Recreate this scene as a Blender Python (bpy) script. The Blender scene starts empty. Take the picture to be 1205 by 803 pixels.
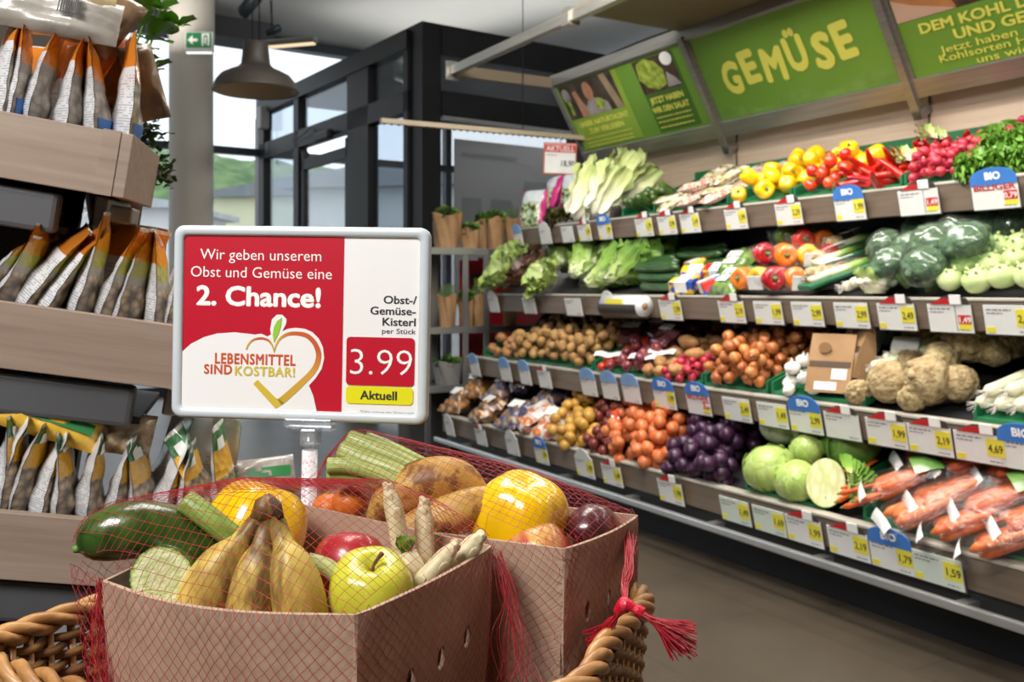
import bpy, bmesh, math, random
from mathutils import Vector, Matrix, Euler, noise
R = math.radians
rnd = random.Random(7)
SC = bpy.context.scene
COL = SC.collection
# ------------------------------------------------------------------ camera, world, light
FPX, CX, HY, HC = 1100.0, 602.5, 340.0, 1.13      # focal length in pixels, centre column, horizon row, eye height
cam = bpy.data.cameras.new('camera')
cam.sensor_width = 36; cam.lens = FPX * 36 / 1205
cam.shift_y = -(401.5 - HY) / 1205
cam.clip_start = .05; cam.clip_end = 400
cam.dof.use_dof = True; cam.dof.focus_distance = .95; cam.dof.aperture_fstop = 11
camo = bpy.data.objects.new('camera', cam); COL.objects.link(camo)
camo.location = (0, 0, HC); camo.rotation_euler = (R(90), 0, 0)
SC.camera = camo
SC.view_settings.view_transform = 'Standard'; SC.view_settings.look = 'None'
SC.view_settings.exposure = 0.0; SC.view_settings.gamma = 1; SC.view_settings.use_curve_mapping = False
SC.cycles.use_denoising = True
SC.cycles.max_bounces = 8; SC.cycles.transparent_max_bounces = 24
SC.cycles.sample_clamp_indirect = 6
W = bpy.data.worlds.new('overcast_sky'); SC.world = W; W.use_nodes = True
W.node_tree.nodes['Background'].inputs[0].default_value = (.93, .96, 1, 1)
W.node_tree.nodes['Background'].inputs[1].default_value = 1.7
def area(name, loc, rot, sx, sy, power, col=(1, .95, .88)):
    l = bpy.data.lights.new(name, 'AREA'); l.shape = 'RECTANGLE'; l.size = sx; l.size_y = sy; l.energy = power; l.color = col
    o = bpy.data.objects.new(name, l); COL.objects.link(o); o.location = loc; o.rotation_euler = rot
    return o
# shop lamps under the ceiling: over the aisle, along the produce case
area('ceiling_lamp_aisle', (-.1, 2.6, 3.6), (0, 0, R(-30)), 1.0, 3.0, 95)
area('added_key_basket', (-1.1, -.5, 2.7), (R(42), 0, R(-32)), 1.1, .8, 90, (1, .97, .93))  # added soft key light for the basket, up left behind the camera
area('ceiling_lamp_case', (1.15, 1.5, 3.0), (R(52), 0, R(-44)), 2.6, .35, 52, (1, .94, .85))
area('ceiling_lamp_case_far', (.15, 3.7, 3.0), (R(52), 0, R(-60)), 2.2, .35, 50, (1, .94, .85))

area('canopy_strip_light', (1.58, 3.2, 2.47), (0, 0, R(-59.9)), 3.6, .12, 26, (1, .94, .85))
area('added_ceiling_fill_aisle', (-.3, 3.6, 3.35), (R(180), 0, R(-30)), .5, 3.5, 85)  # added upward fill that brightens the ceiling, no fixture modelled
area('added_ceiling_fill_entrance', (-3.1, 8.2, 3.35), (R(180), 0, R(-35)), 1.6, .5, 16)  # added fill aimed up at the ceiling near the column
area('added_ceiling_fill_vestibule', (-.3, 9.2, 3.5), (R(180), 0, R(-35)), 3.0, 1.6, 26)  # added fill lightening the far ceiling above the vestibule roof
area('added_banner_fill', (.2, 9.0, 3.1), (0, 0, R(-35)), 1.2, 1.2, 70)  # added fill inside the vestibule to brighten the grey banner
# ------------------------------------------------------------------ pixel to place
def PZ(px, py, Z): return Vector(((px - CX) / FPX * Z, Z, HC - (py - HY) / FPX * Z))
def PH(px, py, z):
    Z = (HC - z) * FPX / (py - HY); return PZ(px, py, Z)
AC = math.atan(637 / FPX); DS, DC = math.sin(AC), math.cos(AC)
MC = Matrix(((DS, DC, 0, 0), (-DC, DS, 0, 0), (0, 0, 1, 0), (0, 0, 0, 1)))   # the produce case: x along it, y into it
def cxz(px, py, v):
    k = (px - CX) / FPX; t = v * (DC - DS * k) / (DS + DC * k); Z = DS * v + DC * t
    return -t, HC - (py - HY) / FPX * Z
def cx(px, v): return cxz(px, HY, v)[0]
# ------------------------------------------------------------------ mesh building
def Tm(x, y=0, z=0): return Matrix.Translation((x, y, z) if not isinstance(x, Vector) else x)
def Rm(a, ax): return Matrix.Rotation(a, 4, ax)
def Sm(x, y=None, z=None):
    y = x if y is None else y; z = x if z is None else z
    return Matrix.Diagonal((x, y, z, 1))
def frame(p, zdir, ydir=(0, 1, 0)):
    z = Vector(zdir).normalized(); x = Vector(ydir).cross(z)
    if x.length < 1e-5: x = Vector((1, 0, 0)).cross(z)
    x.normalize(); y = z.cross(x)
    m = Matrix((x, y, z)).transposed().to_4x4(); m.translation = p
    return m
_ICO = {}
def ico(n):
    if n not in _ICO:
        b = bmesh.new(); bmesh.ops.create_icosphere(b, subdivisions=n, radius=1)
        _ICO[n] = ([v.co.copy() for v in b.verts], [[v.index for v in f.verts] for f in b.faces]); b.free()
    return _ICO[n]
class MB:
    def __init__(s): s.v = []; s.f = []; s.m = []; s.uv = []; s.sm = []
    def add(s, vs, fs, M=None, mi=0, uvs=None, smooth=True):
        o = len(s.v)
        s.v += [(M @ Vector(v)) if M is not None else Vector(v) for v in vs]
        for i, f in enumerate(fs):
            s.f.append([o + k for k in f]); s.m.append(mi); s.sm.append(smooth)
            s.uv.append([uvs[k] for k in f] if uvs else None)
        return s
    def box(s, sx, sy, sz, M=None, mi=0, bev=0, c=(0, 0, 0)):
        b = bmesh.new(); bmesh.ops.create_cube(b, size=1)
        for v in b.verts: v.co = Vector((v.co.x * sx + c[0], v.co.y * sy + c[1], v.co.z * sz + c[2]))
        if bev: bmesh.ops.bevel(b, geom=b.edges[:], offset=bev, segments=2, affect='EDGES', profile=.5)
        b.verts.index_update()
        s.add([v.co.copy() for v in b.verts], [[v.index for v in f.verts] for f in b.faces], M, mi, smooth=False); b.free(); return s
    def b2(s, x0, x1, y0, y1, z0, z1, M=None, mi=0, bev=0):
        return s.box(x1 - x0, y1 - y0, z1 - z0, M, mi, bev, ((x0 + x1) / 2, (y0 + y1) / 2, (z0 + z1) / 2))
    def grid(s, fn, nu, nv, M=None, mi=0, cu=False, cv=False, smooth=True):
        vs = []; uv = []
        U = nu if cu else nu + 1; V = nv if cv else nv + 1
        for j in range(V):
            for i in range(U): vs.append(Vector(fn(i / nu, j / nv))); uv.append((i / nu, j / nv))
        fs = []; fu = []
        for j in range(nv):
            for i in range(nu):
                a, b = i, (i + 1) % U; c, d = j, (j + 1) % V
                fs.append([c * U + a, c * U + b, d * U + b, d * U + a])
                fu.append([(i / nu, j / nv), ((i + 1) / nu, j / nv), ((i + 1) / nu, (j + 1) / nv), (i / nu, (j + 1) / nv)])
        o = len(s.v); s.v += [(M @ v) if M is not None else v for v in vs]
        for f, u in zip(fs, fu):
            s.f.append([o + k for k in f]); s.uv.append(u); s.m.append(mi); s.sm.append(smooth)
        return s
    def lathe(s, prof, n=16, M=None, mi=0, lob=0, lobn=4, ph=0):
        k = len(prof) - 1
        def fn(u, v):
            r, z = prof[round(v * k)]; a = u * 2 * math.pi
            r *= 1 + lob * math.cos(lobn * a + ph); return (r * math.cos(a), r * math.sin(a), z)
        return s.grid(fn, n, k, M, mi, cu=True)
    def tube(s, pts, rad, n=8, M=None, mi=0, caps=True, closed=False, cap_mi=None):
        pts = [Vector(p) for p in pts]; L = len(pts)
        rs = rad if isinstance(rad, (list, tuple)) else [rad] * L
        T = []
        for i in range(L):
            a = pts[(i - 1) % L] if (i or closed) else pts[0]; b = pts[(i + 1) % L] if (i < L - 1 or closed) else pts[-1]
            T.append((b - a).normalized() if (b - a).length > 1e-9 else Vector((0, 0, 1)))
        nx = T[0].orthogonal().normalized(); rings = []
        for i in range(L):
            nx = (nx - T[i] * nx.dot(T[i]))
            nx = nx.normalized() if nx.length > 1e-6 else T[i].orthogonal().normalized()
            ny = T[i].cross(nx)
            rings.append([pts[i] + (nx * math.cos(2 * math.pi * k / n) + ny * math.sin(2 * math.pi * k / n)) * rs[i] for k in range(n)])
        K = L if closed else L - 1
        o = len(s.v)
        for r in rings:
            for p in r: s.v.append((M @ p) if M is not None else p)
        for i in range(K):
            j = (i + 1) % L
            for k in range(n):
                q = (k + 1) % n
                s.f.append([o + i * n + k, o + i * n + q, o + j * n + q, o + j * n + k]); s.m.append(mi); s.sm.append(True)
                s.uv.append([(k / n, i / K), ((k + 1) / n, i / K), ((k + 1) / n, (i + 1) / K), (k / n, (i + 1) / K)])
        if caps and not closed:
            cm = mi if cap_mi is None else cap_mi
            for base, rev, vv in ((0, True, 0), (L - 1, False, 1)):
                f = [o + base * n + k for k in range(n)]
                us = [(.5 + .5 * math.cos(2 * math.pi * k / n), .5 + .5 * math.sin(2 * math.pi * k / n)) for k in range(n)] if cap_mi is not None else [(.5, vv)] * n
                if rev: f.reverse(); us.reverse()
                s.f.append(f); s.m.append(cm); s.sm.append(cap_mi is None); s.uv.append(us)
        return s
    def blob(s, sx, sy, sz, M=None, mi=0, sub=3, amp=0, fr=3., seed=0, fn=None):
        V, F = ico(sub); vs = []; uv = []
        for p in V:
            d = 1.0
            if amp: d += amp * noise.noise(p * fr + Vector((seed, seed * 1.7, -seed)))
            if fn: d *= fn(p)
            vs.append(Vector((p.x * sx * d, p.y * sy * d, p.z * sz * d)))
            uv.append((math.atan2(p.y, p.x) / (2 * math.pi) + .5, p.z * .5 + .5))
        return s.add(vs, F, M, mi, uv)
    def prism(s, poly, y0, y1, M=None, mi=0):
        # polygon in the x,z plane, from y0 (front) to y1
        n = len(poly); vs = [Vector((x, y0, z)) for x, z in poly] + [Vector((x, y1, z)) for x, z in poly]
        fs = [list(range(n)), list(range(2 * n - 1, n - 1, -1))] + [[i, n + i, n + (i + 1) % n, (i + 1) % n] for i in range(n)]
        return s.add(vs, fs, M, mi, smooth=False)
    def build(s, name, mats, parent=None, M=None):
        me = bpy.data.meshes.new(name); me.from_pydata(s.v, [], s.f)
        for m in (mats if isinstance(mats, (list, tuple)) else [mats]): me.materials.append(m)
        me.polygons.foreach_set('material_index', s.m); me.polygons.foreach_set('use_smooth', s.sm)
        if any(u for u in s.uv):
            l = me.uv_layers.new(name='UVMap'); d = []
            for f, u in zip(s.f, s.uv):
                for q in (u or [(0, 0)] * len(f)): d += q
            l.data.foreach_set('uv', d)
        me.update(); me.validate()
        return mkobj(name, me, parent, M)
def mkobj(name, data, parent=None, M=None):
    o = bpy.data.objects.new(name, data); COL.objects.link(o)
    if parent is not None:
        o.parent = parent; KIDS.setdefault(parent.name, []).append(o)
    if M is not None: o.matrix_local = M
    return o
def tag(o, label, cat, group=None):
    o['label'] = label; o['category'] = cat
    if group: o['group'] = group
    return o
def thing(name, label, cat, M=None, group=None):
    return tag(mkobj(name, None, None, M), label, cat, group)
def struct(o): o['kind'] = 'structure'; return o
KIDS = {}
def dup(root, M, label=None, group=None):
    def cp(o, par):
        c = o.copy(); COL.objects.link(c)
        if par: c.parent = par; KIDS.setdefault(par.name, []).append(c)
        for k in KIDS.get(o.name, []): cp(k, c)
        return c
    c = cp(root, None); c.matrix_local = M
    if label: c['label'] = label
    if group: c['group'] = group
    return c
# ------------------------------------------------------------------ materials
def S(r, g, b):
    f = lambda c: (c / 12.92 if c <= .04045 else ((c + .055) / 1.055) ** 2.4)
    return (f(r / 255), f(g / 255), f(b / 255), 1)
class NT:
    def __init__(s, name):
        s.mat = bpy.data.materials.new(name); s.mat.use_nodes = True; s.t = s.mat.node_tree; s.N = s.t.nodes
        s.p = s.N['Principled BSDF']
    def n(s, typ, **kw):
        nd = s.N.new('ShaderNode' + typ)
        for k, v in kw.items():
            if k.startswith('i_'): nd.inputs[k[2:].replace('_', ' ')].default_value = v
            else: setattr(nd, k, v)
        return nd
    def l(s, a, b): s.t.links.new(a, b)
    def coord(s, kind='Object', scale=(1, 1, 1), rot=(0, 0, 0)):
        tc = s.n('TexCoord'); mp = s.n('Mapping'); s.l(tc.outputs[kind], mp.inputs[0])
        mp.inputs['Scale'].default_value = scale; mp.inputs['Rotation'].default_value = rot; return mp.outputs[0]
    def noise(s, vec, scale=5, detail=3, rough=.5):
        nd = s.n('TexNoise'); nd.inputs['Scale'].default_value = scale; nd.inputs['Detail'].default_value = detail
        nd.inputs['Roughness'].default_value = rough; s.l(vec, nd.inputs['Vector']); return nd.outputs['Fac']
    def ramp(s, fac, stops, interp='LINEAR'):
        r = s.n('ValToRGB'); r.color_ramp.interpolation = interp; e = r.color_ramp.elements
        while len(e) < len(stops): e.new(.5)
        for k, (p, c) in zip(e, stops): k.position = p; k.color = c
        s.l(fac, r.inputs[0]); return r.outputs[0]
    def mix(s, fac, a, b, typ='MIX'):
        m = s.n('Mix', data_type='RGBA', blend_type=typ)
        for v, i in ((fac, 0), (a, 6), (b, 7)):
            if hasattr(v, 'is_linked'): s.l(v, m.inputs[i])
            else: m.inputs[i].default_value = v
        return m.outputs[2]
    def math(s, op, a, b=0., c=None):
        m = s.n('Math', operation=op)
        for i, v in enumerate((a, b, c)):
            if v is None: continue
            if hasattr(v, 'is_linked'): s.l(v, m.inputs[i])
            else: m.inputs[i].default_value = v
        return m.outputs[0]
    def bump(s, h, strength=.3, dist=.01):
        b = s.n('Bump'); b.inputs['Strength'].default_value = strength; b.inputs['Distance'].default_value = dist
        s.l(h, b.inputs['Height']); s.l(b.outputs[0], s.p.inputs['Normal'])
    def base(s, c):
        if hasattr(c, 'is_linked'): s.l(c, s.p.inputs['Base Color'])
        else: s.p.inputs['Base Color'].default_value = c
def mat(name, c1, c2=None, sc=8, rough=.5, bump=0, bsc=None, metal=0, spec=.5, st=(1, 1, 1), vary=0, lo=.35, hi=.65, coat=0, bd=.01, sss=0, coord='Object', detail=3):
    t = NT(name); p = t.p
    p.inputs['Roughness'].default_value = rough; p.inputs['Metallic'].default_value = metal
    p.inputs['Specular IOR Level'].default_value = spec; p.inputs['Coat Weight'].default_value = coat
    p.inputs['Coat Roughness'].default_value = .12
    if sss:
        p.inputs['Subsurface Weight'].default_value = sss; p.inputs['Subsurface Radius'].default_value = (.01, .006, .003); p.inputs['Subsurface Scale'].default_value = .5
    c = S(*c1); v = t.coord(coord, st)
    if c2: c = t.ramp(t.noise(v, sc, detail), [(lo, S(*c1)), (hi, S(*c2))])
    if vary:
        oi = t.n('ObjectInfo'); h = t.n('HueSaturation')
        t.l(t.math('MULTIPLY_ADD', oi.outputs['Random'], vary, 1 - vary / 2), h.inputs['Value'])
        t.l(t.math('MULTIPLY_ADD', oi.outputs['Random'], .012, .494), h.inputs['Hue'])
        if hasattr(c, 'is_linked'): t.l(c, h.inputs['Color'])
        else: h.inputs['Color'].default_value = c
        c = h.outputs[0]
    t.base(c)
    if bump: t.bump(t.noise(v, bsc or sc * 3, 4), bump, bd)
    return t.mat
def emat(name, col, strength):
    t = NT(name); t.p.inputs['Base Color'].default_value = S(*col); t.p.inputs['Emission Color'].default_value = S(*col)
    t.p.inputs['Emission Strength'].default_value = strength; return t.mat
def film(name, tint=(255, 255, 255), gloss=.025, rough=.16, opac=.01, bsc=60, bstr=.5):
    t = NT(name); tr = t.n('BsdfTransparent'); gl = t.n('BsdfGlossy'); df = t.n('BsdfDiffuse')
    tr.inputs[0].default_value = S(*tint); df.inputs[0].default_value = S(240, 242, 245); gl.inputs['Roughness'].default_value = rough
    b = t.n('Bump'); b.inputs['Strength'].default_value = bstr; b.inputs['Distance'].default_value = .01
    t.l(t.noise(t.coord(), bsc, 3), b.inputs['Height']); t.l(b.outputs[0], gl.inputs['Normal'])
    m1 = t.n('MixShader'); m1.inputs[0].default_value = opac; t.l(tr.outputs[0], m1.inputs[1]); t.l(df.outputs[0], m1.inputs[2])
    lw = t.n('LayerWeight'); lw.inputs[0].default_value = .35; t.l(b.outputs[0], lw.inputs['Normal'])
    m2 = t.n('MixShader'); t.l(t.math('MULTIPLY_ADD', lw.outputs['Facing'], .15, gloss), m2.inputs[0])
    t.l(m1.outputs[0], m2.inputs[1]); t.l(gl.outputs[0], m2.inputs[2])
    t.l(m2.outputs[0], t.N['Material Output'].inputs[0]); return t.mat
def glassmat(name, tint=(225, 235, 240), gloss=.06):
    t = NT(name); tr = t.n('BsdfTransparent'); gl = t.n('BsdfGlossy'); tr.inputs[0].default_value = S(*tint); gl.inputs['Roughness'].default_value = .03
    fr = t.n('LayerWeight'); fr.inputs[0].default_value = .5
    m = t.n('MixShader'); t.l(t.math('MULTIPLY_ADD', t.math('POWER', fr.outputs['Facing'], 4.), .6, gloss), m.inputs[0]); t.l(tr.outputs[0], m.inputs[1]); t.l(gl.outputs[0], m.inputs[2])
    t.l(m.outputs[0], t.N['Material Output'].inputs[0]); return t.mat
# text as mesh
_TXT = {}
def text(s, size, mt, parent, M, name='lettering', bold=0, align='CENTER', depth=.0004, fit=None, shear=0, spacing=1):
    key = (s, bold, align, spacing)
    if key not in _TXT:
        cu = bpy.data.curves.new('t', 'FONT'); cu.body = s; cu.size = 1; cu.offset = min(bold, 0); cu.align_x = align; cu.extrude = .02; cu.resolution_u = 3
        cu.space_character = spacing
        o = bpy.data.objects.new('t', cu); COL.objects.link(o)
        bpy.context.view_layer.update()
        me = bpy.data.meshes.new_from_object(o.evaluated_get(bpy.context.evaluated_depsgraph_get()))
        bpy.data.objects.remove(o)
        if bold > 0:      # heavier strokes: the outline laid down again around itself
            V = [v.co.copy() for v in me.vertices]; F = [list(p.vertices) for p in me.polygons]; vs, fs = [], []
            for q_, a in enumerate([None] + [k * math.pi / 4 for k in range(8)]):
                o_ = len(vs); d = Vector((0, 0, 0)) if a is None else Vector((math.cos(a), math.sin(a), 0)) * bold * 1.15 - Vector((0, 0, .006 * q_))
                vs += [v + d for v in V]; fs += [[o_ + i for i in f] for f in F]
            me = bpy.data.meshes.new('t'); me.from_pydata(vs, [], fs); me.update()
        _TXT[key] = me
    me = _TXT[key].copy(); me.name = name; me.materials.clear(); me.materials.append(mt)
    w = 1
    if fit:
        xs = [v.co.x for v in me.vertices]; w = fit / (max(xs) - min(xs)) / size
    # letters lie in the x,z plane facing -y
    me.transform(Matrix(((size * w, 0, 0, 0), (0, 0, -depth / .02, 0), (0, size, 0, 0), (0, 0, 0, 1))))
    return mkobj(name, me, parent, M)
def smooth_curve(pts, n=6, closed=False):
    pts = [Vector(p) for p in pts]; L = len(pts); out = []
    for i in range(L if closed else L - 1):
        g = (lambda k: pts[k % L]) if closed else (lambda k: pts[max(0, min(L - 1, k))])
        p0, p1, p2, p3 = g(i - 1), g(i), g(i + 1), g(i + 2)
        for j in range(n):
            t = j / n
            out.append(.5 * ((2 * p1) + (p2 - p0) * t + (2 * p0 - 5 * p1 + 4 * p2 - p3) * t * t + (3 * p1 - p0 - 3 * p2 + p3) * t ** 3))
    if not closed: out.append(pts[-1].copy())
    return out
# ------------------------------------------------------------------ shared materials
M_black = mat('black_frame', (20, 21, 23), (27, 28, 31), 3, .5, spec=.3)
M_anth = mat('anthracite_metal', (52, 60, 70), (62, 70, 80), 2, .35, metal=.3)
M_alu = mat('brushed_aluminium', (150, 148, 142), (165, 162, 156), 3, .35, metal=.7, st=(1, 20, 20))
M_steel = mat('steel_bar', (190, 192, 192), (205, 206, 206), 4, .3, metal=.8)
M_white = mat('white_plastic', (232, 232, 230), (238, 238, 236), 6, .45)
M_glass = glassmat('clear_glass', (246, 249, 251), .02)
M_glassd = glassmat('vestibule_glass', (226, 233, 240), .05)
M_glassr = glassmat('grey_glass', (230, 231, 232), .04)
M_text = mat('dark_print', (35, 35, 38), (45, 45, 48), 6, .6)
M_whitetext = mat('white_print', (245, 245, 243), (250, 250, 248), 6, .5)
def floor_mat():
    t = NT('stone_tiles'); v = t.coord('Object'); b = t.n('TexBrick'); t.l(v, b.inputs['Vector'])
    b.offset = .5; b.inputs['Scale'].default_value = 1; b.inputs['Brick Width'].default_value = 1.2; b.inputs['Row Height'].default_value = .6
    b.inputs['Mortar Size'].default_value = .004
    b.inputs['Color1'].default_value = S(76, 67, 56); b.inputs['Color2'].default_value = S(70, 62, 52); b.inputs['Mortar'].default_value = S(52, 46, 40)
    n = t.noise(v, 2.2, 6, .6)
    t.base(t.mix(.55, b.outputs['Color'], t.ramp(n, [(.3, S(58, 51, 43)), (.7, S(86, 76, 64))])))
    t.p.inputs['Roughness'].default_value = .38; t.bump(t.noise(v, 30, 3), .04); return t.mat
def wood_mat(name, a, b, ax=0, rough=.5):
    st = [22, 22, 22]; st[ax] = .9
    t = NT(name); v = t.coord('Object', st); n = t.noise(v, 2.5, 5, .6)
    t.base(t.ramp(n, [(.3, S(*a)), (.7, S(*b))])); t.p.inputs['Roughness'].default_value = rough; t.bump(n, .05, .003); return t.mat
M_lightwood = wood_mat('pale_wood_panel', (196, 172, 150), (214, 192, 170))
M_fascia = wood_mat('grey_brown_board', (92, 78, 66), (110, 95, 81))
M_plank = wood_mat('taupe_wood', (141, 121, 107), (166, 146, 131))
# ------------------------------------------------------------------ setting
ZC = 3.95
struct(MB().b2(-14, 5, -6, 6, -.1, 0).build('floor', floor_mat(), None, MC))
M_ceil = mat('ceiling_paint', (168, 172, 172), (178, 181, 180), 1, .7)
M_wallp = mat('wall_paint', (120, 118, 112), (130, 127, 120), 1, .8)
struct(MB().b2(-5.42, 5, 3.82, 3.95, 0, 2.56).build('wall_right', M_lightwood, None, MC))
struct(MB().b2(-5.3, 5, 7.0, 7.1, 0, ZC).build('wall_rear', M_wallp, None, MC))
sm = MB()
for x in (-4.008, -2.759, -1.5): sm.b2(x - .004, x + .004, 3.812, 3.8205, 1.6, 2.5)
struct(sm.build('trim_1', M_fascia, None, MC))
struct(MB().b2(5, 5.1, -6, 7.1, 0, ZC).build('wall_back', M_wallp, None, MC))
struct(MB().b2(-9, 5, -6.1, -6, 0, ZC).build('wall_left', M_wallp, None, MC))
# vestibule frame: origin at its near corner, x towards the shop, y along its right face
u2 = Vector((-.565, .825, 0)).normalized(); n2 = Vector((.825, .565, 0)).normalized()
oc = PZ(498, HY, 7.35)
MV = Matrix(((-u2.x, n2.x, 0, oc.x), (-u2.y, n2.y, 0, oc.y), (0, 0, 1, 0), (0, 0, 0, 1)))
XW = -3.72
# window wall with mullions
w = MB()
w.b2(XW - .08, XW + .08, -9, 6, 3.84, ZC)
for y in (-9, -6.3, -3.9, -1.65, -.0, 2.4, 4.4): w.b2(XW - .05, XW + .05, y - .04, y + .04, 0, 3.84)
w.b2(XW - .045, XW + .045, -9, 6, 2.60, 2.68); w.b2(XW - .05, XW + .05, -9, 6, 0, .1)
struct(w.build('window_frame', M_anth, None, MV))
struct(MB().b2(XW - .1, 14, -9, 9, ZC, ZC + .1).build('ceiling', M_ceil, None, MV))
struct(MB().b2(XW - .01, XW + .01, -9, 6, .05, 3.86).build('window_1', M_glass, None, MV))
struct(MB().tube([(XW - .2, .04, 0), (XW - .2, .04, 3.05)], .035, 12).build('trim_2', mat('red_post', (120, 40, 42), (140, 52, 50), 3, .5), None, MV))
# ceiling beam along the window and round column with collar
struct(MB().b2(XW + .1, XW + .55, -9, -.05, 3.74, 3.95).build('beam', mat('beam_paint', (70, 74, 76), (80, 84, 86), 1, .7), None, MV))
pc = PZ(225, HY, 9.0)
cm = MB(); cm.lathe([(.2045, 0), (.2045, 3.74)], 40, Tm(pc.x, pc.y, 0)); cm.lathe([(.206, 3.55), (.216, 3.56), (.216, ZC)], 40, Tm(pc.x, pc.y, 0))
struct(cm.build('column', mat('column_paint', (196, 190, 180), (203, 197, 187), 1, .6)))
# vestibule: left face, right face, posts and glass
v = MB(); H = 3.2
v.b2(-.17, .02, -.02, .15, 0, H)                                  # corner post
v.b2(-3.65, -.17, -.06, .06, 3.05, H)                             # left face top beam
v.b2(-3.65, -.17, -.05, .05, 2.55, 2.72)                          # left face transom band
for a, b in ((-.24, -.17), (-1.32, -.89), (-2.62, -2.49), (-3.66, -3.5)): v.b2(a, b, -.05, .05, 0, H)
v.b2(-.04, .04, .15, 4.2, 2.98, H)                                # right face beams
v.b2(-.04, .04, .15, 4.2, 2.5, 2.7)
v.b2(-.02, .06, 4.1, 4.3, 0, H); v.b2(-.04, .04, 1.75, 1.83, 2.5, 3.0); v.b2(-.04, .04, .15, 4.2, 0, .12)
v.b2(-3.65, .02, -.02, 4.2, H, H + .03)
struct(v.build('trim_3', M_black, None, MV))
struct(MB().b2(-.05, .055, .15, 4.2, 2.485, 2.5).build('trim_4', M_steel, None, MV))
g = MB(); g.b2(-3.6, -2.55, -.008, .008, .1, 3.1); g.b2(-1, -.2, -.008, .008, .1, 3.1); g.b2(-2.5, -1.3, -.008, .008, 2.7, 3.1)
struct(g.build('window_2', M_glassd, None, MV))
struct(MB().b2(-.008, .008, .1, 4.2, .1, 3.1).build('window_3', M_glassr, None, MV))
d = MB()
for a, b, c, e in ((-2.49, -2.40, 0, 2.5), (-1.41, -1.32, 0, 2.5), (-2.49, -1.32, 2.32, 2.42), (-2.49, -1.32, 0, .12)): d.b2(a, b, -.03, .03, c, e)
dr = struct(d.build('door_1', M_black, None, MV))
MB().b2(-2.4, -1.41, -.006, .006, .1, 2.35).build('door_glass', M_glass, dr)
# dark far side of the vestibule and the shop behind it
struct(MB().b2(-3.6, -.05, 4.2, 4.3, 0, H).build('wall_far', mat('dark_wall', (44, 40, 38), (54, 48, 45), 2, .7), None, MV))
struct(MB().b2(-.02, 2.5, 4.3, 4.4, 0, ZC).build('wall_entrance', M_wallp, None, MV))
# door closer with cable on the transom
c = thing('door_closer', 'small black door motor with a cable on the vestibule transom', 'door closer', MV @ Tm(-1.75, -.09, 2.56))
MB().box(.34, .07, .09, bev=.02).build('housing', M_black, c)
MB().tube(smooth_curve([(-.15, 0, .03), (-.3, 0, .12), (-.5, 0, .08), (-.8, 0, .06)]), .006, 6).build('cable', M_black, c)
c = thing('junction_box', 'grey junction box high on the far vestibule post', 'box', MV @ Tm(-3.42, -.08, 2.98))
MB().box(.13, .1, .24, bev=.01).build('housing', mat('grey_box', (150, 150, 148), (160, 160, 158), 4, .5), c)
MB().tube([(.03, 0, -.12), (.03, 0, -.5)], .008, 6).build('cable', M_black, c)
# exit sign on the column
ex = thing('exit_sign', 'green and white emergency exit sign with arrow on the round column', 'exit sign', frame(PZ(235, 50, 8.72), (0, 0, 1), (0, 1, 0)))
MB().box(.26, .05, .19, bev=.006).build('housing', M_white, ex)
gp = emat('exit_green', (20, 110, 62), .25)
MB().box(.235, .006, .14, c=(0, -.028, .015)).build('sign_panel', gp, ex)
ar = MB(); ar.prism([(-.1, .015), (-.055, .06), (-.055, .028), (-.01, .028), (-.01, .002), (-.055, .002), (-.055, -.03)], -.034, -.031)
ar.build('arrow', M_whitetext, ex)
mn = MB(); mn.prism([(.03, -.04), (.03, .075), (.1, .075), (.1, -.04), (.085, -.04), (.085, .06), (.045, .06), (.045, -.04)], -.034, -.031)
mn.prism([(.05, -.02), (.06, .02), (.055, .04), (.07, .045), (.075, .02), (.068, 0), (.078, -.03), (.066, -.03), (.06, -.005)], -.036, -.0345)
mn.build('pictogram', M_whitetext, ex)
MB().box(.235, .03, .012, c=(0, -.01, -.1)).build('lamp_strip', emat('exit_lamp', (255, 255, 250), 1.2), ex)
# ------------------------------------------------------------------ outside
struct(MB().b2(-160, -3.8, -120, 120, -.2, -.05).build('ground_outside', mat('asphalt', (150, 150, 148), (165, 165, 162), .5, .9), None, MV))
hm = MB()
def hill(u, w_):
    x = -160 + 220 * u; y = 150 + 60 * w_
    h = (27 + 6 * noise.noise(Vector((x * .02, 3, 0))) + 2.5 * noise.noise(Vector((x * .15, w_ * 8, 0))) + x * -.02) * math.sin(math.pi * (.5 * w_ + .0)) ** .6
    return (x, y, h)
hm.grid(hill, 120, 10)
struct(hm.build('hill', mat('wooded_hill', (72, 104, 62), (120, 148, 96), .25, .9, detail=6)))
def house(label, cat, M, sx, sy, hz, rh, wc, rc):
    t = thing('house', label, cat, M)
    MB().b2(-sx / 2, sx / 2, -sy / 2, sy / 2, -.2, hz).build('wall', mat('render_' + wc[0], wc[1], wc[2], 1, .8), t)
    r_ = MB(); r_.prism([(-sx / 2 - .4, hz), (sx / 2 + .4, hz), (sx / 2 + .4, hz + .2), (sx * .1, hz + rh), (-sx / 2 - .4, hz + .25)], -sy / 2 - .5, sy / 2 + .5)
    r_.build('roof', mat('roof_' + wc[0], rc[0], rc[1], 2, .7), t)
    for i in range(3):
        MB().box(1.1, .1, 1.3, c=(-sx * .3 + i * sx * .3, -sy / 2 - .03, hz * .55)).build('window', M_anth, t)
    return t
house('pale yellow building with grey roof seen through the glass door', 'building', Tm(PZ(405, HY, 46).x, 46, 0) @ Rm(R(-12), 'Z'), 9.5, 8, 5.3, 1.1, ('yellow', (222, 222, 186), (228, 228, 194)), ((120, 126, 130), (132, 137, 140)))
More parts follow.
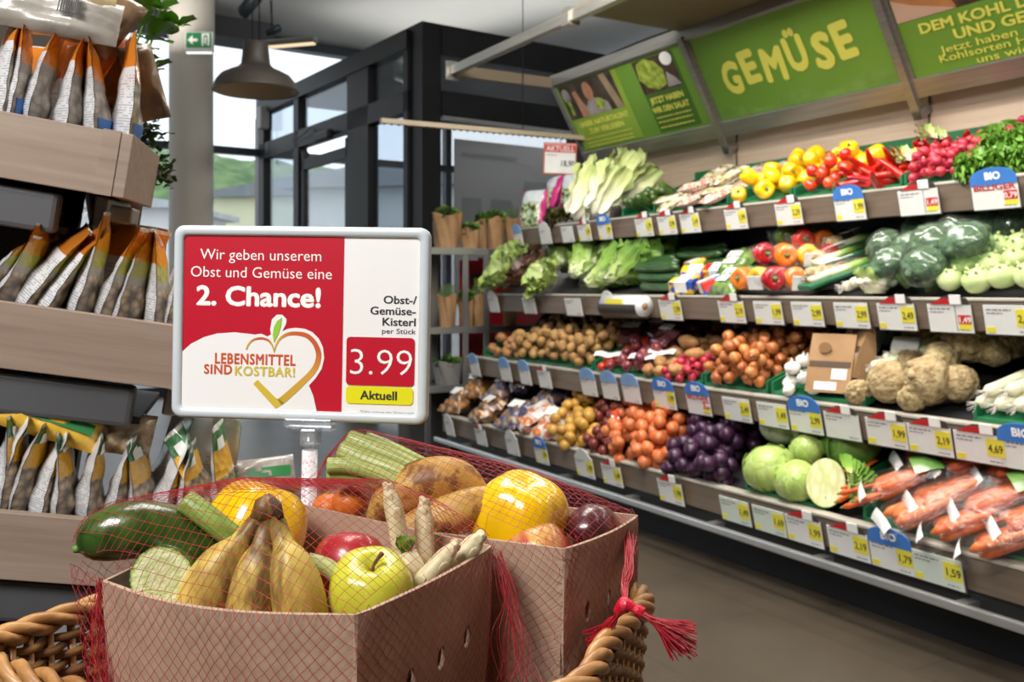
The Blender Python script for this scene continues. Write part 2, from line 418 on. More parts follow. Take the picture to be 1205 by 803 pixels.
house('low white building with flat roof left of the column', 'building', Tm(PZ(165, HY, 33).x, 33, 0), 4.2, 6, 3.7, .5, ('white', (225, 226, 226), (232, 232, 232)), ((175, 180, 184), (188, 192, 195)))
house('white hall roof below the hill right of the column', 'building', Tm(PZ(275, HY, 60).x, 60, 0) @ Rm(R(8), 'Z'), 6, 8, 5.6, .7, ('hall', (224, 224, 222), (230, 230, 228)), ((215, 216, 216), (222, 222, 222)))
house('grey building behind the right pane of the vestibule', 'building', Tm(PZ(470, HY, 30).x + .4, 30, 0) @ Rm(R(-12), 'Z'), 4.6, 7, 4.0, .7, ('grey', (190, 194, 192), (200, 203, 200)), ((130, 134, 138), (140, 144, 148)))
# ------------------------------------------------------------------ ceiling lamps, pendant
M_lamp = emat('lamp_tube', (255, 250, 240), 3.5)
for nm, lb, M, L in (('tube_lamp', 'bright tube lamp on the canopy above the vegetable sign', MC @ Tm(-2.55, 3.0, 2.66), .8),):
    t = thing(nm, lb, 'lamp', M); MB().box(L + .1, .09, .04, bev=.008).build('housing', M_alu, t)
    MB().tube([(-L / 2, 0, -.035), (L / 2, 0, -.035)], .014, 10).build('tube', M_lamp, t)
t = thing('tube_lamp', 'long beige strip lamp hung beneath the window beam behind the pendant', 'lamp', frame(PZ(333, 50, 7.8), (0, 0, 1), (.3, 1, 0)))
MB().box(.62, .07, .05, bev=.01).build('housing', M_alu, t); MB().box(.58, .05, .012, c=(0, 0, -.031)).build('tube', emat('warm_strip', (250, 225, 185), 1.0), t)
pz = PZ(301, 108, 5.4)
t = thing('pendant_lamp', 'dark grey metal pendant lamp with flared shade before the window', 'lamp', Tm(pz))
M_pend = mat('lamp_grey', (62, 56, 52), (70, 64, 59), 3, .45)
prof = [(.242, 0), (.246, .006), (.24, .016), (.225, .055), (.195, .092), (.15, .115), (.105, .135), (.09, .15), (.083, .16), (.078, .2), (.07, .28), (.066, .285), (.02, .29), (.0, .29)]
MB().lathe(prof, 40).build('lamp_shade', M_pend, t)
MB().lathe([(.238, .004), (.22, .05), (.19, .085), (.1, .125), (.075, .15), (.07, .2), (0, .21)], 40).build('shade_lining', mat('lining', (190, 172, 150), (196, 178, 156), 3, .5), t)
MB().tube([(.02, 0, .29), (.02, 0, ZC - pz.z)], .004, 6).tube([(-.02, 0, .29), (-.02, 0, .5), (.02, 0, .6)], .003, 6).build('cord', M_black, t)
MB().lathe([(0, .1), (.03, .1), (.045, .14), (.03, .19), (.02, .21)], 16).build('bulb', mat('bulb_glass', (235, 235, 230), (240, 240, 235), 3, .2), t)
t = thing('track_light', 'dark spotlight on the ceiling above the pendant lamp', 'lamp', Tm(PZ(294, 5, 5.6)) @ Rm(R(40), 'Y'))
MB().lathe([(0, -.09), (.04, -.085), (.042, .06), (.03, .08), (0, .085)], 16).build('head', M_anth, t)
MB().tube([(0, 0, .08), (.2, 0, .45)], .012, 8).build('arm', M_anth, t)
t = thing('track_light', 'small dark spotlight by the beam right of the pendant cord', 'lamp', Tm(PZ(321, 36, 6.4)) @ Rm(R(70), 'Y'))
MB().lathe([(0, -.05), (.028, -.045), (.03, .05), (.02, .06), (0, .062)], 12).build('head', M_anth, t)
MB().tube([(-.02, 0, .0), (-.2, 0, .06)], .008, 8).build('arm', M_anth, t)
# ------------------------------------------------------------------ produce case
XL, XR = -5.37, -.6
SHELF = [(3.14, 1.53, .62, .37), (2.91, 1.10, .62, .34), (2.77, .70, .60, .36), (2.60, .335, .62, .30)]   # front v, top z, depth, slope
def bed(i, v): F, z, d, s = SHELF[i]; return z - .012 + (v - F) * s
M_case = mat('case_dark', (34, 34, 36), (42, 42, 44), 3, .5)
M_lip = mat('shelf_lip', (172, 166, 154), (184, 178, 166), 5, .45)
case = thing('produce_case', 'long dark refrigerated vegetable case with four stepped shelves', 'shelf', MC)
for i, (F, z, dp, s) in enumerate(SHELF):
    fz = .112 if i else .115
    m = MB(); m.prism([(0, 0), (.012, 0), (.012, fz), (0, fz)], 0, 1)
    MB().b2(XL, XR, F, F + .03, z - fz, z - .012, bev=.003).build('fascia', M_fascia, case)
    MB().b2(XL, XR, F - .003, F + .05, z - .012, z, bev=.003).build('lip', M_lip, case)
    q = MB(); q.add([(XL, F + .03, z - .035), (XR, F + .03, z - .035), (XR, F + dp, z - .035 + dp * s), (XL, F + dp, z - .035 + dp * s),
                     (XL, F + .03, z - .1), (XR, F + .03, z - .1), (XR, F + dp, z - .06 + dp * s), (XL, F + dp, z - .06 + dp * s)],
                    [(0, 1, 2, 3), (7, 6, 5, 4), (0, 4, 5, 1), (1, 5, 6, 2), (2, 6, 7, 3), (3, 7, 4, 0)], smooth=False)
    q.build('shelf_board', M_case, case)
MB().b2(XL, XR, 3.55, 3.78, .2, 1.55).build('back_panel', M_case, case)
MB().prism([(2.66, .0), (3.78, 0), (3.78, 1.0), (3.4, 1.0), (2.72, .2), (2.66, .2)], 0, .02, Matrix(((0, 1, 0, XL - .022), (1, 0, 0, 0), (0, 0, 1, 0), (0, 0, 0, 1)))).build('end_panel', M_case, case)
MB().b2(XL, XR, 2.72, 3.75, 0, .2).build('plinth', M_black, case)
MB().b2(XL, XR, 2.63, 2.72, .14, .22).build('base_cover', M_case, case)
b_ = MB(); b_.b2(XL + .0, XR, 2.535, 2.56, .165, .195, bev=.006)
for k in range(9): b_.b2(XL + .3 + k * .55, XL + .34 + k * .55, 2.555, 2.64, .168, .19)
b_.build('bumper_rail', M_steel, case)
# ------------------------------------------------------------------ sign canopy over the case
SB, ST = (3.69, 2.045), (3.41, 2.53)         # bottom and top edge of the sign face (v, z)
can = thing('canopy', 'metal canopy frame with boarded top above the vegetable sign', 'canopy', MC)
M_canu = mat('canopy_board', (104, 92, 76), (114, 101, 84), 2, .6)
MB().b2(-4.03, XR, 2.69, 3.45, 2.56, 2.585).build('board', M_canu, can)
MB().b2(XL, XR, 2.655, 2.70, 2.50, 2.56, bev=.006).build('front_rail', M_alu, can)
MB().b2(XL - .01, XL + .03, 2.69, 3.42, 2.49, 2.56).build('side_rail', M_canu, can)
MB().b2(XL - .02, XL - .005, 2.63, 2.72, 2.47, 2.59).build('rail_end', M_alu, can)
for x in (-4.02, -2.76, -1.5): MB().b2(x - .03, x + .03, 2.64, 2.715, 2.485, 2.575).build('clamp', M_alu, can)
MB().b2(XL, XR, 3.40, 3.48, 2.50, 2.575, bev=.006).build('rear_rail', M_alu, can)
MB().tube(smooth_curve([(XL + .25, 3.5, 2.56), (XL + .32, 3.56, 2.63), (XL + .8, 3.58, 2.66), (-4.03, 3.5, 2.62)], 5), .006, 6).build('cable_tray', M_black, can)
du = Vector((0, ST[0] - SB[0], ST[1] - SB[1])); SH = du.length; du.normalize()
MS = Matrix(((1, 0, 0, 0), (0, -du.z, du.y, SB[0]), (0, du.y, du.z, SB[1]), (0, 0, 0, 1)))
MS = Matrix(((1, 0, 0, 0), (0, du.z, du.y, SB[0]), (0, -du.y, du.z, SB[1]), (0, 0, 0, 1)))   # local x along, y behind the face, z up the face
M_green = mat('sign_green', (106, 150, 52), (114, 158, 58), 2, .45)
M_lime = mat('sign_lime', (222, 222, 96), (228, 228, 104), 4, .5)
M_dgreen = mat('sign_dark_green', (66, 104, 36), (72, 112, 40), 2, .45)
def panel(label, x0, x1):
    t = thing('sign_panel', label, 'sign', MC @ MS @ Tm((x0 + x1) / 2, 0, 0)); w = x1 - x0
    MB().b2(-w / 2 + .03, w / 2 - .03, 0, .02, .03, SH - .03).build('sign_face', M_green, t)
    f = MB(); f.b2(-w / 2, w / 2, -.015, .03, -.055, .035, bev=.004); f.b2(-w / 2, w / 2, -.012, .03, SH - .035, SH, bev=.004)
    f.b2(-w / 2, -w / 2 + .035, -.012, .03, 0, SH); f.b2(w / 2 - .035, w / 2, -.012, .03, 0, SH)
    f.build('frame', M_alu, t)
    b = MB(); b.b2(w / 2 - .02, w / 2 + .02, -.03, -.012, -.15, SH); b.b2(w / 2 - .02, w / 2 + .02, -.03, .06, -.15, -.11)
    b.build('bracket', M_alu, t)
    return t, w
p1, w1 = panel('green sign panel with two photo posters at the end of the canopy', XL, -4.01)
p2, w2 = panel('large green sign panel reading GEMÜSE', -4.005, -2.762)
p3, w3 = panel('green sign panel about cabbage with a photo of a pot', -2.757, -1.505)
# hand lettered word
lt = 'GEMÜSE'; wd = [.153, .13, .17, .148, .134, .13]; x = -.47
for i, c in enumerate(lt):
    text(c, .238, M_lime, p2, Tm(x + wd[i] / 2, -.004, .19 + (.022 if i % 2 else 0) - .01 * (i == 0)) @ Rm(R([4, -3, 3, -2, 5, -4][i]), 'Y'), bold=.045, fit=wd[i] * .86)
    x += wd[i] + .008
def hillpatch(t, w):
    m = MB(); pts = [(-w / 2 + .04, .035), (w / 2 - .04, .035), (w / 2 - .04, .1)] + [(w / 2 - .04 - (w - .08) * k / 12, .1 + .03 * math.sin(k * 1.3) - .02 * k / 12) for k in range(1, 13)]
    m.prism(pts, -.001, .0005); m.build('meadow_print', mat('meadow_print', (104, 146, 60), (120, 160, 74), 9, .5), t)
hillpatch(p2, w2); 
def flat(name, poly, m, t, y=-.002): return MB().prism(poly, y - .0008, y).build(name, m, t)
def rect(x0, x1, z0, z1): return [(x0, z0), (x1, z0), (x1, z1), (x0, z1)]
def ell(cx_, cz, a, b, n=20): return [(cx_ + a * math.cos(2 * math.pi * k / n), cz + b * math.sin(2 * math.pi * k / n)) for k in range(n)]
M_pd = mat('photo_dark', (48, 40, 34), (86, 74, 62), 9, .5); M_skin = mat('photo_skin', (176, 124, 96), (196, 146, 116), 14, .5)
M_shirt = mat('photo_shirt', (150, 142, 142), (172, 166, 166), 10, .5); M_post = mat('photo_wood', (150, 130, 104), (170, 150, 124), 10, .5)
M_sal = mat('photo_salad', (112, 138, 40), (182, 196, 84), 26, .5); M_soil = mat('photo_soil', (52, 40, 34), (90, 66, 52), 18, .5)
M_limep = mat('lime_poster', (140, 172, 58), (150, 182, 66), 3, .5)
def lines(t, x0, x1, zs, m, h=.012, y=-.0045, seed=0):
    r = random.Random(seed); b = MB()
    for z in zs:
        x = x0
        while x < x1:
            w = r.uniform(.4, 1.4) * h * 3; w = min(w, x1 - x); b.prism(rect(x, x + w, z, z + h), y - .0006, y); x += w + h * .9
    b.build('print_lines', m, t)
a, b = -.62, .02
flat('poster', rect(a, b, .05, SH - .05), M_limep, p1)
flat('photo', rect(a, b - .05, .27, SH - .045), M_pd, p1, -.003)
flat('photo_post', [(-.1, .27), (-.03, .27), (-.1, SH - .05), (-.16, SH - .05)], M_post, p1, -.004)
flat('photo_person', [(-.48, .27), (-.16, .27), (-.17, .33), (-.24, .37), (-.3, .38), (-.36, .37), (-.4, .33), (-.44, .40), (-.47, .39)], M_shirt, p1, -.004)
flat('photo_head', ell(-.325, .43, .048, .066), M_skin, p1, -.005)
flat('photo_arm', [(-.48, .27), (-.4, .27), (-.42, .36), (-.45, .46), (-.49, .45)], M_skin, p1, -.0055)
flat('photo_leaf', ell(-.25, .33, .045, .04) , M_sal, p1, -.006); flat('photo_flower', ell(-.57, .44, .04, .05), M_shirt, p1, -.005)
flat('photo_stem', rect(-.58, -.55, .3, .42), M_sal, p1, -.005)
text('UNSER NATURTALENT', .05, M_lime, p1, Tm(-.3, -.004, .205), bold=.03, fit=.54); text('ZUM VERLIEBEN', .05, M_lime, p1, Tm(-.3, -.004, .15), bold=.03, fit=.38)
lines(p1, -.56, -.06, [.115, .085, .06], M_lime, .008)
flat('poster', rect(.19, .56, .05, SH - .05), M_dgreen, p1)
flat('photo', rect(.19, .54, .30, SH - .05), M_soil, p1, -.003)
flat('photo_salad', [(.2, .4), (.25, .34), (.34, .31), (.42, .33), (.43, .42), (.38, .48), (.3, .51), (.22, .49)], M_sal, p1, -.004)
flat('photo_cloth', [(.42, .31), (.54, .31), (.5, .36), (.45, .4)], M_shirt, p1, -.005)
flat('badge', ell(.49, .475, .05, .04), M_whitetext, p1, -.006)
text('JETZT HABEN', .05, M_lime, p1, Tm(.365, -.004, .235), bold=.035, fit=.3); text('WIR DEN SALAT', .05, M_lime, p1, Tm(.365, -.004, .175), bold=.035, fit=.33)
lines(p1, .21, .52, [.14, .11, .075], M_lime, .008, seed=3)
hx = w3 / 2 - .04
flat('photo', rect(-hx, hx, .295, SH - .03), M_soil, p3, -.002)
flat('photo_pot', [(-hx, .31), (-.3, .30), (-.34, .40), (-.43, SH - .04), (-hx, SH - .04)], mat('photo_pot', (170, 110, 66), (196, 138, 88), 5, .5), p3, -.003)
flat('photo_table', [(-hx, .295), (-.3, .295), (-.5, .36), (-hx, .40)], mat('photo_table', (196, 160, 140), (206, 172, 150), 6, .5), p3, -.0035)
for k in range(12): flat('photo_cabbage', ell(-.28 + k * .075, .40 + .05 * math.sin(k * 2.1), .05, .04), (M_sal, M_shirt, M_pd)[k % 3], p3, -.004 - .0003 * k)
text('DEM KOHL DAMPF MACHEN', .062, M_lime, p3, Tm(.03, -.004, .225), bold=.03, fit=1.05); text('UND GENIESSEN', .062, M_lime, p3, Tm(-.04, -.004, .165), bold=.03, fit=.62)
text('Jetzt haben die verschiedenen', .046, M_lime, p3, Tm(.03, -.004, .118), bold=.008, fit=.92); text('Kohlsorten Hochsaison und liefern', .046, M_lime, p3, Tm(.05, -.004, .08), bold=.008, fit=1.0)
text('uns wichtige Vitamine.', .046, M_lime, p3, Tm(.05, -.004, .042), bold=.008, fit=.68)
# ------------------------------------------------------------------ price tags
M_card = mat('card_white', (222, 222, 220), (230, 230, 228), 12, .5)
M_cardg = mat('card_pale_green', (206, 218, 206), (214, 224, 212), 12, .5)
M_yel = mat('card_yellow', (228, 216, 62), (234, 222, 72), 12, .5)
M_blue = mat('card_blue', (58, 116, 196), (66, 126, 204), 12, .5)
M_lblue = mat('card_light_blue', (120, 160, 212), (140, 176, 220), 12, .5)
M_red = mat('card_red', (188, 34, 38), (198, 42, 44), 12, .5)
M_hold = mat('tag_holder', (62, 56, 52), (70, 64, 60), 8, .4)
M_grey = mat('print_grey', (128, 128, 132), (142, 142, 146), 20, .6)
def price_tag(i, px, kind, price, label, wide=1):
    F, z, d, s = SHELF[i]; x = cx(px, F - .03); w = .078 * wide; h = .098
    t = thing('price_tag', label, 'price tag', MC @ Tm(x, F - .012, z - .118) @ Rm(R(13), 'X'), 'price cards on the shelf edges')
    MB().b2(-w - .004, w + .004, 0, .004, -.006, h + .004, bev=.0015).build('holder', M_hold, t)
    MB().b2(-w, w, -.003, 0, 0, h).build('card', M_cardg if kind == 'green' else M_card, t)
    redp = kind in ('frame', 'billiger')
    if kind in ('bio', 'billiger', 'plainblue'):
        n = 12; pts = [(-w, h - .012)] + [(w, h - .012)] + [(w * math.cos(math.pi * k / n) , h + .004 + .046 * math.sin(math.pi * k / n) ** .8) for k in range(n + 1)]
        MB().prism(pts, -.005, -.001).build('header', M_lblue if kind == 'plainblue' else M_blue, t)
        if i >= 0 and kind != 'plainblue': text('BIO', .036, M_whitetext, t, Tm(0, -.0055, h + .008), bold=.04)
    elif kind in ('red', 'frame'):
        MB().prism([(-w * .8, h), (w * .95, h), (w * .85, h + .022), (w * .3, h + .03), (-w * .2, h + .028)], -.004, -.001).build('header', M_hold, t)
        MB().prism([(-w * .85, h + .001), (w * .1, h + .001), (w * .05, h + .022), (-w * .25, h + .022)], -.006, -.0042).build('flag', M_red, t)
        MB().prism(rect(w * .12, w * .62, h + .002, h + .034), -.008, -.0045).build('badge', M_whitetext, t)
    elif kind == 'arch':
        n = 10; MB().prism([(-w, h)] + [(w, h)] + [(w * .8 * math.cos(math.pi * k / n), h + .045 * math.sin(math.pi * k / n)) for k in range(1, n)], -.004, -.001).build('header', M_card, t)
    if price:
        if redp:
            MB().prism(rect(w * .38, w * .95, .03, .062), -.0042, -.0031).build('price_patch', M_red, t)
            MB().prism(rect(w * .38, w * .95, .012, .03), -.0042, -.0031).build('price_strip', M_yel, t)
            text(price, .028, M_whitetext, t, Tm(w * .66, -.0046, .036), bold=.01)
            if kind == 'billiger': text('BILLIGER', .03, M_red, t, Tm(0, -.0046, .068), bold=.02, fit=w * 1.8)
            else: MB().prism(rect(w * .28, w * .3, .004, h - .004), -.004, -.0031).build('divider', M_hold, t)
        else:
            MB().prism(rect(w * .28, w * .97, .028, h - .012), -.0042, -.0031).build('price_patch', M_yel, t)
            text(price, .036, M_text, t, Tm(w * .63, -.0046, .042), bold=.012, fit=w * .56)
            MB().prism(rect(-w * .96, -w * .6, .006, .024), -.0042, -.0031).build('code_patch', M_yel, t)
    lines(t, -w * .88, w * .1, [h - .018], M_grey, .005, -.0033, seed=px); lines(t, -w * .88, -w * .25, [h - .029], M_grey, .004, -.0033, seed=px + 1)
    lines(t, w * .35, w * .85, [.009], M_grey, .004, -.0033, seed=px + 2)
    return t
TAGS = [
 [(609, 'plainblue', '', 'narrow blue-topped price card at the left end of the top shelf', .7), (641, 'arch', '', 'white arch-topped price card under the bagged salads', .8),
  (667, 'card', '', 'plain price card beside the red-topped one below the bagged salads', .8), (687, 'red', '1,49', 'red-topped price card below the leftmost Chinese cabbage', .8), (711, 'bio', '1,99', 'blue BIO price card below the Chinese cabbages', .8),
  (757, 'red', '1,79', 'red-topped price card below the courgettes, first of a tight trio', .9), (784, 'red', '0,99', 'middle of three red-topped price cards below the mixed vegetable packs', .9), (811, 'red', '2,49', 'right of three red-topped price cards below the mixed vegetable packs', .9),
  (865, 'red', '1,99', 'price card below the loose yellow peppers', .9), (927, 'red', '2,29', 'price card below the small red tomatoes', .95), (999, 'bio', '1,99', 'blue BIO price card below the red chilli peppers', .95),
  (1080, 'frame', '1,49', 'framed white price card with red price below the radishes', 1.1), (1170, 'billiger', '0,79', 'blue BIO card with red BILLIGER line below the curly lettuce', 1.1)],
 [(580, 'arch', '', 'white price card at the left end of the second shelf', .8), (622, 'card', '', 'price card below the brown bagged lettuce on the second shelf', .9), (674, 'card', '', 'price card below the front romaine bag', 1), (716, 'arch', '', 'arched white card left of the bag roll', .8),
  (788, 'red', '1,99', 'red-topped price card right of the bag roll', 1), (860, 'red', '2,19', 'price card below the leafy green packs on the second shelf', 1), (903, 'card', '1,99', 'price card below the left three-coloured pepper bag', 1), (949, 'card', '2,99', 'price card below the right three-coloured pepper bag', 1),
  (1001, 'card', '2,99', 'price card reading 2,99 below the leek roots', 1), (1054, 'red', '2,49', 'red-topped price card reading 2,49 below the broccoli', 1), (1117, 'frame', '1,49', 'framed price card with red price below the kohlrabi', 1.05), (1187, 'card', '2,49', 'price card below the kohlrabi at the right picture edge', 1.1)],
 [(558, 'plainblue', '', 'pale blue-topped card at the left end of the third shelf', .75), (594, 'plainblue', '', 'pale blue-topped card below the large potatoes', .8), (617, 'plainblue', '', 'pale blue-topped card left of the red-topped one below the potatoes', .75), (640, 'red', '', 'red-topped card below the small potatoes', .8),
  (692, 'plainblue', '', 'first of three pale blue-topped cards in a tight row', .85), (717, 'plainblue', '', 'middle of three pale blue-topped cards in a tight row', .85), (742, 'plainblue', '', 'third of three pale blue-topped cards in a tight row', .85), (781, 'bio', '1,99', 'blue BIO card below the sweet potatoes', .95),
  (821, 'billiger', '1,99', 'blue BIO card with red BILLIGER print below the shallots', .95), (866, 'card', '2,49', 'price card reading 2,49 below the loose onions', 1), (908, 'card', '1,49', 'price card reading 1,49 left of the garlic', 1), (947, 'bio', '2,99', 'blue BIO card reading 2,99 below the garlic', 1),
  (990, 'frame', '', 'framed white card below the paper bags', 1), (1042, 'red', '1,99', 'red-topped price card reading 1,99 below the celeriac', 1.05), (1093, 'red', '2,19', 'red-topped price card reading 2,19 below the celeriac', 1.05), (1152, 'red', '4,69', 'red-topped price card reading 4,69 below the pale leeks', 1.1), (1204, 'bio', '', 'blue BIO card at the right picture edge on the third shelf', 1.0)],
 [(528, 'arch', '', 'white card at the left end of the bottom shelf', .75), (565, 'red', '', 'red-topped card below the first potato bags', .8), (602, 'arch', '', 'white card below the middle of the potato bags', .85), (636, 'bio', '1,99', 'blue BIO card below the potato net on the bottom shelf', .8),
  (687, 'arch', '1,99', 'round-topped white card below the red potato nets', .95), (719, 'red', '1,49', 'red-topped price card below the first orange onion net', .95), (788, 'red', '1,99', 'red-topped price card below the purple onion nets', 1), (864, 'green', '1,49', 'pale green price card below the whole cabbage', 1.02),
  (904, 'green', '1,69', 'pale green price card reading 1,69 below the cabbages', 1.02), (945, 'red', '1,99', 'red-topped price card reading 1,99 below the half cabbage', 1.05), (997, 'red', '2,19', 'red-topped price card reading 2,19 below the baby carrots', 1.08), (1048, 'bio', '1,79', 'blue BIO price card reading 1,79 below the carrot bags', 1.05), (1102, 'green', '1,59', 'pale green price card reading 1,59 below the carrot bags', 1.1)]]
for i, row in enumerate(TAGS):
    for px, kind, price, label, wd_ in row: price_tag(i, px, kind, price, label, wd_)
# roll of produce bags in its holder on the second shelf
F, z = SHELF[1][0], SHELF[1][1]; xa, xb = cx(728, F), cx(773, F)
t = thing('bag_roll', 'roll of clear plastic bags in a dark holder on the second shelf edge', 'bag roll', MC @ Tm((xa + xb) / 2, F - .075, z - .055)); L = xb - xa
MB().tube([(-L / 2, 0, 0), (L / 2, 0, 0)], .052, 20).build('roll', mat('roll_plastic', (196, 200, 200), (226, 230, 230), 30, .25, st=(1, 8, 8)), t)
MB().tube([(-L / 2 - .002, 0, 0), (L / 2 + .002, 0, 0)], .018, 14).build('core', mat('cardboard_core', (140, 108, 78), (150, 118, 88), 9, .8), t)
MB().grid(lambda u, v_: (-L / 2 + L * u, .06 * math.cos(3.0 + 2.3 * v_), .062 * math.sin(3.0 + 2.3 * v_)), 2, 10).build('holder', M_hold, t)
MB().b2(-L * .3, L * .15, -.056, -.05, .0, .035).build('roll_label', M_yel, t)
# ------------------------------------------------------------------ vegetables: materials
def uvgrad(name, stops, rough=.45, amt=.25, sc=20, coat=0, bump=.1, axis=1, st=(1, 1, 1), vein=None):
    t = NT(name); tc = t.n('TexCoord'); sp = t.n('SeparateXYZ'); t.l(tc.outputs['UV'], sp.inputs[0])
    v = t.coord('Object', st); n = t.noise(v, sc, 4)
    f = t.math('MULTIPLY_ADD', n, amt, t.math('SUBTRACT', sp.outputs[axis], amt / 2))
    c = t.ramp(f, [(p, S(*k)) for p, k in stops])
    if vein:
        w = t.n('TexWave', wave_type='BANDS', bands_direction='X'); w.inputs['Scale'].default_value = vein[0]; w.inputs['Distortion'].default_value = vein[1]; w.inputs['Detail'].default_value = 2
        t.l(tc.outputs['UV'], w.inputs['Vector']); c = t.mix(t.math('MULTIPLY', t.math('POWER', w.outputs['Fac'], 4.), vein[2]), c, S(*vein[3]))
    t.base(c); t.p.inputs['Roughness'].default_value = rough; t.p.inputs['Coat Weight'].default_value = coat; t.p.inputs['Coat Roughness'].default_value = .1
    if bump: t.bump(n, bump, .01)
    return t.mat
M_yp = mat('yellow_pepper_skin', (232, 178, 8), (240, 196, 20), 6, .28, coat=.4, vary=.15)
M_rp = mat('red_pepper_skin', (178, 14, 14), (200, 26, 18), 6, .25, coat=.5, vary=.3)
M_op = mat('orange_pepper_skin', (228, 112, 14), (236, 134, 22), 6, .28, coat=.4)
M_gp = mat('green_pepper_skin', (62, 96, 30), (82, 120, 40), 6, .28, coat=.4)
M_stem = mat('green_stem', (84, 122, 44), (112, 146, 62), 30, .5)
M_tom = mat('tomato_skin', (200, 44, 22), (214, 62, 30), 6, .25, coat=.5, vary=.2)
M_rad = mat('radish_skin', (166, 30, 52), (190, 54, 76), 12, .35, vary=.25)
M_pot = mat('potato_skin', (140, 104, 58), (172, 134, 82), 26, .65, bump=.15, vary=.3)
M_spot = mat('sweet_potato_skin', (152, 104, 62), (184, 138, 88), 22, .6, bump=.15, vary=.2)
M_oni = mat('onion_skin', (156, 80, 36), (204, 132, 74), 9, .36, st=(3, 3, .6), coat=.1, vary=.35)
def netted(name, c1, c2, cn, f=150, amt=.75):
    t = NT(name); v = t.coord('Object'); c = t.ramp(t.noise(t.coord('Object', (3, 3, .8)), 10, 4), [(.3, S(*c1)), (.7, S(*c2))])
    L = None
    for d_ in ('X', 'Y', 'Z'):
        w = t.n('TexWave', wave_type='BANDS', bands_direction=d_); w.inputs['Scale'].default_value = f; w.inputs['Distortion'].default_value = 1.5; t.l(v, w.inputs['Vector'])
        k = t.math('GREATER_THAN', w.outputs['Fac'], .82); L = k if L is None else t.math('MAXIMUM', L, k)
    oi = t.n('ObjectInfo'); h = t.n('HueSaturation'); t.l(t.math('MULTIPLY_ADD', oi.outputs['Random'], .35, .8), h.inputs['Value']); t.l(t.mix(t.math('MULTIPLY', L, amt), c, S(*cn)), h.inputs['Color'])
    t.base(h.outputs[0]); t.p.inputs['Roughness'].default_value = .36; return t.mat
M_onet = netted('onion_in_red_net', (172, 86, 40), (224, 152, 98), (212, 82, 30), 150, .5)
M_ypot = netted('yellow_potato_skin', (178, 132, 62), (206, 164, 92), (196, 150, 50))
M_rpot = netted('red_potato_in_net', (96, 44, 36), (136, 72, 60), (120, 30, 32))
M_pur = netted('purple_onion_in_net', (40, 20, 34), (82, 42, 62), (52, 22, 62))
M_ron = mat('red_onion_skin', (104, 34, 46), (146, 66, 74), 9, .3, st=(3, 3, .6), coat=.2, vary=.3)
M_gar = mat('garlic_skin', (226, 220, 212), (238, 234, 228), 8, .5, st=(4, 4, .5))
M_cel = mat('celeriac_skin', (146, 122, 80), (200, 180, 136), 34, .85, bump=.9, bsc=60, vary=.15, bd=.02)
M_koh = mat('kohlrabi_skin', (172, 194, 124), (200, 214, 156), 5, .45, vary=.15)
M_bro = mat('broccoli_head', (62, 88, 62), (98, 124, 86), 60, .7, bump=.8, bsc=90, vary=.2)
M_brs = mat('broccoli_stalk', (150, 176, 108), (168, 190, 126), 20, .5)
M_cau = mat('cauliflower_head', (226, 220, 196), (238, 232, 212), 40, .7, bump=.6, bsc=70)
M_car = mat('carrot_skin', (196, 82, 18), (218, 108, 34), 14, .45, st=(1, 1, 6), bump=.1, vary=.2)
M_cuc = mat('cucumber_skin', (30, 58, 30), (58, 92, 46), 14, .35, st=(6, 6, 1), coat=.2, vary=.2)
M_zuc = mat('courgette_skin', (40, 66, 26), (78, 106, 44), 40, .35, coat=.2, vary=.2)
M_leek = uvgrad('leek', [(.0, (206, 196, 160)), (.1, (232, 232, 214)), (.42, (216, 226, 178)), (.62, (142, 176, 72)), (1, (84, 124, 52))], st=(30, 30, 1), amt=.12)
M_leekp = uvgrad('pale_leek', [(.0, (224, 218, 192)), (.5, (218, 222, 186)), (1, (158, 182, 104))], st=(30, 30, 1), amt=.12)
M_rom = uvgrad('romaine_leaf', [(.0, (226, 232, 196)), (.25, (182, 208, 112)), (.6, (120, 162, 58)), (1, (84, 132, 44))], .4, .3, 18, vein=(3, 3, .35, (206, 220, 150)))
M_pal = uvgrad('pale_lettuce_leaf', [(.0, (232, 234, 206)), (.5, (196, 208, 140)), (1, (150, 176, 92))], .4, .3, 18)
M_brl = uvgrad('red_lettuce_leaf', [(.0, (214, 206, 178)), (.4, (150, 122, 92)), (1, (92, 60, 52))], .4, .3, 18)
M_curl = uvgrad('curly_leaf', [(.0, (190, 210, 130)), (.4, (128, 168, 62)), (1, (92, 140, 44))], .45, .3, 26)
M_lol = uvgrad('lollo_leaf', [(.0, (160, 180, 90)), (.45, (110, 140, 50)), (1, (66, 36, 36))], .4, .3, 26)
M_chi = uvgrad('chinese_cabbage', [(.0, (240, 238, 222)), (.4, (228, 230, 190)), (.7, (206, 216, 138)), (1, (168, 190, 92))], .42, .3, 14, st=(6, 6, 1.2), bump=.6, vein=(9, 4, .5, (240, 240, 222)))
def cabbage_mat(name, a, b, vc):
    t = NT(name); v = t.coord('Object'); w = t.n('TexVoronoi', feature='DISTANCE_TO_EDGE'); w.inputs['Scale'].default_value = 9
    nz = t.n('TexNoise'); nz.inputs['Scale'].default_value = 12; t.l(v, nz.inputs['Vector']); t.l(t.mix(.12, v, nz.outputs['Color']), w.inputs['Vector'])
    c = t.ramp(t.noise(v, 9, 4), [(.3, S(*a)), (.7, S(*b))])
    f = t.math('MULTIPLY', t.math('LESS_THAN', w.outputs['Distance'], .022), .55)
    t.base(t.mix(f, c, S(*vc))); t.p.inputs['Roughness'].default_value = .4; t.p.inputs['Coat Weight'].default_value = .25
    t.bump(w.outputs['Distance'], .25, .02); return t.mat
M_cab = cabbage_mat('white_cabbage_leaf', (158, 186, 92), (186, 206, 118), (206, 218, 156))
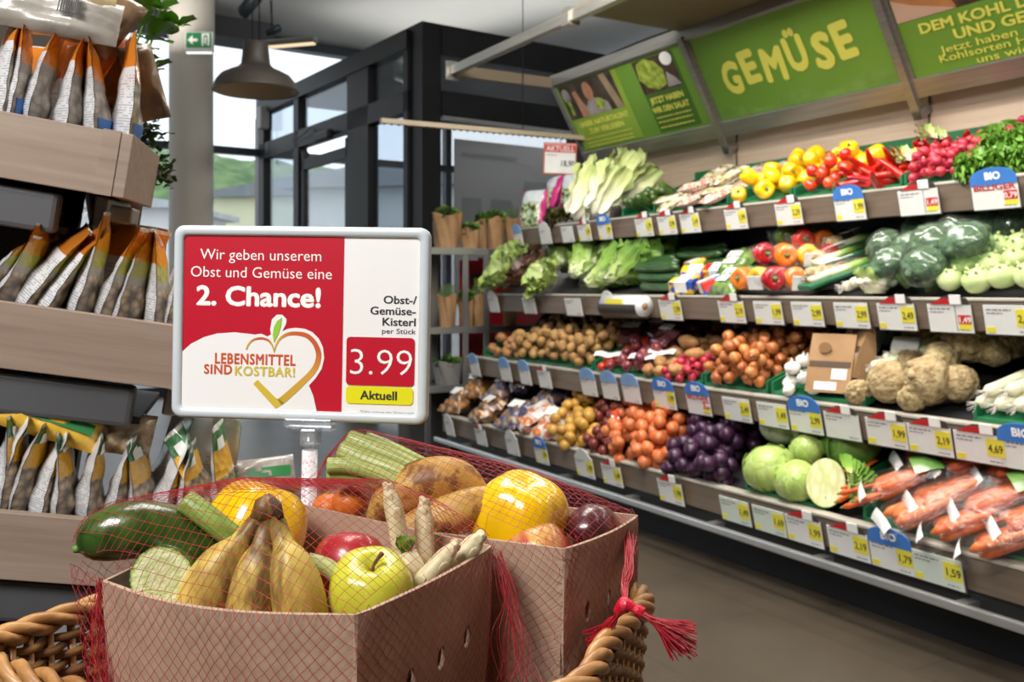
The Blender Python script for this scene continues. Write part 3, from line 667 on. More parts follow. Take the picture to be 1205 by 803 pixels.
M_cabp = cabbage_mat('pale_cabbage_leaf', (196, 206, 168), (212, 220, 186), (226, 230, 206))
M_sav = cabbage_mat('savoy_leaf', (92, 140, 60), (124, 166, 78), (160, 190, 112))
def cut_mat():
    t = NT('cut_cabbage'); tc = t.coord('Object'); n = t.n('TexVoronoi'); n.inputs['Scale'].default_value = 40
    mp = t.n('Mapping'); t.l(tc, mp.inputs[0]); mp.inputs['Scale'].default_value = (1, 1, .45); t.l(mp.outputs[0], n.inputs['Vector'])
    t.base(t.ramp(n.outputs['Distance'], [(.1, S(236, 232, 196)), (.6, S(206, 210, 142))])); t.bump(n.outputs['Distance'], .3, .01); return t.mat
M_cut = cut_mat()
M_film = film('clear_film'); M_wrap = film('tight_wrap', (222, 234, 226), .05, .14, .03, 26, .25)
M_label = mat('pack_label', (224, 226, 224), (236, 238, 236), 30, .4)
M_crate = mat('green_crate', (20, 92, 56), (28, 106, 66), 6, .45)
M_kraft = mat('kraft_paper', (146, 112, 76), (170, 134, 96), 7, .8, bump=.1)
# ------------------------------------------------------------------ vegetables: shapes
def pepper(mb_body, mb_stem, r, h=1.0, lob=.09, n=28, seed=0):
    ps = [(0, .10), (.18, .05), (.38, .0), (.6, .04), (.8, .22), (.93, .5), (1.0, .85), (1.0, 1.2), (.93, 1.5), (.76, 1.7), (.5, 1.74), (.25, 1.64), (.06, 1.56), (0, 1.56)]
    ps = [(q.x, q.y) for q in smooth_curve([(a, b, 0) for a, b in ps], 2)]
    def fn(u, v):
        k, z = ps[round(v * (len(ps) - 1))]; a = u * 2 * math.pi
        l = 1 + lob * (math.sqrt(math.cos(2 * a + seed) ** 2 + .02) - .62) * min(1, k * 1.4) + .03 * math.cos(a + seed * 2)
        return (r * k * l * math.cos(a), r * k * l * math.sin(a), r * h * (z - .87))
    mb_body.grid(fn, n, len(ps) - 1, cu=True)
    if mb_stem is not None:
        mb_stem.tube([(0, 0, r * h * .66), (0, 0, r * h * .9), (r * .12, 0, r * h * 1.12)], [r * .26, r * .13, r * .16], 8)
def body_stem(name, label, cat, bm, m, sm_=None, group=None, ms=None):
    t = thing(name, label, cat, None, group); bm.build('body', m, t)
    if sm_: sm_.build('stem', ms or M_stem, t)
    return t
def single(name, label, cat, mb, m, group=None): return tag(mb.build(name, m), label, cat, group)
def veg_taper(L, r0, r1, bend=0, n=9, seg=9):
    pts = []; rs = []
    for k in range(n + 1):
        u = k / n; pts.append((bend * math.sin(u * math.pi), 0, L * (u - .5))); rs.append((r0 + (r1 - r0) * u) * min(1, (math.sin(min(u, 1 - u) * math.pi) * 6 + .12)) ** .5)
    return pts, rs
def leafgrid(mb, L, w, curl=.3, ruf=.15, seed=0, M=None, nu=8, nv=7, fold=.2):
    r = random.Random(seed); ph = r.uniform(0, 6)
    def fn(u, v):
        e = (u - .5) * 2; ww = w * (.35 + .65 * math.sin(min(1, v * 1.02) * 2.2) ** .8) if v < .99 else w * .6
        z = curl * L * v * v + fold * w * e * e + ruf * w * abs(e) ** 1.5 * math.sin(v * 17 + ph + e * 3) + ruf * .5 * w * v * math.sin(e * 7 + ph)
        return (e * ww, L * v, z)
    return mb.grid(fn, nu, nv, M)
def head_of_leaves(mb, L, w, n=12, seed=0, open_=.35, ruf=.25, curl=.25):
    r = random.Random(seed)
    for k in range(n):
        a = k * 2.399; q = k / n
        M = Rm(a, 'Z') @ Tm(0, .008, 0) @ Rm(R(90) - open_ * (.3 + q) * 1.6, 'X') @ Sm(1, 1, 1)
        leafgrid(mb, L * r.uniform(.85, 1.05), w * r.uniform(.85, 1.1), -curl * .6, ruf, seed * 31 + k, M)
def pillow(mb, w, h, t_, seed=0, M=None, nu=12, nv=12, seal=.08, wr=.1):
    # flat bag lying in the x,z plane, bulging along y, with pressed seams
    def side(s):
        def fn(u, v):
            e, f = abs(2 * u - 1), abs(2 * v - 1)
            b = max(0, (1 - e ** 3)) ** .6 * max(0, (1 - f ** 4)) ** .6
            p = Vector((u * 5 + seed, v * 5, s * 3 + seed)); nz = noise.noise(p) * wr + .5 * wr * noise.noise(p * 3)
            return ((u - .5) * w * (1 - .05 * (1 - f * f) * 0), s * (t_ / 2 * b * (1 + 2.4 * nz) + .0004) + .35 * nz * t_ * (1 - b), (v - .5) * h + nz * .03 * h * e)
        return fn
    mb.grid(side(-1), nu, nv, M); 
    k = len(mb.f); mb.grid(side(1), nu, nv, M)
    for i in range(k, len(mb.f)): mb.f[i].reverse(); mb.uv[i] = list(reversed(mb.uv[i]))
def pile(i, x0, x1, n, r, v0=-.008, v1=.58, K=26, mound=0, seed=1, jit=.12):
    F = SHELF[i][0]; rg = random.Random(seed); out = []
    v0 += F; v1 += F
    for _ in range(n):
        rr = r * rg.uniform(1 - jit, 1 + jit); best = None
        for _k in range(K):
            x = rg.uniform(x0 + rr, x1 - rr); v = rg.uniform(v0 + rr, v1 - rr)
            z = bed(i, v) + rr * 1.06 + .006 + mound * math.sin(math.pi * (x - x0) / (x1 - x0))
            for (a, b, c, q) in out:
                d2 = (a - x) ** 2 + (b - v) ** 2; s = q + rr
                if d2 < s * s: z = max(z, c + math.sqrt(s * s - d2))
            sc_ = z - (v - F) * SHELF[i][3] + .06 * (v - F)
            if best is None or sc_ < best[0]: best = (sc_, x, v, z, rr)
        out.append(best[1:])
    return out
USED = set()
def put(proto, M, label, group=None):
    if proto.name not in USED:
        USED.add(proto.name); proto.matrix_local = M; proto['label'] = label
        if group: proto['group'] = group
        return proto
    return dup(proto, M, label, group)
def rrot(rg): return Euler((rg.uniform(0, 6.3), rg.uniform(0, 6.3), rg.uniform(0, 6.3))).to_matrix().to_4x4()
def heap(protos, r0, i, x0, x1, n, r, label, group, rot=None, **kw):
    rg = random.Random(kw.get('seed', 1) + 5)
    for (x, v, z, q) in pile(i, x0, x1, n, r, **kw):
        put(rg.choice(protos), MC @ Tm(x, v, z) @ (rot(rg) if rot else rrot(rg)) @ Sm(q / r0), label, group)
def X(i, px): return cx(px, SHELF[i][0])
def at(i, px, dv, dz=0):
    F = SHELF[i][0]; return MC @ Tm(cx(px, F + dv), F + dv, bed(i, F + dv) + dz)
def crate(i, x0, x1, label, d0=.05, d1=.6, h=.045):
    F = SHELF[i][0]; t = thing('crate', label, 'crate', MC, 'green crates on the case shelves')
    def slab(nm, xa, xb, va, vb, lo, hi):
        m = MB(); P = []
        for v in (va, vb):
            for x in (xa, xb):
                for k in (lo, hi): P.append((x, v, bed(i, v) + k))
        m.add(P, [(0, 1, 3, 2), (4, 6, 7, 5), (0, 4, 5, 1), (2, 3, 7, 6), (1, 5, 7, 3), (0, 2, 6, 4)], smooth=False); m.build(nm, M_crate, t)
    a, b = F + d0, F + d1
    slab('crate_base', x0, x1, a, b, -.006, 0); slab('side_wall', x0, x0 + .012, a, b, 0, h); slab('side_wall', x1 - .012, x1, a, b, 0, h)
    slab('front_wall', x0, x1, a, a + .008, 0, .008); slab('back_wall', x0, x1, b - .012, b, 0, h + .04)
    return t
# ------------------------------------------------------------------ prototypes
b, s_ = MB(), MB(); pepper(b, s_, .042, 1.0); YP = [body_stem('bell_pepper', '', 'pepper', b, M_yp, s_)]
b, s_ = MB(), MB(); pepper(b, s_, .042, 1.15, .12, seed=1.3); YP.append(body_stem('bell_pepper', '', 'pepper', b, M_yp, s_))
b, s_ = MB(), MB(); pts, rs = veg_taper(.17, .026, .006, .012); b.tube(pts, rs, 10); s_.tube([(0, 0, -.08), (0, 0, -.1), (.008, 0, -.118)], [.012, .006, .006], 6)
CHI = [body_stem('pointed_pepper', '', 'pepper', b, M_rp, s_)]
b = MB(); b.blob(.03, .03, .026, sub=3, fn=lambda p: 1 - .12 * max(0, p.z) ** 6); s_ = MB(); s_.tube([(0, 0, .02), (0, 0, .034)], .003, 5)
TOM = [body_stem('tomato', '', 'tomato', b, M_tom, s_)]
b = MB(); b.blob(.019, .019, .021, sub=2, amp=.06); b.tube([(0, 0, -.018), (.004, 0, -.04)], [.004, .0008], 5); b.tube([(0, 0, .018), (0, .002, .032)], [.005, .003], 5)
RAD = [single('radish', '', 'radish', b, M_rad)]
POT = []
for k in range(3):
    b = MB(); b.blob(.034, .026, .025, sub=3, amp=.14, fr=1.6, seed=k); POT.append(single('potato', '', 'potato', b, M_pot))
SPO = []
for k in range(2):
    b = MB(); b.blob(.055, .032, .03, sub=3, amp=.2, fr=1.8, seed=k + 9); SPO.append(single('sweet_potato', '', 'potato', b, M_spot))
def onion_prof(k=1): return [(0, -.98), (.12, -.97), (.3, -.93), (.6, -.76), (.88, -.4), (1, 0), (.93, .36), (.7, .68), (.4, .88), (.18, 1.02), (.1, 1.25 * k), (.03, 1.4 * k)]
ONI = []
for k in range(3):
    b = MB(); b.lathe([(r * .028, z * .026 * (1 + .12 * k)) for r, z in onion_prof()], 14, lob=.04, lobn=3, ph=k); ONI.append(single('onion', '', 'onion', b, M_oni))
b = MB(); b.lathe([(r * .028, z * .024) for r, z in onion_prof()], 14, lob=.04, lobn=3); RON = [single('red_onion', '', 'onion', b, M_ron)]
b = MB(); b.lathe([(r * .03, z * .024) for r, z in onion_prof(1.2)], 18, lob=.07, lobn=7); GAR = [single('garlic_bulb', '', 'garlic', b, M_gar)]
b = MB(); b.blob(.07, .068, .062, sub=4, amp=.09, fr=3.2, seed=3); CEL = [single('celeriac', '', 'celeriac', b, M_cel)]
b = MB(); b.blob(.066, .070, .064, sub=4, amp=.1, fr=3.6, seed=8)
for k in range(9): b.blob(.012, .012, .014, Tm(.042 * math.cos(k * .9), .042 * math.sin(k * .9), -.045), sub=2, amp=.2)
CEL.append(single('celeriac', '', 'celeriac', b, M_cel))
b = MB(); b.blob(.05, .05, .043, sub=3, amp=.08, fr=1.5); s_ = MB(); rg = random.Random(3)
for k in range(5):
    a = k * 1.26; s_.tube([(.022 * math.cos(a), .022 * math.sin(a), .034), (.032 * math.cos(a), .032 * math.sin(a), .044 + .008 * rg.random())], [.006, .005], 6)
KOH = [body_stem('kohlrabi', '', 'kohlrabi', b, M_koh, s_, None, M_koh)]
t = thing('broccoli', '', 'broccoli'); b = MB()
b.blob(.07, .07, .045, Tm(0, 0, .03), sub=4, amp=.1, fr=6)
for k in range(26):
    a = k * 2.4; q = math.sqrt(k / 26) * .062; b.blob(.019, .019, .016, Tm(q * math.cos(a), q * math.sin(a), .062 - q * q * 7), sub=2, amp=.3, fr=4, seed=k)
b.build('head', M_bro, t); MB().tube([(0, 0, .03), (0, 0, -.03), (.004, 0, -.075)], [.035, .02, .022], 12).build('stalk', M_brs, t)
b = MB(); b.blob(.078, .078, .07, Tm(0, 0, .018), sub=3, amp=.14, fr=2.4); b.build('wrap', M_wrap, t); BRO = [t]
t = thing('cauliflower', '', 'cauliflower'); b = MB()
for k in range(30):
    a = k * 2.4; q = math.sqrt(k / 30) * .06; b.blob(.02, .02, .018, Tm(q * math.cos(a), q * math.sin(a), .05 - q * q * 8), sub=2, amp=.3, fr=4, seed=k)
b.blob(.06, .06, .04, Tm(0, 0, .02), sub=3); b.build('head', M_cau, t); b = MB()
for k in range(6): leafgrid(b, .1, .045, .2, .2, k, Rm(k * 1.05, 'Z') @ Tm(0, .035, -.02) @ Rm(R(55), 'X'))
b.build('leaves', M_pal, t); CAU = [t]
b = MB(); pts, rs = veg_taper(.2, .016, .006, .006); b.tube(pts, rs, 9); s_ = MB(); s_.tube([(0, 0, -.098), (0, 0, -.112)], [.007, .004], 6)
CAR = [body_stem('carrot', '', 'carrot', b, M_car, s_)]
b = MB(); pts, rs = veg_taper(.34, .021, .021, .006, 12); b.tube(pts, rs, 12); CUC = [single('cucumber', '', 'cucumber', b, M_cuc)]
b = MB(); pts, rs = veg_taper(.2, .024, .019, .008, 12); b.tube(pts, rs, 12); s_ = MB(); s_.tube([(0, 0, .095), (.003, 0, .118)], [.011, .009], 6)
ZUC = [body_stem('courgette', '', 'courgette', b, M_zuc, s_)]
def leek_thing(nm, m, L=.5, r=.018, green=True, seed=0):
    t = thing(nm, '', 'leek'); b = MB(); rg = random.Random(seed)
    b.tube([(0, 0, 0), (0, 0, .015), (0, 0, .05), (0, 0, L * .4), (0, 0, L * .55)], [r * .7, r * 1.15, r * 1.05, r, r * 1.1], 12)
    for f in range(len(b.uv)): b.uv[f] = [(u, v * .55) for u, v in b.uv[f]]
    b.build('shaft', m, t); lf = MB()
    for k in range(7):
        a = (k - 3) * .09; k0 = len(lf.uv)
        leafgrid(lf, L * .6 * rg.uniform(.75, 1), r * 1.3, .15 * (1 if k % 2 else -1), .08, seed + k, Tm(0, 0, L * .45) @ Rm(a, 'Y') @ Rm(R(90), 'X') @ Rm(rg.uniform(-.5, .5), 'Y'), 4, 8)
        for f in range(k0, len(lf.uv)): lf.uv[f] = [(u, .5 + v * .5) for u, v in lf.uv[f]]
    lf.build('leaves', m, t); rt = MB()
    for k in range(14):
        a = k * 2.4; rt.tube([(.008 * math.cos(a), .008 * math.sin(a), 0), (.02 * math.cos(a), .02 * math.sin(a), -.018 - .012 * rg.random())], [.0016, .0006], 4)
    rt.build('roots', M_gar, t); return t
LEE = [leek_thing('leek', M_leek)]; LEP = [leek_thing('pale_leek', M_leekp, .42, .02, seed=4)]
CHC = []
for k in range(2):
    b = MB()
    def cf(p, k=k):
        a = math.atan2(p.y, p.x); return 1 + .05 * math.cos(7 * a + 3 * p.z) + .05 * noise.noise(p * 5 + Vector((k, 0, 0)))
    b.blob(.068, .062, .17, sub=4, fn=cf)
    for q in range(5): leafgrid(b, .31, .05, -.08, .34, q + 7 * k, Rm(q * 1.26 + k, 'Z') @ Tm(0, .05, -.15) @ Rm(R(84), 'X'), 8, 9, -.5)
    CHC.append(single('chinese_cabbage', '', 'cabbage', b, M_chi))
def lettuce(name, m, L, w, n, seed, op, ruf=.28, wrap=True, cat='lettuce'):
    t = thing(name, '', cat); b = MB(); head_of_leaves(b, L, w, n, seed, op, ruf); b.build('leaves', m, t)
    if wrap:
        b = MB(); b.blob(w * 1.15, w * 1.15, L * .54, Tm(0, 0, L * .45), sub=3, amp=.25, fr=2.2, seed=seed); b.build('bag', M_film, t)
    return t
ROM = [lettuce('romaine_lettuce', M_rom, .27, .07, 14, k, .28) for k in range(2)]
PAL = [lettuce('bagged_lettuce', M_pal, .2, .075, 14, 3, .45)]; BRL = [lettuce('bagged_lettuce', M_brl, .2, .07, 14, 4, .4)]
CUR = [lettuce('curly_lettuce', M_curl, .10, .034, 40, 6, .8, .75, False)]; LOL = [lettuce('lollo_lettuce', M_lol, .11, .055, 18, 7, .8, .5, False)]
# ------------------------------------------------------------------ top shelf
def salad_mat():
    t = NT('salad_bag_print'); tc = t.n('TexCoord'); sp = t.n('SeparateXYZ'); t.l(tc.outputs['UV'], sp.inputs[0])
    e = t.math('ABSOLUTE', t.math('SUBTRACT', sp.outputs[0], .5)); v = t.coord()
    c = t.ramp(t.noise(v, 28, 4), [(.36, S(70, 34, 44)), (.46, S(110, 140, 60)), (.56, S(196, 204, 196)), (.7, S(150, 178, 90))])
    c2 = t.mix(t.math('GREATER_THAN', sp.outputs[1], .62), c, S(206, 214, 220))
    c2 = t.mix(t.math('GREATER_THAN', t.math('MULTIPLY_ADD', t.noise(v, 8), .14, e), .44), c2, S(190, 44, 120))
    t.base(c2); t.p.inputs['Roughness'].default_value = .25; t.p.inputs['Coat Weight'].default_value = .4; return t.mat
b = MB(); pillow(b, .2, .26, .09, 1, wr=.22); SAL = [single('salad_bag', '', 'salad bag', b, salad_mat())]
for px, dv, dz, rz, lean, lb in ((628, .10, .11, 25, -18, 'pink-edged salad bag lowest at the left end of the top shelf'), (650, .22, .16, -10, -20, 'pink-edged salad bag standing tallest behind the lollo lettuce'), (676, .26, .14, 30, -14, 'pink-edged salad bag leaning against the Chinese cabbage')):
    put(SAL[0], at(0, px, dv, dz) @ Rm(R(rz), 'Z') @ Rm(R(lean), 'X'), lb, 'salad bags on the top shelf')
put(LOL[0], at(0, 661, .07, .02) @ Rm(R(20), 'X'), 'red-tipped lollo lettuce in front of the salad bags')
for k, (px, dv, dz, tx, ty) in enumerate(((690, .10, .15, -24, 8), (702, .24, .17, -28, -4), (715, .12, .15, -28, 12), (733, .28, .17, -36, 10), (726, .40, .16, -40, -5), (745, .34, .13, -48, 18))):
    put(CHC[k % 2], at(0, px, dv, dz) @ Rm(R(tx), 'X') @ Rm(R(ty), 'Y') @ Rm(k, 'Z'),
        ['leftmost Chinese cabbage, beside the lollo lettuce', 'tall Chinese cabbage behind the leftmost one', 'front Chinese cabbage in the middle of the group', 'Chinese cabbage leaning back next to the courgettes', 'Chinese cabbage at the very back of the group', 'rightmost Chinese cabbage lying behind the courgettes'][k], 'Chinese cabbages on the top shelf')
crate(0, X(0, 722) + .01, X(0, 762), 'green crate holding the courgettes on the top shelf')
heap(ZUC, .03, 0, X(0, 722) + .03, X(0, 762) - .02, 11, .03, 'dark green courgette in the crate beside the Chinese cabbages', 'courgettes on the top shelf', rot=lambda g: Rm(R(g.uniform(-14, 14)), 'Z') @ Rm(R(90 - 20), 'X') @ Rm(R(180), 'Y') @ Rm(g.uniform(0, 6), 'Z'), v0=.05, v1=.55, seed=4)
crate(0, X(0, 764), X(0, 848), 'green crate of vegetable packs left of the yellow peppers')
b = MB(); pillow(b, .075, .24, .045, 5, wr=.2)
def pack_mat():
    t = NT('mixed_pack_print'); v = t.coord('Object', (1, 1, 1)); oi = t.n('ObjectInfo')
    c = t.ramp(t.noise(v, 34, 4), [(.35, S(96, 84, 60)), (.48, S(206, 198, 186)), (.58, S(190, 70, 56)), (.68, S(214, 210, 202))])
    c2 = t.ramp(t.noise(v, 26, 4), [(.35, S(90, 96, 50)), (.5, S(190, 176, 140)), (.65, S(206, 204, 200))])
    t.base(t.mix(t.math('GREATER_THAN', oi.outputs['Random'], .5), c, c2)); t.p.inputs['Roughness'].default_value = .2; t.p.inputs['Coat Weight'].default_value = .6; return t.mat
PAK = [single('vegetable_pack', '', 'vegetable pack', b, pack_mat())]
heap(PAK, .045, 0, X(0, 764) + .02, X(0, 848) - .02, 26, .042, 'slim clear pack of white and red vegetables in the green crate', 'vegetable packs on the top shelf', rot=lambda g: Rm(R(g.uniform(-16, 16)), 'Z') @ Rm(R(-70 + g.uniform(-12, 12)), 'X') @ Rm(R(g.uniform(-25, 25)), 'Y'), seed=8)
crate(0, X(0, 850), X(0, 922), 'green crate of yellow peppers on the top shelf')
heap(YP, .044, 0, X(0, 850) + .02, X(0, 922) - .02, 25, .041, 'loose yellow bell pepper heaped left of the small red tomatoes', 'loose yellow peppers', seed=3, mound=.0)
crate(0, X(0, 924), X(0, 972), 'green crate of tomatoes and peppers left of the chillies')
heap(TOM, .032, 0, X(0, 924) + .02, X(0, 972) - .02, 13, .032, 'round red tomato at the front of the crate by the chillies', 'tomatoes on the top shelf', v0=.05, v1=.26, seed=5)
heap(YP, .046, 0, X(0, 924) + .0, X(0, 972), 7, .046, 'large yellow bell pepper behind the red tomatoes', 'yellow peppers behind the tomatoes', v0=.2, v1=.46, seed=6)
crate(0, X(0, 974), X(0, 1052), 'green crate of red pointed peppers on the top shelf')
heap(CHI, .028, 0, X(0, 974) + .02, X(0, 1052) - .02, 42, .029, 'shiny red pointed pepper in the heap left of the radishes', 'red pointed peppers', rot=lambda g: Rm(R(g.uniform(-60, 60)), 'Z') @ Rm(R(75 + g.uniform(-25, 25)), 'X') @ Rm(g.uniform(0, 6), 'Z'), seed=7)
crate(0, X(0, 1054), X(0, 1138), 'green crate of radishes on the top shelf')
heap(RAD, .021, 0, X(0, 1054) + .03, X(0, 1138) - .02, 120, .021, 'small pink-red radish in the heap between chillies and curly lettuce', 'radishes', seed=9, mound=.02)
b = MB(); rg = random.Random(2)
for k in range(14): leafgrid(b, .09, .018, .2, .3, k, Rm(rg.uniform(-1, 1), 'Z') @ Tm(rg.uniform(-.05, .05), 0, rg.uniform(0, .02)) @ Rm(rg.uniform(.1, .6), 'X'), 4, 5)
RLF = [single('radish_greens', '', 'leaves', b, M_pal)]
for px, dv, lb in ((1072, .12, 'wilted radish greens at the front left of the radishes'), (1100, .42, 'radish greens at the back of the radish heap')): put(RLF[0], at(0, px, dv, .09 if dv > .2 else .07) @ Rm(R(60), 'Z'), lb)
for k, (px, dv, dz) in enumerate(((1150, .07, .0), (1185, .09, .0), (1168, .22, .03), (1200, .24, .03), (1215, .10, .0), (1180, .38, .03), (1225, .3, .03))):
    put(CUR[0], at(0, px, dv, dz + .02) @ Rm(R(18), 'X') @ Rm(k * 1.1, 'Z') @ Sm(.88), ['curly green lettuce at the front beside the radishes', 'curly green lettuce at the front behind the BILLIGER card', 'curly green lettuce in the second row near the radishes', 'curly green lettuce in the second row at the picture edge', 'front curly green lettuce cut by the picture edge', 'curly green lettuce at the very back of the bed', 'back curly green lettuce cut by the picture edge'][k], 'curly lettuces')
# ------------------------------------------------------------------ second shelf
put(PAL[0], at(1, 601, .07, .05) @ Rm(R(50), 'X') @ Rm(1, 'Z'), 'pale bagged lettuce at the left end of the second shelf')
put(PAL[0], at(1, 612, .22, .09) @ Rm(R(50), 'X') @ Rm(2, 'Z'), 'pale bagged lettuce behind the end one on the second shelf')
put(BRL[0], at(1, 633, .08, .05) @ Rm(R(40), 'X') @ Rm(R(-20), 'Y'), 'brown-tinged bagged lettuce at the front of the second shelf')
put(PAL[0], at(1, 652, .08, .04) @ Rm(R(55), 'X') @ Rm(3, 'Z') @ Sm(.9), 'pale bagged lettuce right of the brown-tinged one')
for k, (px, dv, dz, rz) in enumerate(((655, .26, .10, 20), (690, .06, .05, -35), (672, .16, .07, 0), (712, .10, .06, -50), (700, .24, .10, -30), (735, .22, .08, -60), (690, .40, .12, -10), (728, .40, .12, -30), (752, .34, .1, -55))):
    put(ROM[k % 2], at(1, px, dv, dz) @ Rm(R(rz + 15), 'Z') @ Rm(R(-62), 'X') @ Rm(k, 'Z'),
        'bagged romaine lettuce ' + ['behind the pale lettuces', 'at the front above its own price card', 'second from the left in the front row', 'at the front left of the bag roll', 'in the middle of the romaine heap', 'beside the cucumbers', 'at the back under the Chinese cabbages', 'at the back under the courgettes', 'at the back beside the cucumbers'][k], 'romaine lettuces')
for k in range(27):
    row, lay = k % 9, k // 9
    put(CUC[0], at(1, 778 - lay * 3, .07 + row * .055 + lay * .02, .03 + lay * .04) @ Rm(R(rnd.uniform(-4, 4)), 'Z') @ Rm(R(90), 'Y'), 'long dark cucumber lying sideways in the stack left of the snack boxes', 'cucumbers on the second shelf')
bx = [((200, 30, 40), (226, 190, 40)), ((228, 186, 40), (30, 70, 160)), ((226, 96, 36), (236, 220, 90)), ((40, 90, 180), (220, 60, 50))]
for k, (px, dv, dz, rz, lb) in enumerate(((806, .09, .03, 20, 'yellow and blue snack box at the front'), (822, .30, .06, -20, 'red-topped snack vegetable box at the back'), (836, .08, .03, -30, 'orange snack box at the front right'), (845, .2, .05, 30, 'blue snack box behind the front ones'), (818, .18, .05, 40, 'yellow snack box in the middle'))):
    t = thing('snack_box', lb + ' on the second shelf', 'vegetable box', at(1, px, dv, dz) @ Rm(R(rz), 'Z') @ Rm(R(22), 'X'), 'snack vegetable boxes'); c1, c2 = bx[(k + 1) % 4]
    MB().box(.13, .1, .07, bev=.008).build('carton', mat('snack_%d' % k, c1, c2, 14, .35, lo=.48, hi=.52, coat=.4), t)
    MB().b2(-.03, .035, -.052, .053, -.02, .037, bev=.002).build('band', M_label, t)
b = MB(); pillow(b, .17, .2, .08, 9, wr=.2)
t = thing('leaf_pack', '', 'salad bag'); b.build('pouch', mat('leaf_pack_print', (60, 88, 40), (128, 158, 80), 24, .2, coat=.6, detail=4), t); MB().b2(-.04, .03, -.046, -.04, -.05, .04).build('label', M_label, t); LPK = t
for px, dv, dz, rz, lb in ((862, .08, .05, -5, 'green leaf pack with white label in front of another'), (868, .24, .08, 10, 'green leaf pack with white label behind the front one')): put(LPK, at(1, px, dv, dz) @ Rm(R(rz), 'Z') @ Rm(R(-50), 'X'), lb, 'leaf packs')
def trio(cols):
    t = thing('pepper_bag', '', 'pepper bag')
    for k, m in enumerate(cols):
        b, s2 = MB(), MB(); pepper(b, s2, .045, 1.05, seed=k); o = b.build('pepper', m, t, Tm((k - 1) * .082, 0, 0) @ Rm(R(70), 'X') @ Rm(k * 2, 'Z')); s2.build('pepper_stem', M_stem, o)
    b = MB(); b.blob(.15, .058, .056, sub=3, amp=.14, fr=3); b.build('bag', M_film, t)
    MB().b2(-.02, .045, -.062, -.058, -.025, .03).build('label', M_label, t); return t
TR = [trio((M_rp, M_op, M_gp)), trio((M_op, M_yp, M_rp)), trio((M_gp, M_rp, M_yp))]
for k, (px, dv, dz, rz, q) in enumerate(((895, .08, .06, 10, 1), (935, .07, .06, 55, 0), (920, .26, .11, 70, 0), (950, .22, .11, 50, 1), (945, .40, .15, 65, 2), (968, .38, .13, 60, 0))):
    put(TR[q], at(1, px, dv, dz) @ Rm(R(rz), 'Z') @ Rm(R(20), 'X') @ Sm(1.1), 'three-pepper bag ' + ['at the front left, orange and yellow', 'at the front with the red pepper foremost', 'in the second row pointing to the back', 'in the second row next to the soup vegetables', 'at the back left of the group', 'at the back beside the soup vegetables'][k], 'three-coloured pepper bags')
def soup():
    t = thing('soup_vegetable_pack', '', 'vegetable pack')
    MB().b2(-.06, .06, -.13, .13, 0, .025, bev=.01).build('tray', M_crate, t)
    for x in (-.03, 0): c = MB(); p, q = veg_taper(.22, .016, .008); c.tube(p, q, 8, Tm(x, 0, .035) @ Rm(R(90), 'X')); c.build('carrot', M_car, t)
    MB().tube([(.035, -.11, .035), (.035, .12, .035)], .016, 10).build('leek', M_leek, t); MB().blob(.035, .04, .028, Tm(.01, -.07, .055), sub=2, amp=.2).build('celeriac_piece', M_cel, t)
    MB().blob(.07, .14, .05, Tm(0, 0, .03), sub=3, amp=.12).build('wrap', M_film, t); MB().b2(-.04, .035, -.02, .05, .078, .08).build('label', M_label, t); return t
SOU = soup()
for k, (px, dv, dz, rz) in enumerate(((985, .30, .05, -30), (996, .18, .03, -40), (978, .14, .03, -20), (1004, .4, .08, -30))): put(SOU, at(1, px, dv, dz) @ Rm(R(rz), 'Z') @ Rm(R(20), 'X'), 'wrapped soup vegetable tray ' + ['at the back beside the peppers', 'in the middle behind the leek roots', 'at the front beside the pepper bags', 'at the very back beside the broccoli'][k], 'soup vegetable trays')
for k, (px, dv, dz, rz, rx) in enumerate(((1000, .06, .04, -32, -70), (1012, .08, .05, -36, -62), (992, .05, .03, -26, -74))):
    put(LEE[0], at(1, px, dv, dz) @ Rm(R(rz), 'Z') @ Rm(R(rx), 'X'), 'green leek ' + ['with its root at the front, in the middle of three', 'rising highest, right of the other two roots', 'with its root furthest left of the three'][k], 'leeks on the second shelf')
put(CAU[0], at(1, 1030, .07, .02), 'small cauliflower between the leek roots and the broccoli')
for k, (px, dv, dz, s) in enumerate(((1052, .10, .08, 1.1), (1090, .07, .08, 1.1), (1075, .22, .10, 1.1), (1045, .26, .11, 1), (1100, .22, .11, 1.25), (1128, .30, .12, 1.25), (1140, .16, .13, 1.2), (1112, .42, .13, 1.2), (1085, .40, .12, 1.1), (1160, .38, .12, 1.3), (1190, .4, .12, 1.2))):
    put(BRO[0], at(1, px, dv, dz) @ Rm(R(38), 'X') @ Rm(R((k * 37) % 50 - 25), 'Y') @ Rm(k, 'Z') @ Sm(s), 'film-wrapped broccoli ' + ['at the front next to the cauliflower', 'at the front left of the kohlrabi', 'in the second row behind the front pair', 'behind the cauliflower', 'in the second row behind the kohlrabi', 'large, in the back row above the kohlrabi', 'right above the front kohlrabi', 'at the back under the radishes', 'at the back left of the group', 'at the back under the curly lettuce', 'at the back by the picture edge'][k], 'broccoli heads')
for k, (px, dv, dz, s) in enumerate(((1118, .07, .05, .9), (1150, .06, .05, 1), (1135, .15, .09, 1.15), (1180, .07, .06, .95), (1165, .17, .07, 1.0), (1172, .27, .10, 1), (1195, .18, .08, 1), (1212, .08, .06, 1), (1200, .29, .1, 1))):
    put(KOH[0], at(1, px, dv, dz) @ Rm(R(15 + 13 * (k % 3)), 'X') @ Rm(k * 1.7, 'Z') @ Sm(s), 'pale green kohlrabi ' + ['at the left front corner', 'at the front, second from the left', 'on top, largest of the group', 'at the front near the picture edge', 'in the second row in the middle', 'in the back row with stubby stalks', 'in the second row by the picture edge', 'at the front, cut by the picture edge', 'in the back row by the picture edge'][k], 'kohlrabi on the second shelf')
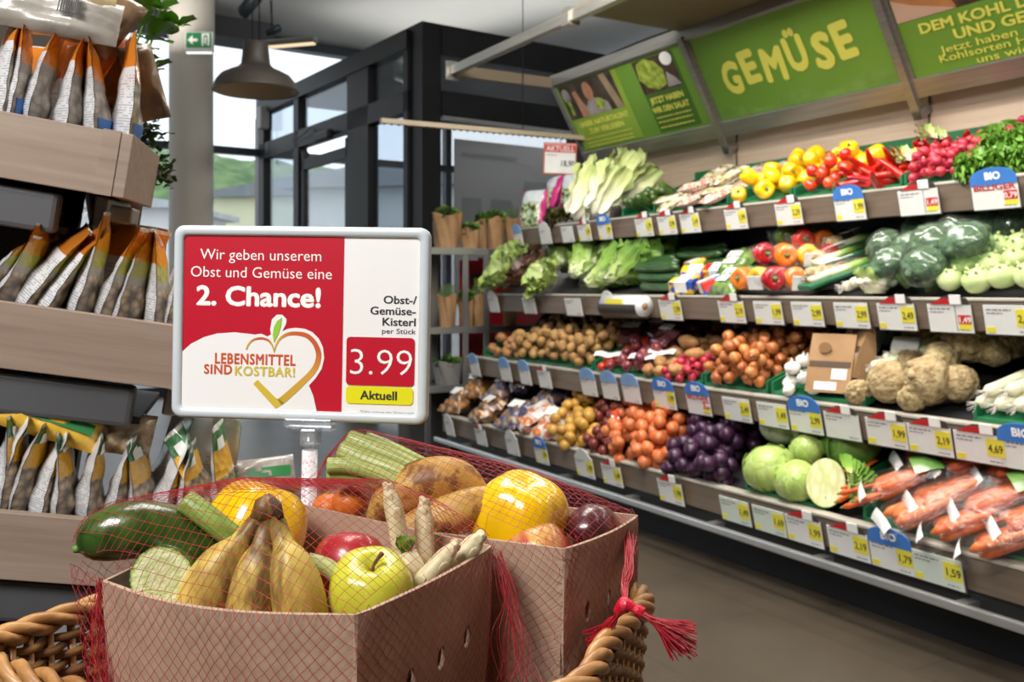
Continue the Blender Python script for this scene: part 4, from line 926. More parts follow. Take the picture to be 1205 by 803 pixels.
# ------------------------------------------------------------------ third shelf
crate(2, X(2, 561), X(2, 688), 'green crate of loose potatoes at the end of the third shelf')
heap(SPO, .04, 2, X(2, 561) + .03, X(2, 600), 22, .040, 'large elongated tan potato at the left end of the third shelf', 'large potatoes', seed=11, rot=lambda g: Rm(g.uniform(0, 6.3), 'Z') @ Rm(g.uniform(-.35, .35), 'Y') @ Rm(R(20), 'X'))
heap(POT, .03, 2, X(2, 596), X(2, 688) - .02, 215, .0285, 'small round brown potato in the loose heap on the third shelf', 'loose potatoes', seed=12, mound=.03)
crate(2, X(2, 690), X(2, 817), 'green crate of onion packs in the middle of the third shelf')
heap(TOM, .032, 2, X(2, 690) + .02, X(2, 712), 12, .028, 'small orange-red tomato beside the potatoes on the third shelf', 'small tomatoes on the third shelf', seed=13)
heap(RON, .028, 2, X(2, 706), X(2, 752), 46, .0285, 'glossy red onion in the heap beside the small tomatoes', 'red onions', seed=14, mound=.02)
heap(SPO, .04, 2, X(2, 748), X(2, 800), 20, .040, 'orange-brown sweet potato in the crate left of the shallots', 'sweet potatoes', seed=15, rot=lambda g: Rm(g.uniform(0, 6.3), 'Z') @ Rm(g.uniform(-.35, .35), 'Y') @ Rm(R(20), 'X'))
heap(RAD, .021, 2, X(2, 776), X(2, 815) - .02, 30, .022, 'tiny dark red beet in the front corner left of the shallots', 'small beets', seed=16, v1=.2)
b = MB(); pillow(b, .17, .16, .07, 12, wr=.2)
t = thing('onion_pack', '', 'onion pack'); b.build('pouch', mat('red_onion_pack', (84, 34, 46), (140, 90, 90), 22, .2, coat=.7, detail=4), t); MB().b2(-.06, .05, -.04, -.034, .02, .06).build('label', M_label, t)
for k, (px, dv, dz, rz) in enumerate(((742, .32, .08, 20), (772, .42, .07, 0), (783, .27, .1, -10), (800, .5, .06, 10))): put(t, at(2, px, dv, dz) @ Rm(R(rz), 'Z') @ Rm(R(-55), 'X'), 'shiny dark red onion pack with white label ' + ['above the red onions', 'in the back row', 'on top of the sweet potatoes', 'at the back near the shallots'][k], 'red onion packs')
for k, (px, dv, rz) in enumerate(((716, .06, 40), (757, .07, 30), (778, .14, 25))):
    tag(MB().grid(lambda u, v_: ((u - .5) * .15, (v_ - .5) * .05, .006 * math.sin(u * 9)), 8, 2).build('paper_slip', M_label, None, at(2, px, dv, .085) @ Rm(R(rz), 'Z') @ Rm(R(25), 'X')), 'white paper slip ' + ['on the tomatoes by the potatoes', 'in front of the sweet potatoes', 'on top of the sweet potatoes'][k], 'paper')
crate(2, X(2, 819), X(2, 893), 'green crate of loose onions on the third shelf')
heap(ONI, .028, 2, X(2, 819) + .02, X(2, 893) - .02, 135, .0265, 'brown onion in the loose heap left of the garlic', 'loose onions', seed=17, mound=.02)
crate(2, X(2, 897), X(2, 1008), 'green crate of garlic and paper bags on the third shelf')
heap(GAR, .03, 2, X(2, 905), X(2, 962), 14, .03, 'white garlic bulb in front of the paper bags', 'garlic bulbs', v1=.2, seed=18, rot=lambda g: Rm(g.uniform(-.6, .6), 'X') @ Rm(g.uniform(-.6, .6), 'Y'))
def paper_bag(M, label, sc_=1):
    t = thing('paper_bag', label, 'paper bag', M @ Sm(sc_), 'paper bags with window')
    b = MB(); w, d, h = .075, .04, .2
    def fn(u, v):
        a = u * 4; k = int(a) % 4; f = a - int(a); c = [(-w, -d), (w, -d), (w, d), (-w, d)]; p, q = c[k], c[(k + 1) % 4]
        pin = 1 - v ** 1.5 * .93; x = p[0] + (q[0] - p[0]) * f; y = (p[1] + (q[1] - p[1]) * f) * pin
        return (x, y, h * v)
    b.grid(fn, 16, 8, cu=True, smooth=False); b.build('body', M_kraft, t)
    def fr(x0, x1, z0, z1, m, nm):
        yy = lambda z: -d * (1 - (z / h) ** 1.5 * .93) - .0015
        c = MB(); c.add([(x0, yy(z0), z0), (x1, yy(z0), z0), (x1, yy(z1), z1), (x0, yy(z1), z1), (x0, yy(z0) + .001, z0), (x1, yy(z0) + .001, z0), (x1, yy(z1) + .001, z1), (x0, yy(z1) + .001, z1)], [(0, 1, 2, 3), (7, 6, 5, 4), (0, 4, 5, 1), (3, 2, 6, 7)], smooth=False); c.build(nm, m, t)
    fr(-.07, .07, .085, .105, mat('bag_band', (74, 58, 44), (84, 66, 50), 9, .7), 'printed_band'); fr(.01, .06, .045, .08, M_label, 'barcode_label'); fr(-.045, .03, .008, .035, M_gar, 'window')
    c = MB(); c.prism(ell(-.02, .15, .022, .018), -.028, -.026); c.build('print', mat('bag_print', (132, 98, 62), (142, 106, 70), 9, .8), t); return t
paper_bag(at(2, 978, .08, .012) @ Rm(R(20), 'Z') @ Rm(R(-10), 'X'), 'front kraft paper bag with dark band and barcode beside the garlic', 1.15)
paper_bag(at(2, 1004, .17, .04) @ Rm(R(-25), 'Z') @ Rm(R(-10), 'X'), 'rear kraft paper bag turned away behind the front one', 1.15)
b = MB(); pillow(b, .15, .12, .05, 19, wr=.25); NPK = single('white_pack', '', 'vegetable pack', b, mat('white_black_print', (40, 40, 44), (226, 226, 230), 16, .25, lo=.42, hi=.46, coat=.5))
for px, dv, lb in ((1022, .42, 'white and black printed pack behind the paper bags'), (1035, .5, 'white and black printed pack at the back by the fennel')): put(NPK, at(2, px, dv, .08) @ Rm(R(-40), 'X'), lb)
for k, (px, dv, rz) in enumerate(((1000, .10, -26), (1010, .12, -30), (1018, .10, -34), (1025, .14, -30), (1034, .16, -34))): put(LEE[0], at(2, px + 14, dv + .04, .08 + .012 * k) @ Rm(R(rz), 'Z') @ Rm(R(-70), 'X') @ Sm(.85), 'bunched green leek behind the front celeriac on the third shelf', 'bunched leeks')
for k, (px, dv, dz, s) in enumerate(((1046, .10, .07, 1.12), (1010, .06, .04, .7), (1074, .06, .04, .75), (1092, .10, .09, 1.25), (1108, .22, .11, 1.0), (1072, .24, .08, .8), (1084, .34, .13, 1.05), (1138, .30, .15, 1.2), (1128, .16, .06, .95), (1142, .46, .2, 1.1), (1168, .34, .11, 1.0), (1190, .5, .2, 1.1), (1165, .56, .2, 1.0), (1185, .38, .12, 1.0))):
    put(CEL[k % 2], at(2, px, dv, dz) @ rrot(random.Random(k)) @ Sm(s), 'round rough celeriac ' + ['at the front with its own space', 'small, half hidden by the paper bags', 'small, between the two big front ones', 'largest and knobbly, at the front right', 'behind the largest knobbly one', 'in the second row, with a label pack on it', 'in the middle row, shiny on top', 'big, stacked high on the right side', 'low by the green crate wall', 'in the back row on the top', 'right of the high stacked one', 'at the back near the picture edge', 'at the very back, top right', 'beside the pale leeks'][k], 'celeriac bulbs')
tag(MB().box(.1, .02, .06, bev=.006).build('label_pack', M_label, None, at(2, 1066, .24, .15) @ Rm(R(20), 'Z') @ Rm(R(-40), 'X')), 'white label pack lying on the celeriac', 'label')
crate(2, X(2, 1134), X(2, 1290), 'green crate of pale leeks at the right of the third shelf')
for k, (px, dv, rz, dz) in enumerate(((1150, .07, -26, .04), (1172, .07, -30, .04), (1160, .08, -18, .075), (1195, .07, -34, .045), (1185, .09, -26, .08), (1215, .08, -30, .05))): put(LEP[0], at(2, px, dv, dz) @ Rm(R(rz), 'Z') @ Rm(R(-70), 'X'), 'pale trimmed leek in the crate right of the celeriac', 'pale leeks')
b = MB()
for k in range(40):
    rg = random.Random(k); b.tube([(0, 0, 0), (rg.uniform(-.05, .05), rg.uniform(0, .05), .07), (rg.uniform(-.1, .1), rg.uniform(0, .1), .13)], [.004, .002, .001], 4)
b.blob(.05, .03, .035, sub=3)
FEN = single('fennel', '', 'fennel', b, mat('fennel_white', (206, 214, 192), (226, 230, 216), 12, .4))
for px, dv, lb in ((1098, .48, 'fennel bulb with fronds at the back left of the celeriac'), (1118, .5, 'fennel bulb with fronds at the back beside the high celeriac')): put(FEN, at(2, px, dv, .1), lb)
for k in range(12): put(CUC[0], at(1, 822 + 8 * (k % 2), .30 + .05 * (k // 3), .03 + .042 * (k % 3)) @ Rm(R(rnd.uniform(-4, 4)), 'Z') @ Rm(R(90), 'Y'), 'dark cucumber lying behind the snack boxes and leaf packs', 'rear cucumbers on the second shelf')
# ------------------------------------------------------------------ bottom shelf
def potato_bag(m, seed, lab=True):
    t = thing('potato_bag', '', 'potato bag'); rg = random.Random(seed)
    b = MB(); pillow(b, .2, .26, .12, seed, wr=.16)
    for k in range(len(b.v)):
        p = b.v[k]; b.v[k] = p + Vector((0, .02 * noise.cell(p * 24), 0))
    b.build('pouch', m, t)
    if lab: MB().b2(-.06, .05, -.068, -.062, .01, .08).build('label', M_label, t)
    return t
def bagmat(name, a, b, c): 
    t = NT(name); v = t.coord(); w = t.n('TexVoronoi'); w.inputs['Scale'].default_value = 20; t.l(v, w.inputs['Vector'])
    t.base(t.ramp(w.outputs['Distance'], [(.15, S(*a)), (.45, S(*b)), (.62, S(*c))])); t.p.inputs['Roughness'].default_value = .2; t.p.inputs['Coat Weight'].default_value = .6
    t.bump(t.math('MULTIPLY', w.outputs['Distance'], -1), .6, .02); return t.mat
PB = [potato_bag(bagmat('potato_bag_print', (188, 140, 78), (150, 104, 56), (96, 70, 50)), 1), potato_bag(bagmat('blue_potato_bag', (170, 134, 92), (120, 96, 84), (66, 66, 96)), 2), potato_bag(bagmat('red_potato_bag', (214, 160, 92), (196, 92, 56), (206, 196, 186)), 3)]
for k, (px, dv, dz, rz, q) in enumerate(((540, .09, .06, 20, 0), (562, .20, .12, 30, 0), (575, .07, .06, -10, 0), (592, .22, .12, 10, 1), (608, .08, .06, 10, 1), (618, .30, .16, -20, 1), (632, .09, .07, -25, 2), (652, .26, .13, 10, 1), (652, .08, .06, 25, 2), (600, .4, .17, 0, 1), (668, .36, .14, 10, 1), (578, .36, .15, 0, 0))):
    put(PB[q], at(3, px, dv, dz) @ Rm(R(rz), 'Z') @ Rm(R(-58), 'X') @ Sm(.9), 'clear potato bag ' + ['at the left end of the bottom shelf', 'stacked highest at the left end', 'with white label, second at the front', 'bluish, in the second row', 'bluish, third at the front', 'bluish, at the back below the small potatoes', 'red-printed, at the front beside the BIO card', 'bluish, behind the red-printed one', 'red-printed, beside the yellow potato net', 'at the very back of the potato bags', 'at the back behind the yellow potato net', 'at the back of the left end'][k], 'potato bags')
def netbag(name, cat, m, rr, n, seed, tm, shape=(.1, .075, .13), items='onion'):
    # produce packed in a net: every bulb a part, with the gathered net end and a paper tag
    t = thing(name, '', cat); rg = random.Random(seed); P = []
    for _ in range(4000):
        p = Vector((rg.uniform(-1, 1), rg.uniform(-1, 1), rg.uniform(-1, 1)))
        if p.length > 1 or p.length < .45: continue
        p = Vector((p.x * shape[0], p.y * shape[1], p.z * shape[2]))
        if all((p - q).length > rr * 1.45 for q in P): P.append(p)
        if len(P) >= n: break
    for p in P:
        b = MB(); M_ = Tm(p) @ rrot(rg)
        if items == 'onion': b.lathe([(r * rr * 1.02, z * rr * .92) for r, z in onion_prof(.8)], 12, M_, lob=.04, lobn=3)
        else: b.blob(rr * 1.1, rr, rr * .92, M_, sub=2, amp=.12, seed=rg.random() * 9)
        b.build(items, m, t)
    z = shape[2] + rr * .5
    b = MB(); b.tube([(0, 0, z - .02), (0, 0, z + .01), (.01, 0, z + .06)], [.03, .008, .02], 10); b.build('net_end', tm, t)
    if name != 'potato_net': MB().b2(-.018, .018, -.005, 0, z - .01, z + .04).build('paper_tag', M_label, t)
    return t
YN = netbag('potato_net', 'potato net', M_ypot, .03, 22, 1, mat('yellow_net', (206, 170, 60), (214, 180, 70), 9, .5), items='potato')
for k, (px, dv, dz, rz) in enumerate(((684, .08, .07, 0), (672, .10, .05, 70), (688, .24, .12, 20), (702, .34, .12, -10))): put(YN, at(3, px, dv, dz) @ Rm(R(rz), 'Z') @ Rm(R(-60), 'X'), 'net of yellow potatoes ' + ['at the front right of the potato bags', 'lying flat beside the red-printed potato bag', 'in the second row above the front net', 'at the back behind the other yellow nets'][k], 'yellow potato nets')
RN = netbag('potato_net', 'potato net', M_rpot, .028, 24, 2, mat('red_net_end', (150, 40, 36), (160, 50, 44), 9, .5), (.12, .07, .09), 'potato')
for k, (px, dv, dz, rz) in enumerate(((714, .07, .05, 10), (720, .22, .11, 0), (738, .34, .13, 10))): put(RN, at(3, px, dv, dz) @ Rm(R(rz), 'Z') @ Rm(R(-60), 'X'), 'net of dark red potatoes ' + ['lying at the front', 'stacked above the front red one', 'at the back behind the other red ones'][k], 'red potato nets')
ON = [netbag('onion_net', 'onion net', M_onet, .033, 22, 3 + k, mat('orange_net_%d' % k, (216, 70, 40), (226, 84, 50), 9, .5)) for k in range(2)]
for k, (px, dv, dz, rz) in enumerate(((734, .08, .06, 70), (768, .07, .07, 60), (757, .19, .12, 20), (785, .18, .13, 60), (770, .32, .17, 20), (800, .34, .16, 60), (748, .30, .13, 10), (825, .38, .14, 60), (845, .42, .14, 50))):
    put(ON[k % 2], at(3, px, dv, dz) @ Rm(R(rz), 'Z') @ Rm(R(-58), 'X') @ Rm(k, 'Z'), 'net of orange onions ' + ['at the front left, beside the red potatoes', 'at the front, left of the purple nets', 'in the second row on the left', 'in the second row above the purple nets', 'on top in the third row', 'in the third row to the right', 'behind the red potato nets', 'at the back behind the purple nets', 'furthest right at the back, by the cabbages'][k], 'orange onion nets')
PN = netbag('onion_net', 'onion net', M_pur, .036, 16, 9, mat('purple_net', (70, 30, 90), (84, 40, 104), 9, .5), (.1, .07, .1))
for k, (px, dv, dz, rz) in enumerate(((812, .07, .06, 30), (838, .06, .06, 70), (852, .20, .10, 40), (826, .20, .11, 0), (872, .30, .12, 40))): put(PN, at(3, px, dv, dz) @ Rm(R(rz), 'Z') @ Rm(R(-60), 'X') @ Rm(k, 'Z'), 'net of dark purple onions ' + ['at the front beside the orange nets', 'at the front, right one of the pair', 'in the second row beside the cabbage', 'in the second row behind the left one', 'at the back beside the wrapped cabbage'][k], 'purple onion nets')
crate(3, X(3, 866), X(3, 960), 'green crate of cabbages on the bottom shelf')
CAB = []
for m in (M_cab, M_cabp, M_sav):
    t = thing('cabbage', '', 'cabbage'); b = MB(); b.blob(.088, .088, .08, sub=4, amp=.07, fr=1.6, seed=len(CAB)); b.build('head', m, t)
    b = MB()
    for k in range(3):
        def pf(u, v, k=k):
            a = k * 2.1 + (u - .5) * 1.7; e = -.9 + v * (1.55 + .12 * math.sin(u * 16 + k)); q = .0925 + .004 * v + .003 * math.sin(u * 14) * v
            return (q * math.cos(a) * math.cos(e), q * math.sin(a) * math.cos(e), q * .92 * math.sin(e))
        b.grid(pf, 16, 8)
    b.build('outer_leaves', m, t); CAB.append(t)
for k, (px, dv, dz, q, s) in enumerate(((905, .085, .085, 0, 1.08), (938, .07, .07, 0, .92), (921, .30, .16, 1, 1.0), (958, .33, .16, 1, 1.0), (950, .2, .13, 0, .72), (1002, .30, .13, 2, 1.15))):
    put(CAB[q], at(3, px, dv, dz) @ Rm(R(25), 'X') @ Rm(k * 2, 'Z') @ Sm(s), ['large whole green cabbage beside the purple nets', 'whole green cabbage at the front next to the half one', 'pale wrapped cabbage behind the large green one', 'pale white cabbage at the back behind the half one', 'small green cabbage wedged between the others', 'dark green savoy cabbage behind the half cabbage'][k], 'cabbages')
t = thing('half_cabbage', 'half cabbage with its pale cut face toward the aisle', 'cabbage', at(3, 972, .07, .085) @ Rm(R(30), 'Z') @ Rm(R(-16), 'X')); b = MB()
V, F_ = ico(4); b.blob(.07, .07, .088, sub=4, fn=lambda p: 1); b.v = [Vector((p.x, max(p.y, -.008), p.z)) for p in b.v]; b.build('head', M_cab, t)
b = MB(); b.add([(0, -.0095, 0)] + [(.068 * math.cos(k * .2618), -.0095, .086 * math.sin(k * .2618)) for k in range(24)], [(0, (k + 1) % 24 + 1, k + 1) for k in range(24)], smooth=False); b.build('cut_face', M_cut, t)
M_hdr = mat('green_header', (84, 128, 56), (120, 158, 84), 12, .3, coat=.4)
def carrot_bag(seed, green=False):
    t = thing('carrot_bag', '', 'carrot bag'); rg = random.Random(seed)
    for k in range(9):
        b = MB(); p, q = veg_taper(.2 * rg.uniform(.85, 1), .018, .009, .006); b.tube(p, q, 9, Tm((k % 5 - 2) * .036 + rg.uniform(-.006, .006), (k // 5) * .028 - .02, rg.uniform(-.012, .012)) @ Rm(R(rg.uniform(-9, 9)), 'Y') @ Rm(math.pi * (k % 2 == 0) * 0, 'X')); b.build('carrot', M_car, t)
    b = MB(); pillow(b, .23, .31, .115, seed, wr=.16); b.build('bag', M_film, t)
    bul = lambda u, z: -.0615 * max(0, 1 - abs(2 * u - 1) ** 3) ** .6 * max(0, 1 - abs(z / .155) ** 4) ** .6 * 1.1 - .002
    if green: b = MB(); b.grid(lambda u, v: ((.04 + .92 * u - .5) * .23, bul(.04 + .92 * u, .055 + .09 * v), .055 + .09 * v), 10, 4); b.build('printed_header', M_hdr, t)
    b = MB(); b.grid(lambda u, v: ((.04 + .92 * u - .5) * .23, bul(.04 + .92 * u, -.15 + .03 * v), -.15 + .03 * v), 10, 4); b.build('printed_foot', M_card, t)
    return t
CB = [carrot_bag(1, True), carrot_bag(2)]
for k, (px, dv, dz, rz, q) in enumerate(((1062, .17, .09, -50, 0), (1085, .08, .06, -40, 1), (1120, .17, .09, -45, 1), (1140, .07, .06, -60, 1), (1175, .16, .10, -50, 0), (1190, .05, .05, -65, 1), (1150, .32, .14, -50, 1), (1200, .32, .14, -50, 0), (1100, .34, .13, -45, 0), (1225, .12, .1, -50, 1))):
    put(CB[q], at(3, px, dv, dz) @ Rm(R(rz), 'Z') @ Rm(R(-64), 'X') @ Sm(1.0), 'clear bag of carrots ' + ['with green header, leftmost', 'at the front left, above the BIO card', 'in the second row, in the middle', 'at the front in the middle', 'with green header, right in the second row', 'at the front near the picture edge', 'in the back row in the middle', 'in the back row by the picture edge', 'in the back row on the left', 'cut by the picture edge'][k], 'carrot bags')
crate(3, X(3, 1004), X(3, 1320), 'green crate of carrot bags at the right of the bottom shelf')
for k in range(16):
    rg = random.Random(k + 40); put(CAR[0], at(3, rg.uniform(985, 1032), rg.uniform(.06, .3), rg.uniform(.03, .1)) @ Rm(R(rg.uniform(-70, -10)), 'Z') @ Rm(R(-70), 'X') @ Sm(.7), 'short carrot of the loose bunch between half cabbage and carrot bags', 'baby carrots')
b = MB()
for k in range(12): leafgrid(b, .12, .022, .1, .3, k, Rm(R(-60 + k * 10), 'Z') @ Tm(0, 0, .01 * k) @ Rm(.3, 'X'), 4, 6)
tag(b.build('carrot_greens', M_curl, None, at(3, 1000, .07, .03)), 'green carrot tops poking out at the front of the baby carrots', 'leaves')
heap(TOM, .032, 3, X(3, 1030), X(3, 1095), 22, .03, 'dark red tomato in the shade behind the carrot bags', 'tomatoes on the bottom shelf', v0=.36, v1=.58, mound=.06, seed=21)
# ------------------------------------------------------------------ herb shelf beyond the case
TS = 5.62
def cxt(px, t): k = (px - CX) / FPX; return t * (DS + DC * k) / (DC - DS * k)      # v where column px meets the plane x = -t
va, vb = cxt(498, TS), cxt(672, TS)
hs = thing('herb_shelf', 'narrow metal herb rack with three tiers beside the end of the vegetable case', 'shelf', MC @ Tm(-TS, va, 0)); Lh = vb - va
M_hs = mat('rack_grey', (92, 92, 92), (104, 104, 104), 4, .4, metal=.4)
ZT = (1.405, .875, .485)
for z in ZT:
    MB().b2(-.42, 0, 0, Lh, z - .03, z - .01).build('shelf_board', M_hs, hs)
    MB().b2(-.005, .006, 0, Lh * .42, z - .045, z).build('edge_strip', M_steel, hs); MB().b2(-.004, .005, Lh * .42, Lh, z - .045, z - .004).build('edge_strip', M_hs, hs)
for y in (.02, .30, .46, Lh - .03):
    MB().b2(-.02, .0, y, y + .035, 0, 1.38).build('post', M_steel if y in (.30, .46) else M_hs, hs)
MB().b2(-.42, -.4, 0, Lh, 0, .48).build('back_plate', M_hs, hs); MB().b2(-.42, -.4, 0, .3, .48, 1.37).build('back_plate', mat('rack_panel', (128, 126, 120), (138, 136, 130), 3, .5), hs)
M_herb = [mat('herb_green', (60, 92, 34), (104, 140, 56), 30, .6, vary=.2), mat('chive_green', (66, 92, 52), (96, 122, 70), 30, .6, vary=.2)]
def herb(label, M, kind=0, h=.2, r=.08, bare=False, seed=0):
    t = thing('potted_herb', label, 'herb', M, 'herbs on the rack'); rg = random.Random(seed)
    b = MB()
    def fn(u, v):
        a = u * 2 * math.pi; q = r * (.86 + .26 * v) * (1 + .10 * math.sin(a * 5 + seed + 3 * v) * (.3 + v) + .05 * math.sin(a * 11 + seed * 3 + 7 * v)); return (q * math.cos(a) * 1.1, q * math.sin(a) * .85, h * v * (1 + .06 * math.sin(a * 3 + seed)))
    b.grid(fn, 44, 8, cu=True); b.add([fn(k / 16, 0) for k in range(16)], [list(range(15, -1, -1))]); b.build('paper_sleeve' if not bare else 'pot', M_kraft if not bare else mat('grey_pot', (120, 118, 116), (130, 128, 126), 5, .5), t)
    b = MB()
    for k in range(150 if kind == 0 else 90):
        a, q = rg.uniform(0, 6.3), r * 1.15 * math.sqrt(rg.random()); p = Vector((q * math.cos(a), q * math.sin(a) * .8, h * (.92 + .3 * rg.random()) - q * .3))
        if kind == 0: leafgrid(b, .03, .014, .2, .3, k, Tm(p) @ Rm(a, 'Z') @ Rm(rg.uniform(-.4, 1.1), 'X'), 2, 2)
        else: b.tube([(q * .5 * math.cos(a), q * .5 * math.sin(a), h * .5), tuple(p + Vector((0, 0, .05)))], [.0022, .001], 4)
    b.build('foliage', M_herb[kind], t); return t
def hp(px, z, d=.12): v = cxt(px, TS + d); return MC @ Tm(-TS - d, v, z - .01)
for k, (px, z, kind, h, r, bare, lb) in enumerate(((526, ZT[0], 0, .24, .10, False, 'parsley in a wide kraft sleeve at the left end of the top tier'), (553, ZT[0], 0, .15, .055, False, 'low herb in a small kraft sleeve second on the top tier'), (584, ZT[0], 0, .23, .06, False, 'herb in a tall creased sleeve in the middle of the top tier'), (604, ZT[0], 1, .24, .065, False, 'chives in a kraft sleeve fourth on the top tier'), (628, ZT[0], 0, .22, .06, False, 'herb in a kraft sleeve behind the first price cards on the top tier'), (568, ZT[0] , 0, .22, .055, False, 'leafy herb in a pale sleeve behind the small one on the top tier'),
        (526, ZT[1], 1, .22, .07, False, 'chives in a brown sleeve at the left of the middle tier'), (549, ZT[1], 0, .2, .045, False, 'slim herb in the middle of the middle tier'), (566, ZT[1], 1, .22, .06, False, 'bushy chives right of the rack post on the middle tier'), (600, ZT[1], 0, .2, .06, False, 'herb in a sleeve at the right of the middle tier'), (527, ZT[2], 0, .16, .09, True, 'dark herb in a grey pot on the lowest tier'))):
    herb(lb, hp(px, z, .12 if px != 568 else .26) @ Rm(k, 'Z'), kind, h, r, bare, k)
M_pos = mat('promo_red', (176, 24, 36), (184, 30, 42), 3, .4)
for k, (px, d, z0, z1, lb) in enumerate(((565, .5, .62, 1.34, 'red promotion poster with a yellow panel behind the herb rack'), (612, .52, .5, 1.36, 'wide red promotion poster behind the right half of the herb rack'))):
    t = thing('promotion_poster', lb, 'poster', MC @ Tm(-TS - d, cxt(px, TS + d), 0)); w = (.17, .36)[k]
    MB().b2(-.01, 0, -w, w, z0, z1).build('board', M_pos, t); MB().b2(-.006, .002, -w * .5, w * .4, z1 - .22, z1 - .1).build('panel', M_text, t)
    MB().b2(0, .003, -w * .3, w * .2, z1 - .19, z1 - .13).build('lettering', M_yel, t)
    MB().b2(-.012, -.002, -.012, .012, 0, z0).build('stand', M_hs, t)
t = thing('storage_box', 'purple box on the lowest tier behind the grey pot', 'box', hp(556, ZT[2], .2)); MB().box(.12, .16, .13, c=(0, 0, .065), bev=.006).build('carton', mat('purple_box', (62, 48, 110), (74, 58, 122), 5, .4), t); MB().b2(.058, .062, -.06, .06, .05, .09).build('band', M_label, t)
# hanging rail with its price sign
ra, rb = PZ(448, 142, 5.72), PZ(706, 171, 6.45); rb.z = ra.z
hr = thing('hanging_rail', 'beige slotted rail hung from the ceiling above the herb rack', 'rail', frame((ra + rb) / 2, (rb - ra), (0, 0, 1))); Lr = (rb - ra).length
b = MB(); b.box(.035, .03, Lr); b.build('rail', mat('rail_beige', (172, 158, 136), (182, 168, 146), 4, .5), hr)
b = MB()
for k in range(34): b.box(.004, .022, .014, c=(-.0, -.012, -Lr / 2 + Lr * (k + .5) / 34))
b.build('slot_grille', M_text, hr)
for q in (.12,):
    p = (ra + rb) / 2 + (rb - ra) * q; MB().tube([(0, .015, Lr * q), (0, ZC - p.z, Lr * q)], .003, 6).build('hanger', M_black, hr)
sp_ = PZ(659, 187, 6.28)
ps = thing('price_sign', 'hanging white price sign with red AKTUELL heading above the salad bags', 'sign', Tm(sp_) @ Rm(R(2), 'Z') @ Rm(R(2), 'Y'))
MB().box(.225, .012, .215, bev=.006).build('frame', mat('orange_frame', (186, 96, 70), (196, 106, 80), 5, .5), ps)
MB().box(.205, .006, .195, c=(0, -.006, 0)).build('card', M_card, ps); MB().box(.205, .004, .052, c=(0, -.009, .068)).build('header', M_red, ps)
text('AKTUELL', .05, M_card, ps, Tm(0, -.0115, .05), bold=.012, fit=.19); text('18,90', .055, M_text, ps, Tm(.05, -.0095, -.05), bold=.02, fit=.09); lines(ps, -.09, -.02, [.02], M_grey, .006, -.0095)
MB().tube([(0, 0, .105), (0, 0, .18)], .004, 6).build('hook', M_steel, ps)
# grey banner seen behind the glass of the vestibule
gb = struct(MB().b2(-.45, -.44, .55, 1.75, 1.0, 2.42).build('wall_banner', mat('banner_grey', (196, 199, 202), (204, 207, 210), 2, .7), None, MV))
gb['kind'] = 'thing'; gb.name = 'banner'; tag(gb, 'pale grey banner seen from behind through the vestibule glass', 'banner')
b = MB(); b.b2(-.438, -.436, .62, 1.2, 2.28, 2.31); b.b2(-.438, -.436, .62, .82, 1.55, 1.92); b.b2(-.438, -.436, .92, 1.14, 1.55, 1.92); b.b2(-.438, -.436, 1.28, 1.62, 1.6, 2.1); b.build('print', mat('banner_print', (166, 171, 176), (176, 180, 185), 3, .7), gb)
# ------------------------------------------------------------------ promotion gondola on the left (leans over)
g0 = PZ(159, 161, 1.46)
MG = Tm(g0) @ Rm(R(9.3), 'Y') @ Rm(R(14.5), 'Z')
MGI = MG.inverted()
def gp(px, py, y):
    o = MGI @ Vector((0, 0, HC)); d = (MGI.to_3x3() @ (PZ(px, py, 1) - Vector((0, 0, HC)))); k = (y - o.y) / d.y; return o + d * k
gon = thing('display_shelf', 'tilted wooden promotion shelf with three rows of nut bags', 'shelf', MG)
M_gun = mat('rail_dark_grey', (78, 79, 82), (88, 89, 92), 3, .45); M_brown = mat('shelf_brown', (70, 54, 44), (82, 64, 53), 4, .6)
YR = (0, -.03, -.06); ZR = []
for i, ((xr, yr_), (lx, ly), end) in enumerate((((158, 160), (70, 143), 158), ((246, 396), (70, 364), 246), ((345, 615), (70, 609), 345))):
    y = YR[i]; z = gp(lx, ly, y).z; ZR.append(z); x1 = gp(end, yr_, y).x; x0 = x1 - 1.1 - .1 * i
    MB().b2(x0, x1 - .022, y, y + .018, z - .1, z, bev=.0015).build('plank', M_plank, gon)
    MB().b2(x1 - .021, x1, y - .001, y + .34, z - .1, z + .001, bev=.002).build('end_plank', M_plank, gon)
    MB().b2(x1 - .045, x1 - .019, y - .003, y - .0005, z - .1, z + .002).build('edge_strip', M_plank, gon)
    MB().b2(x0, x1 - .02, y + .018, y + .34, z - .085, z - .07).build('shelf_board', M_brown, gon)
    xg = gp((60, 155, 250)[i], (245, 460, 680)[i], y - .02).x
    MB().b2(x0, xg, y + .02, y + .06, z - .172, z - .108, bev=.008).build('price_rail', M_gun, gon)
    MB().b2(x0, xg + .01, y + .06, y + .33, z - .172, z - .16).build('under_tray', M_case, gon)
    b = MB(); b.b2(x1 - .06, x1 - .035, y + .1, y + .33, z - .16, z - .1, bev=.004); b.b2(x1 - .05, x1 + .0, y + .12, y + .2, z - .14, z - .11, bev=.004); b.build('bracket', M_alu, gon)
xe = gp(140, 160, 0).x
MB().b2(xe - 1.15, xe - .10, .34, .36, -1.0, .20).build('back_panel', mat('shelf_back', (48, 38, 32), (58, 46, 38), 3, .7), gon)
for k in range(2): MB().b2(xe - .07 - k * .9, xe - .03 - k * .9, .30, .34, -1.05, .12).build('upright', M_case, gon)
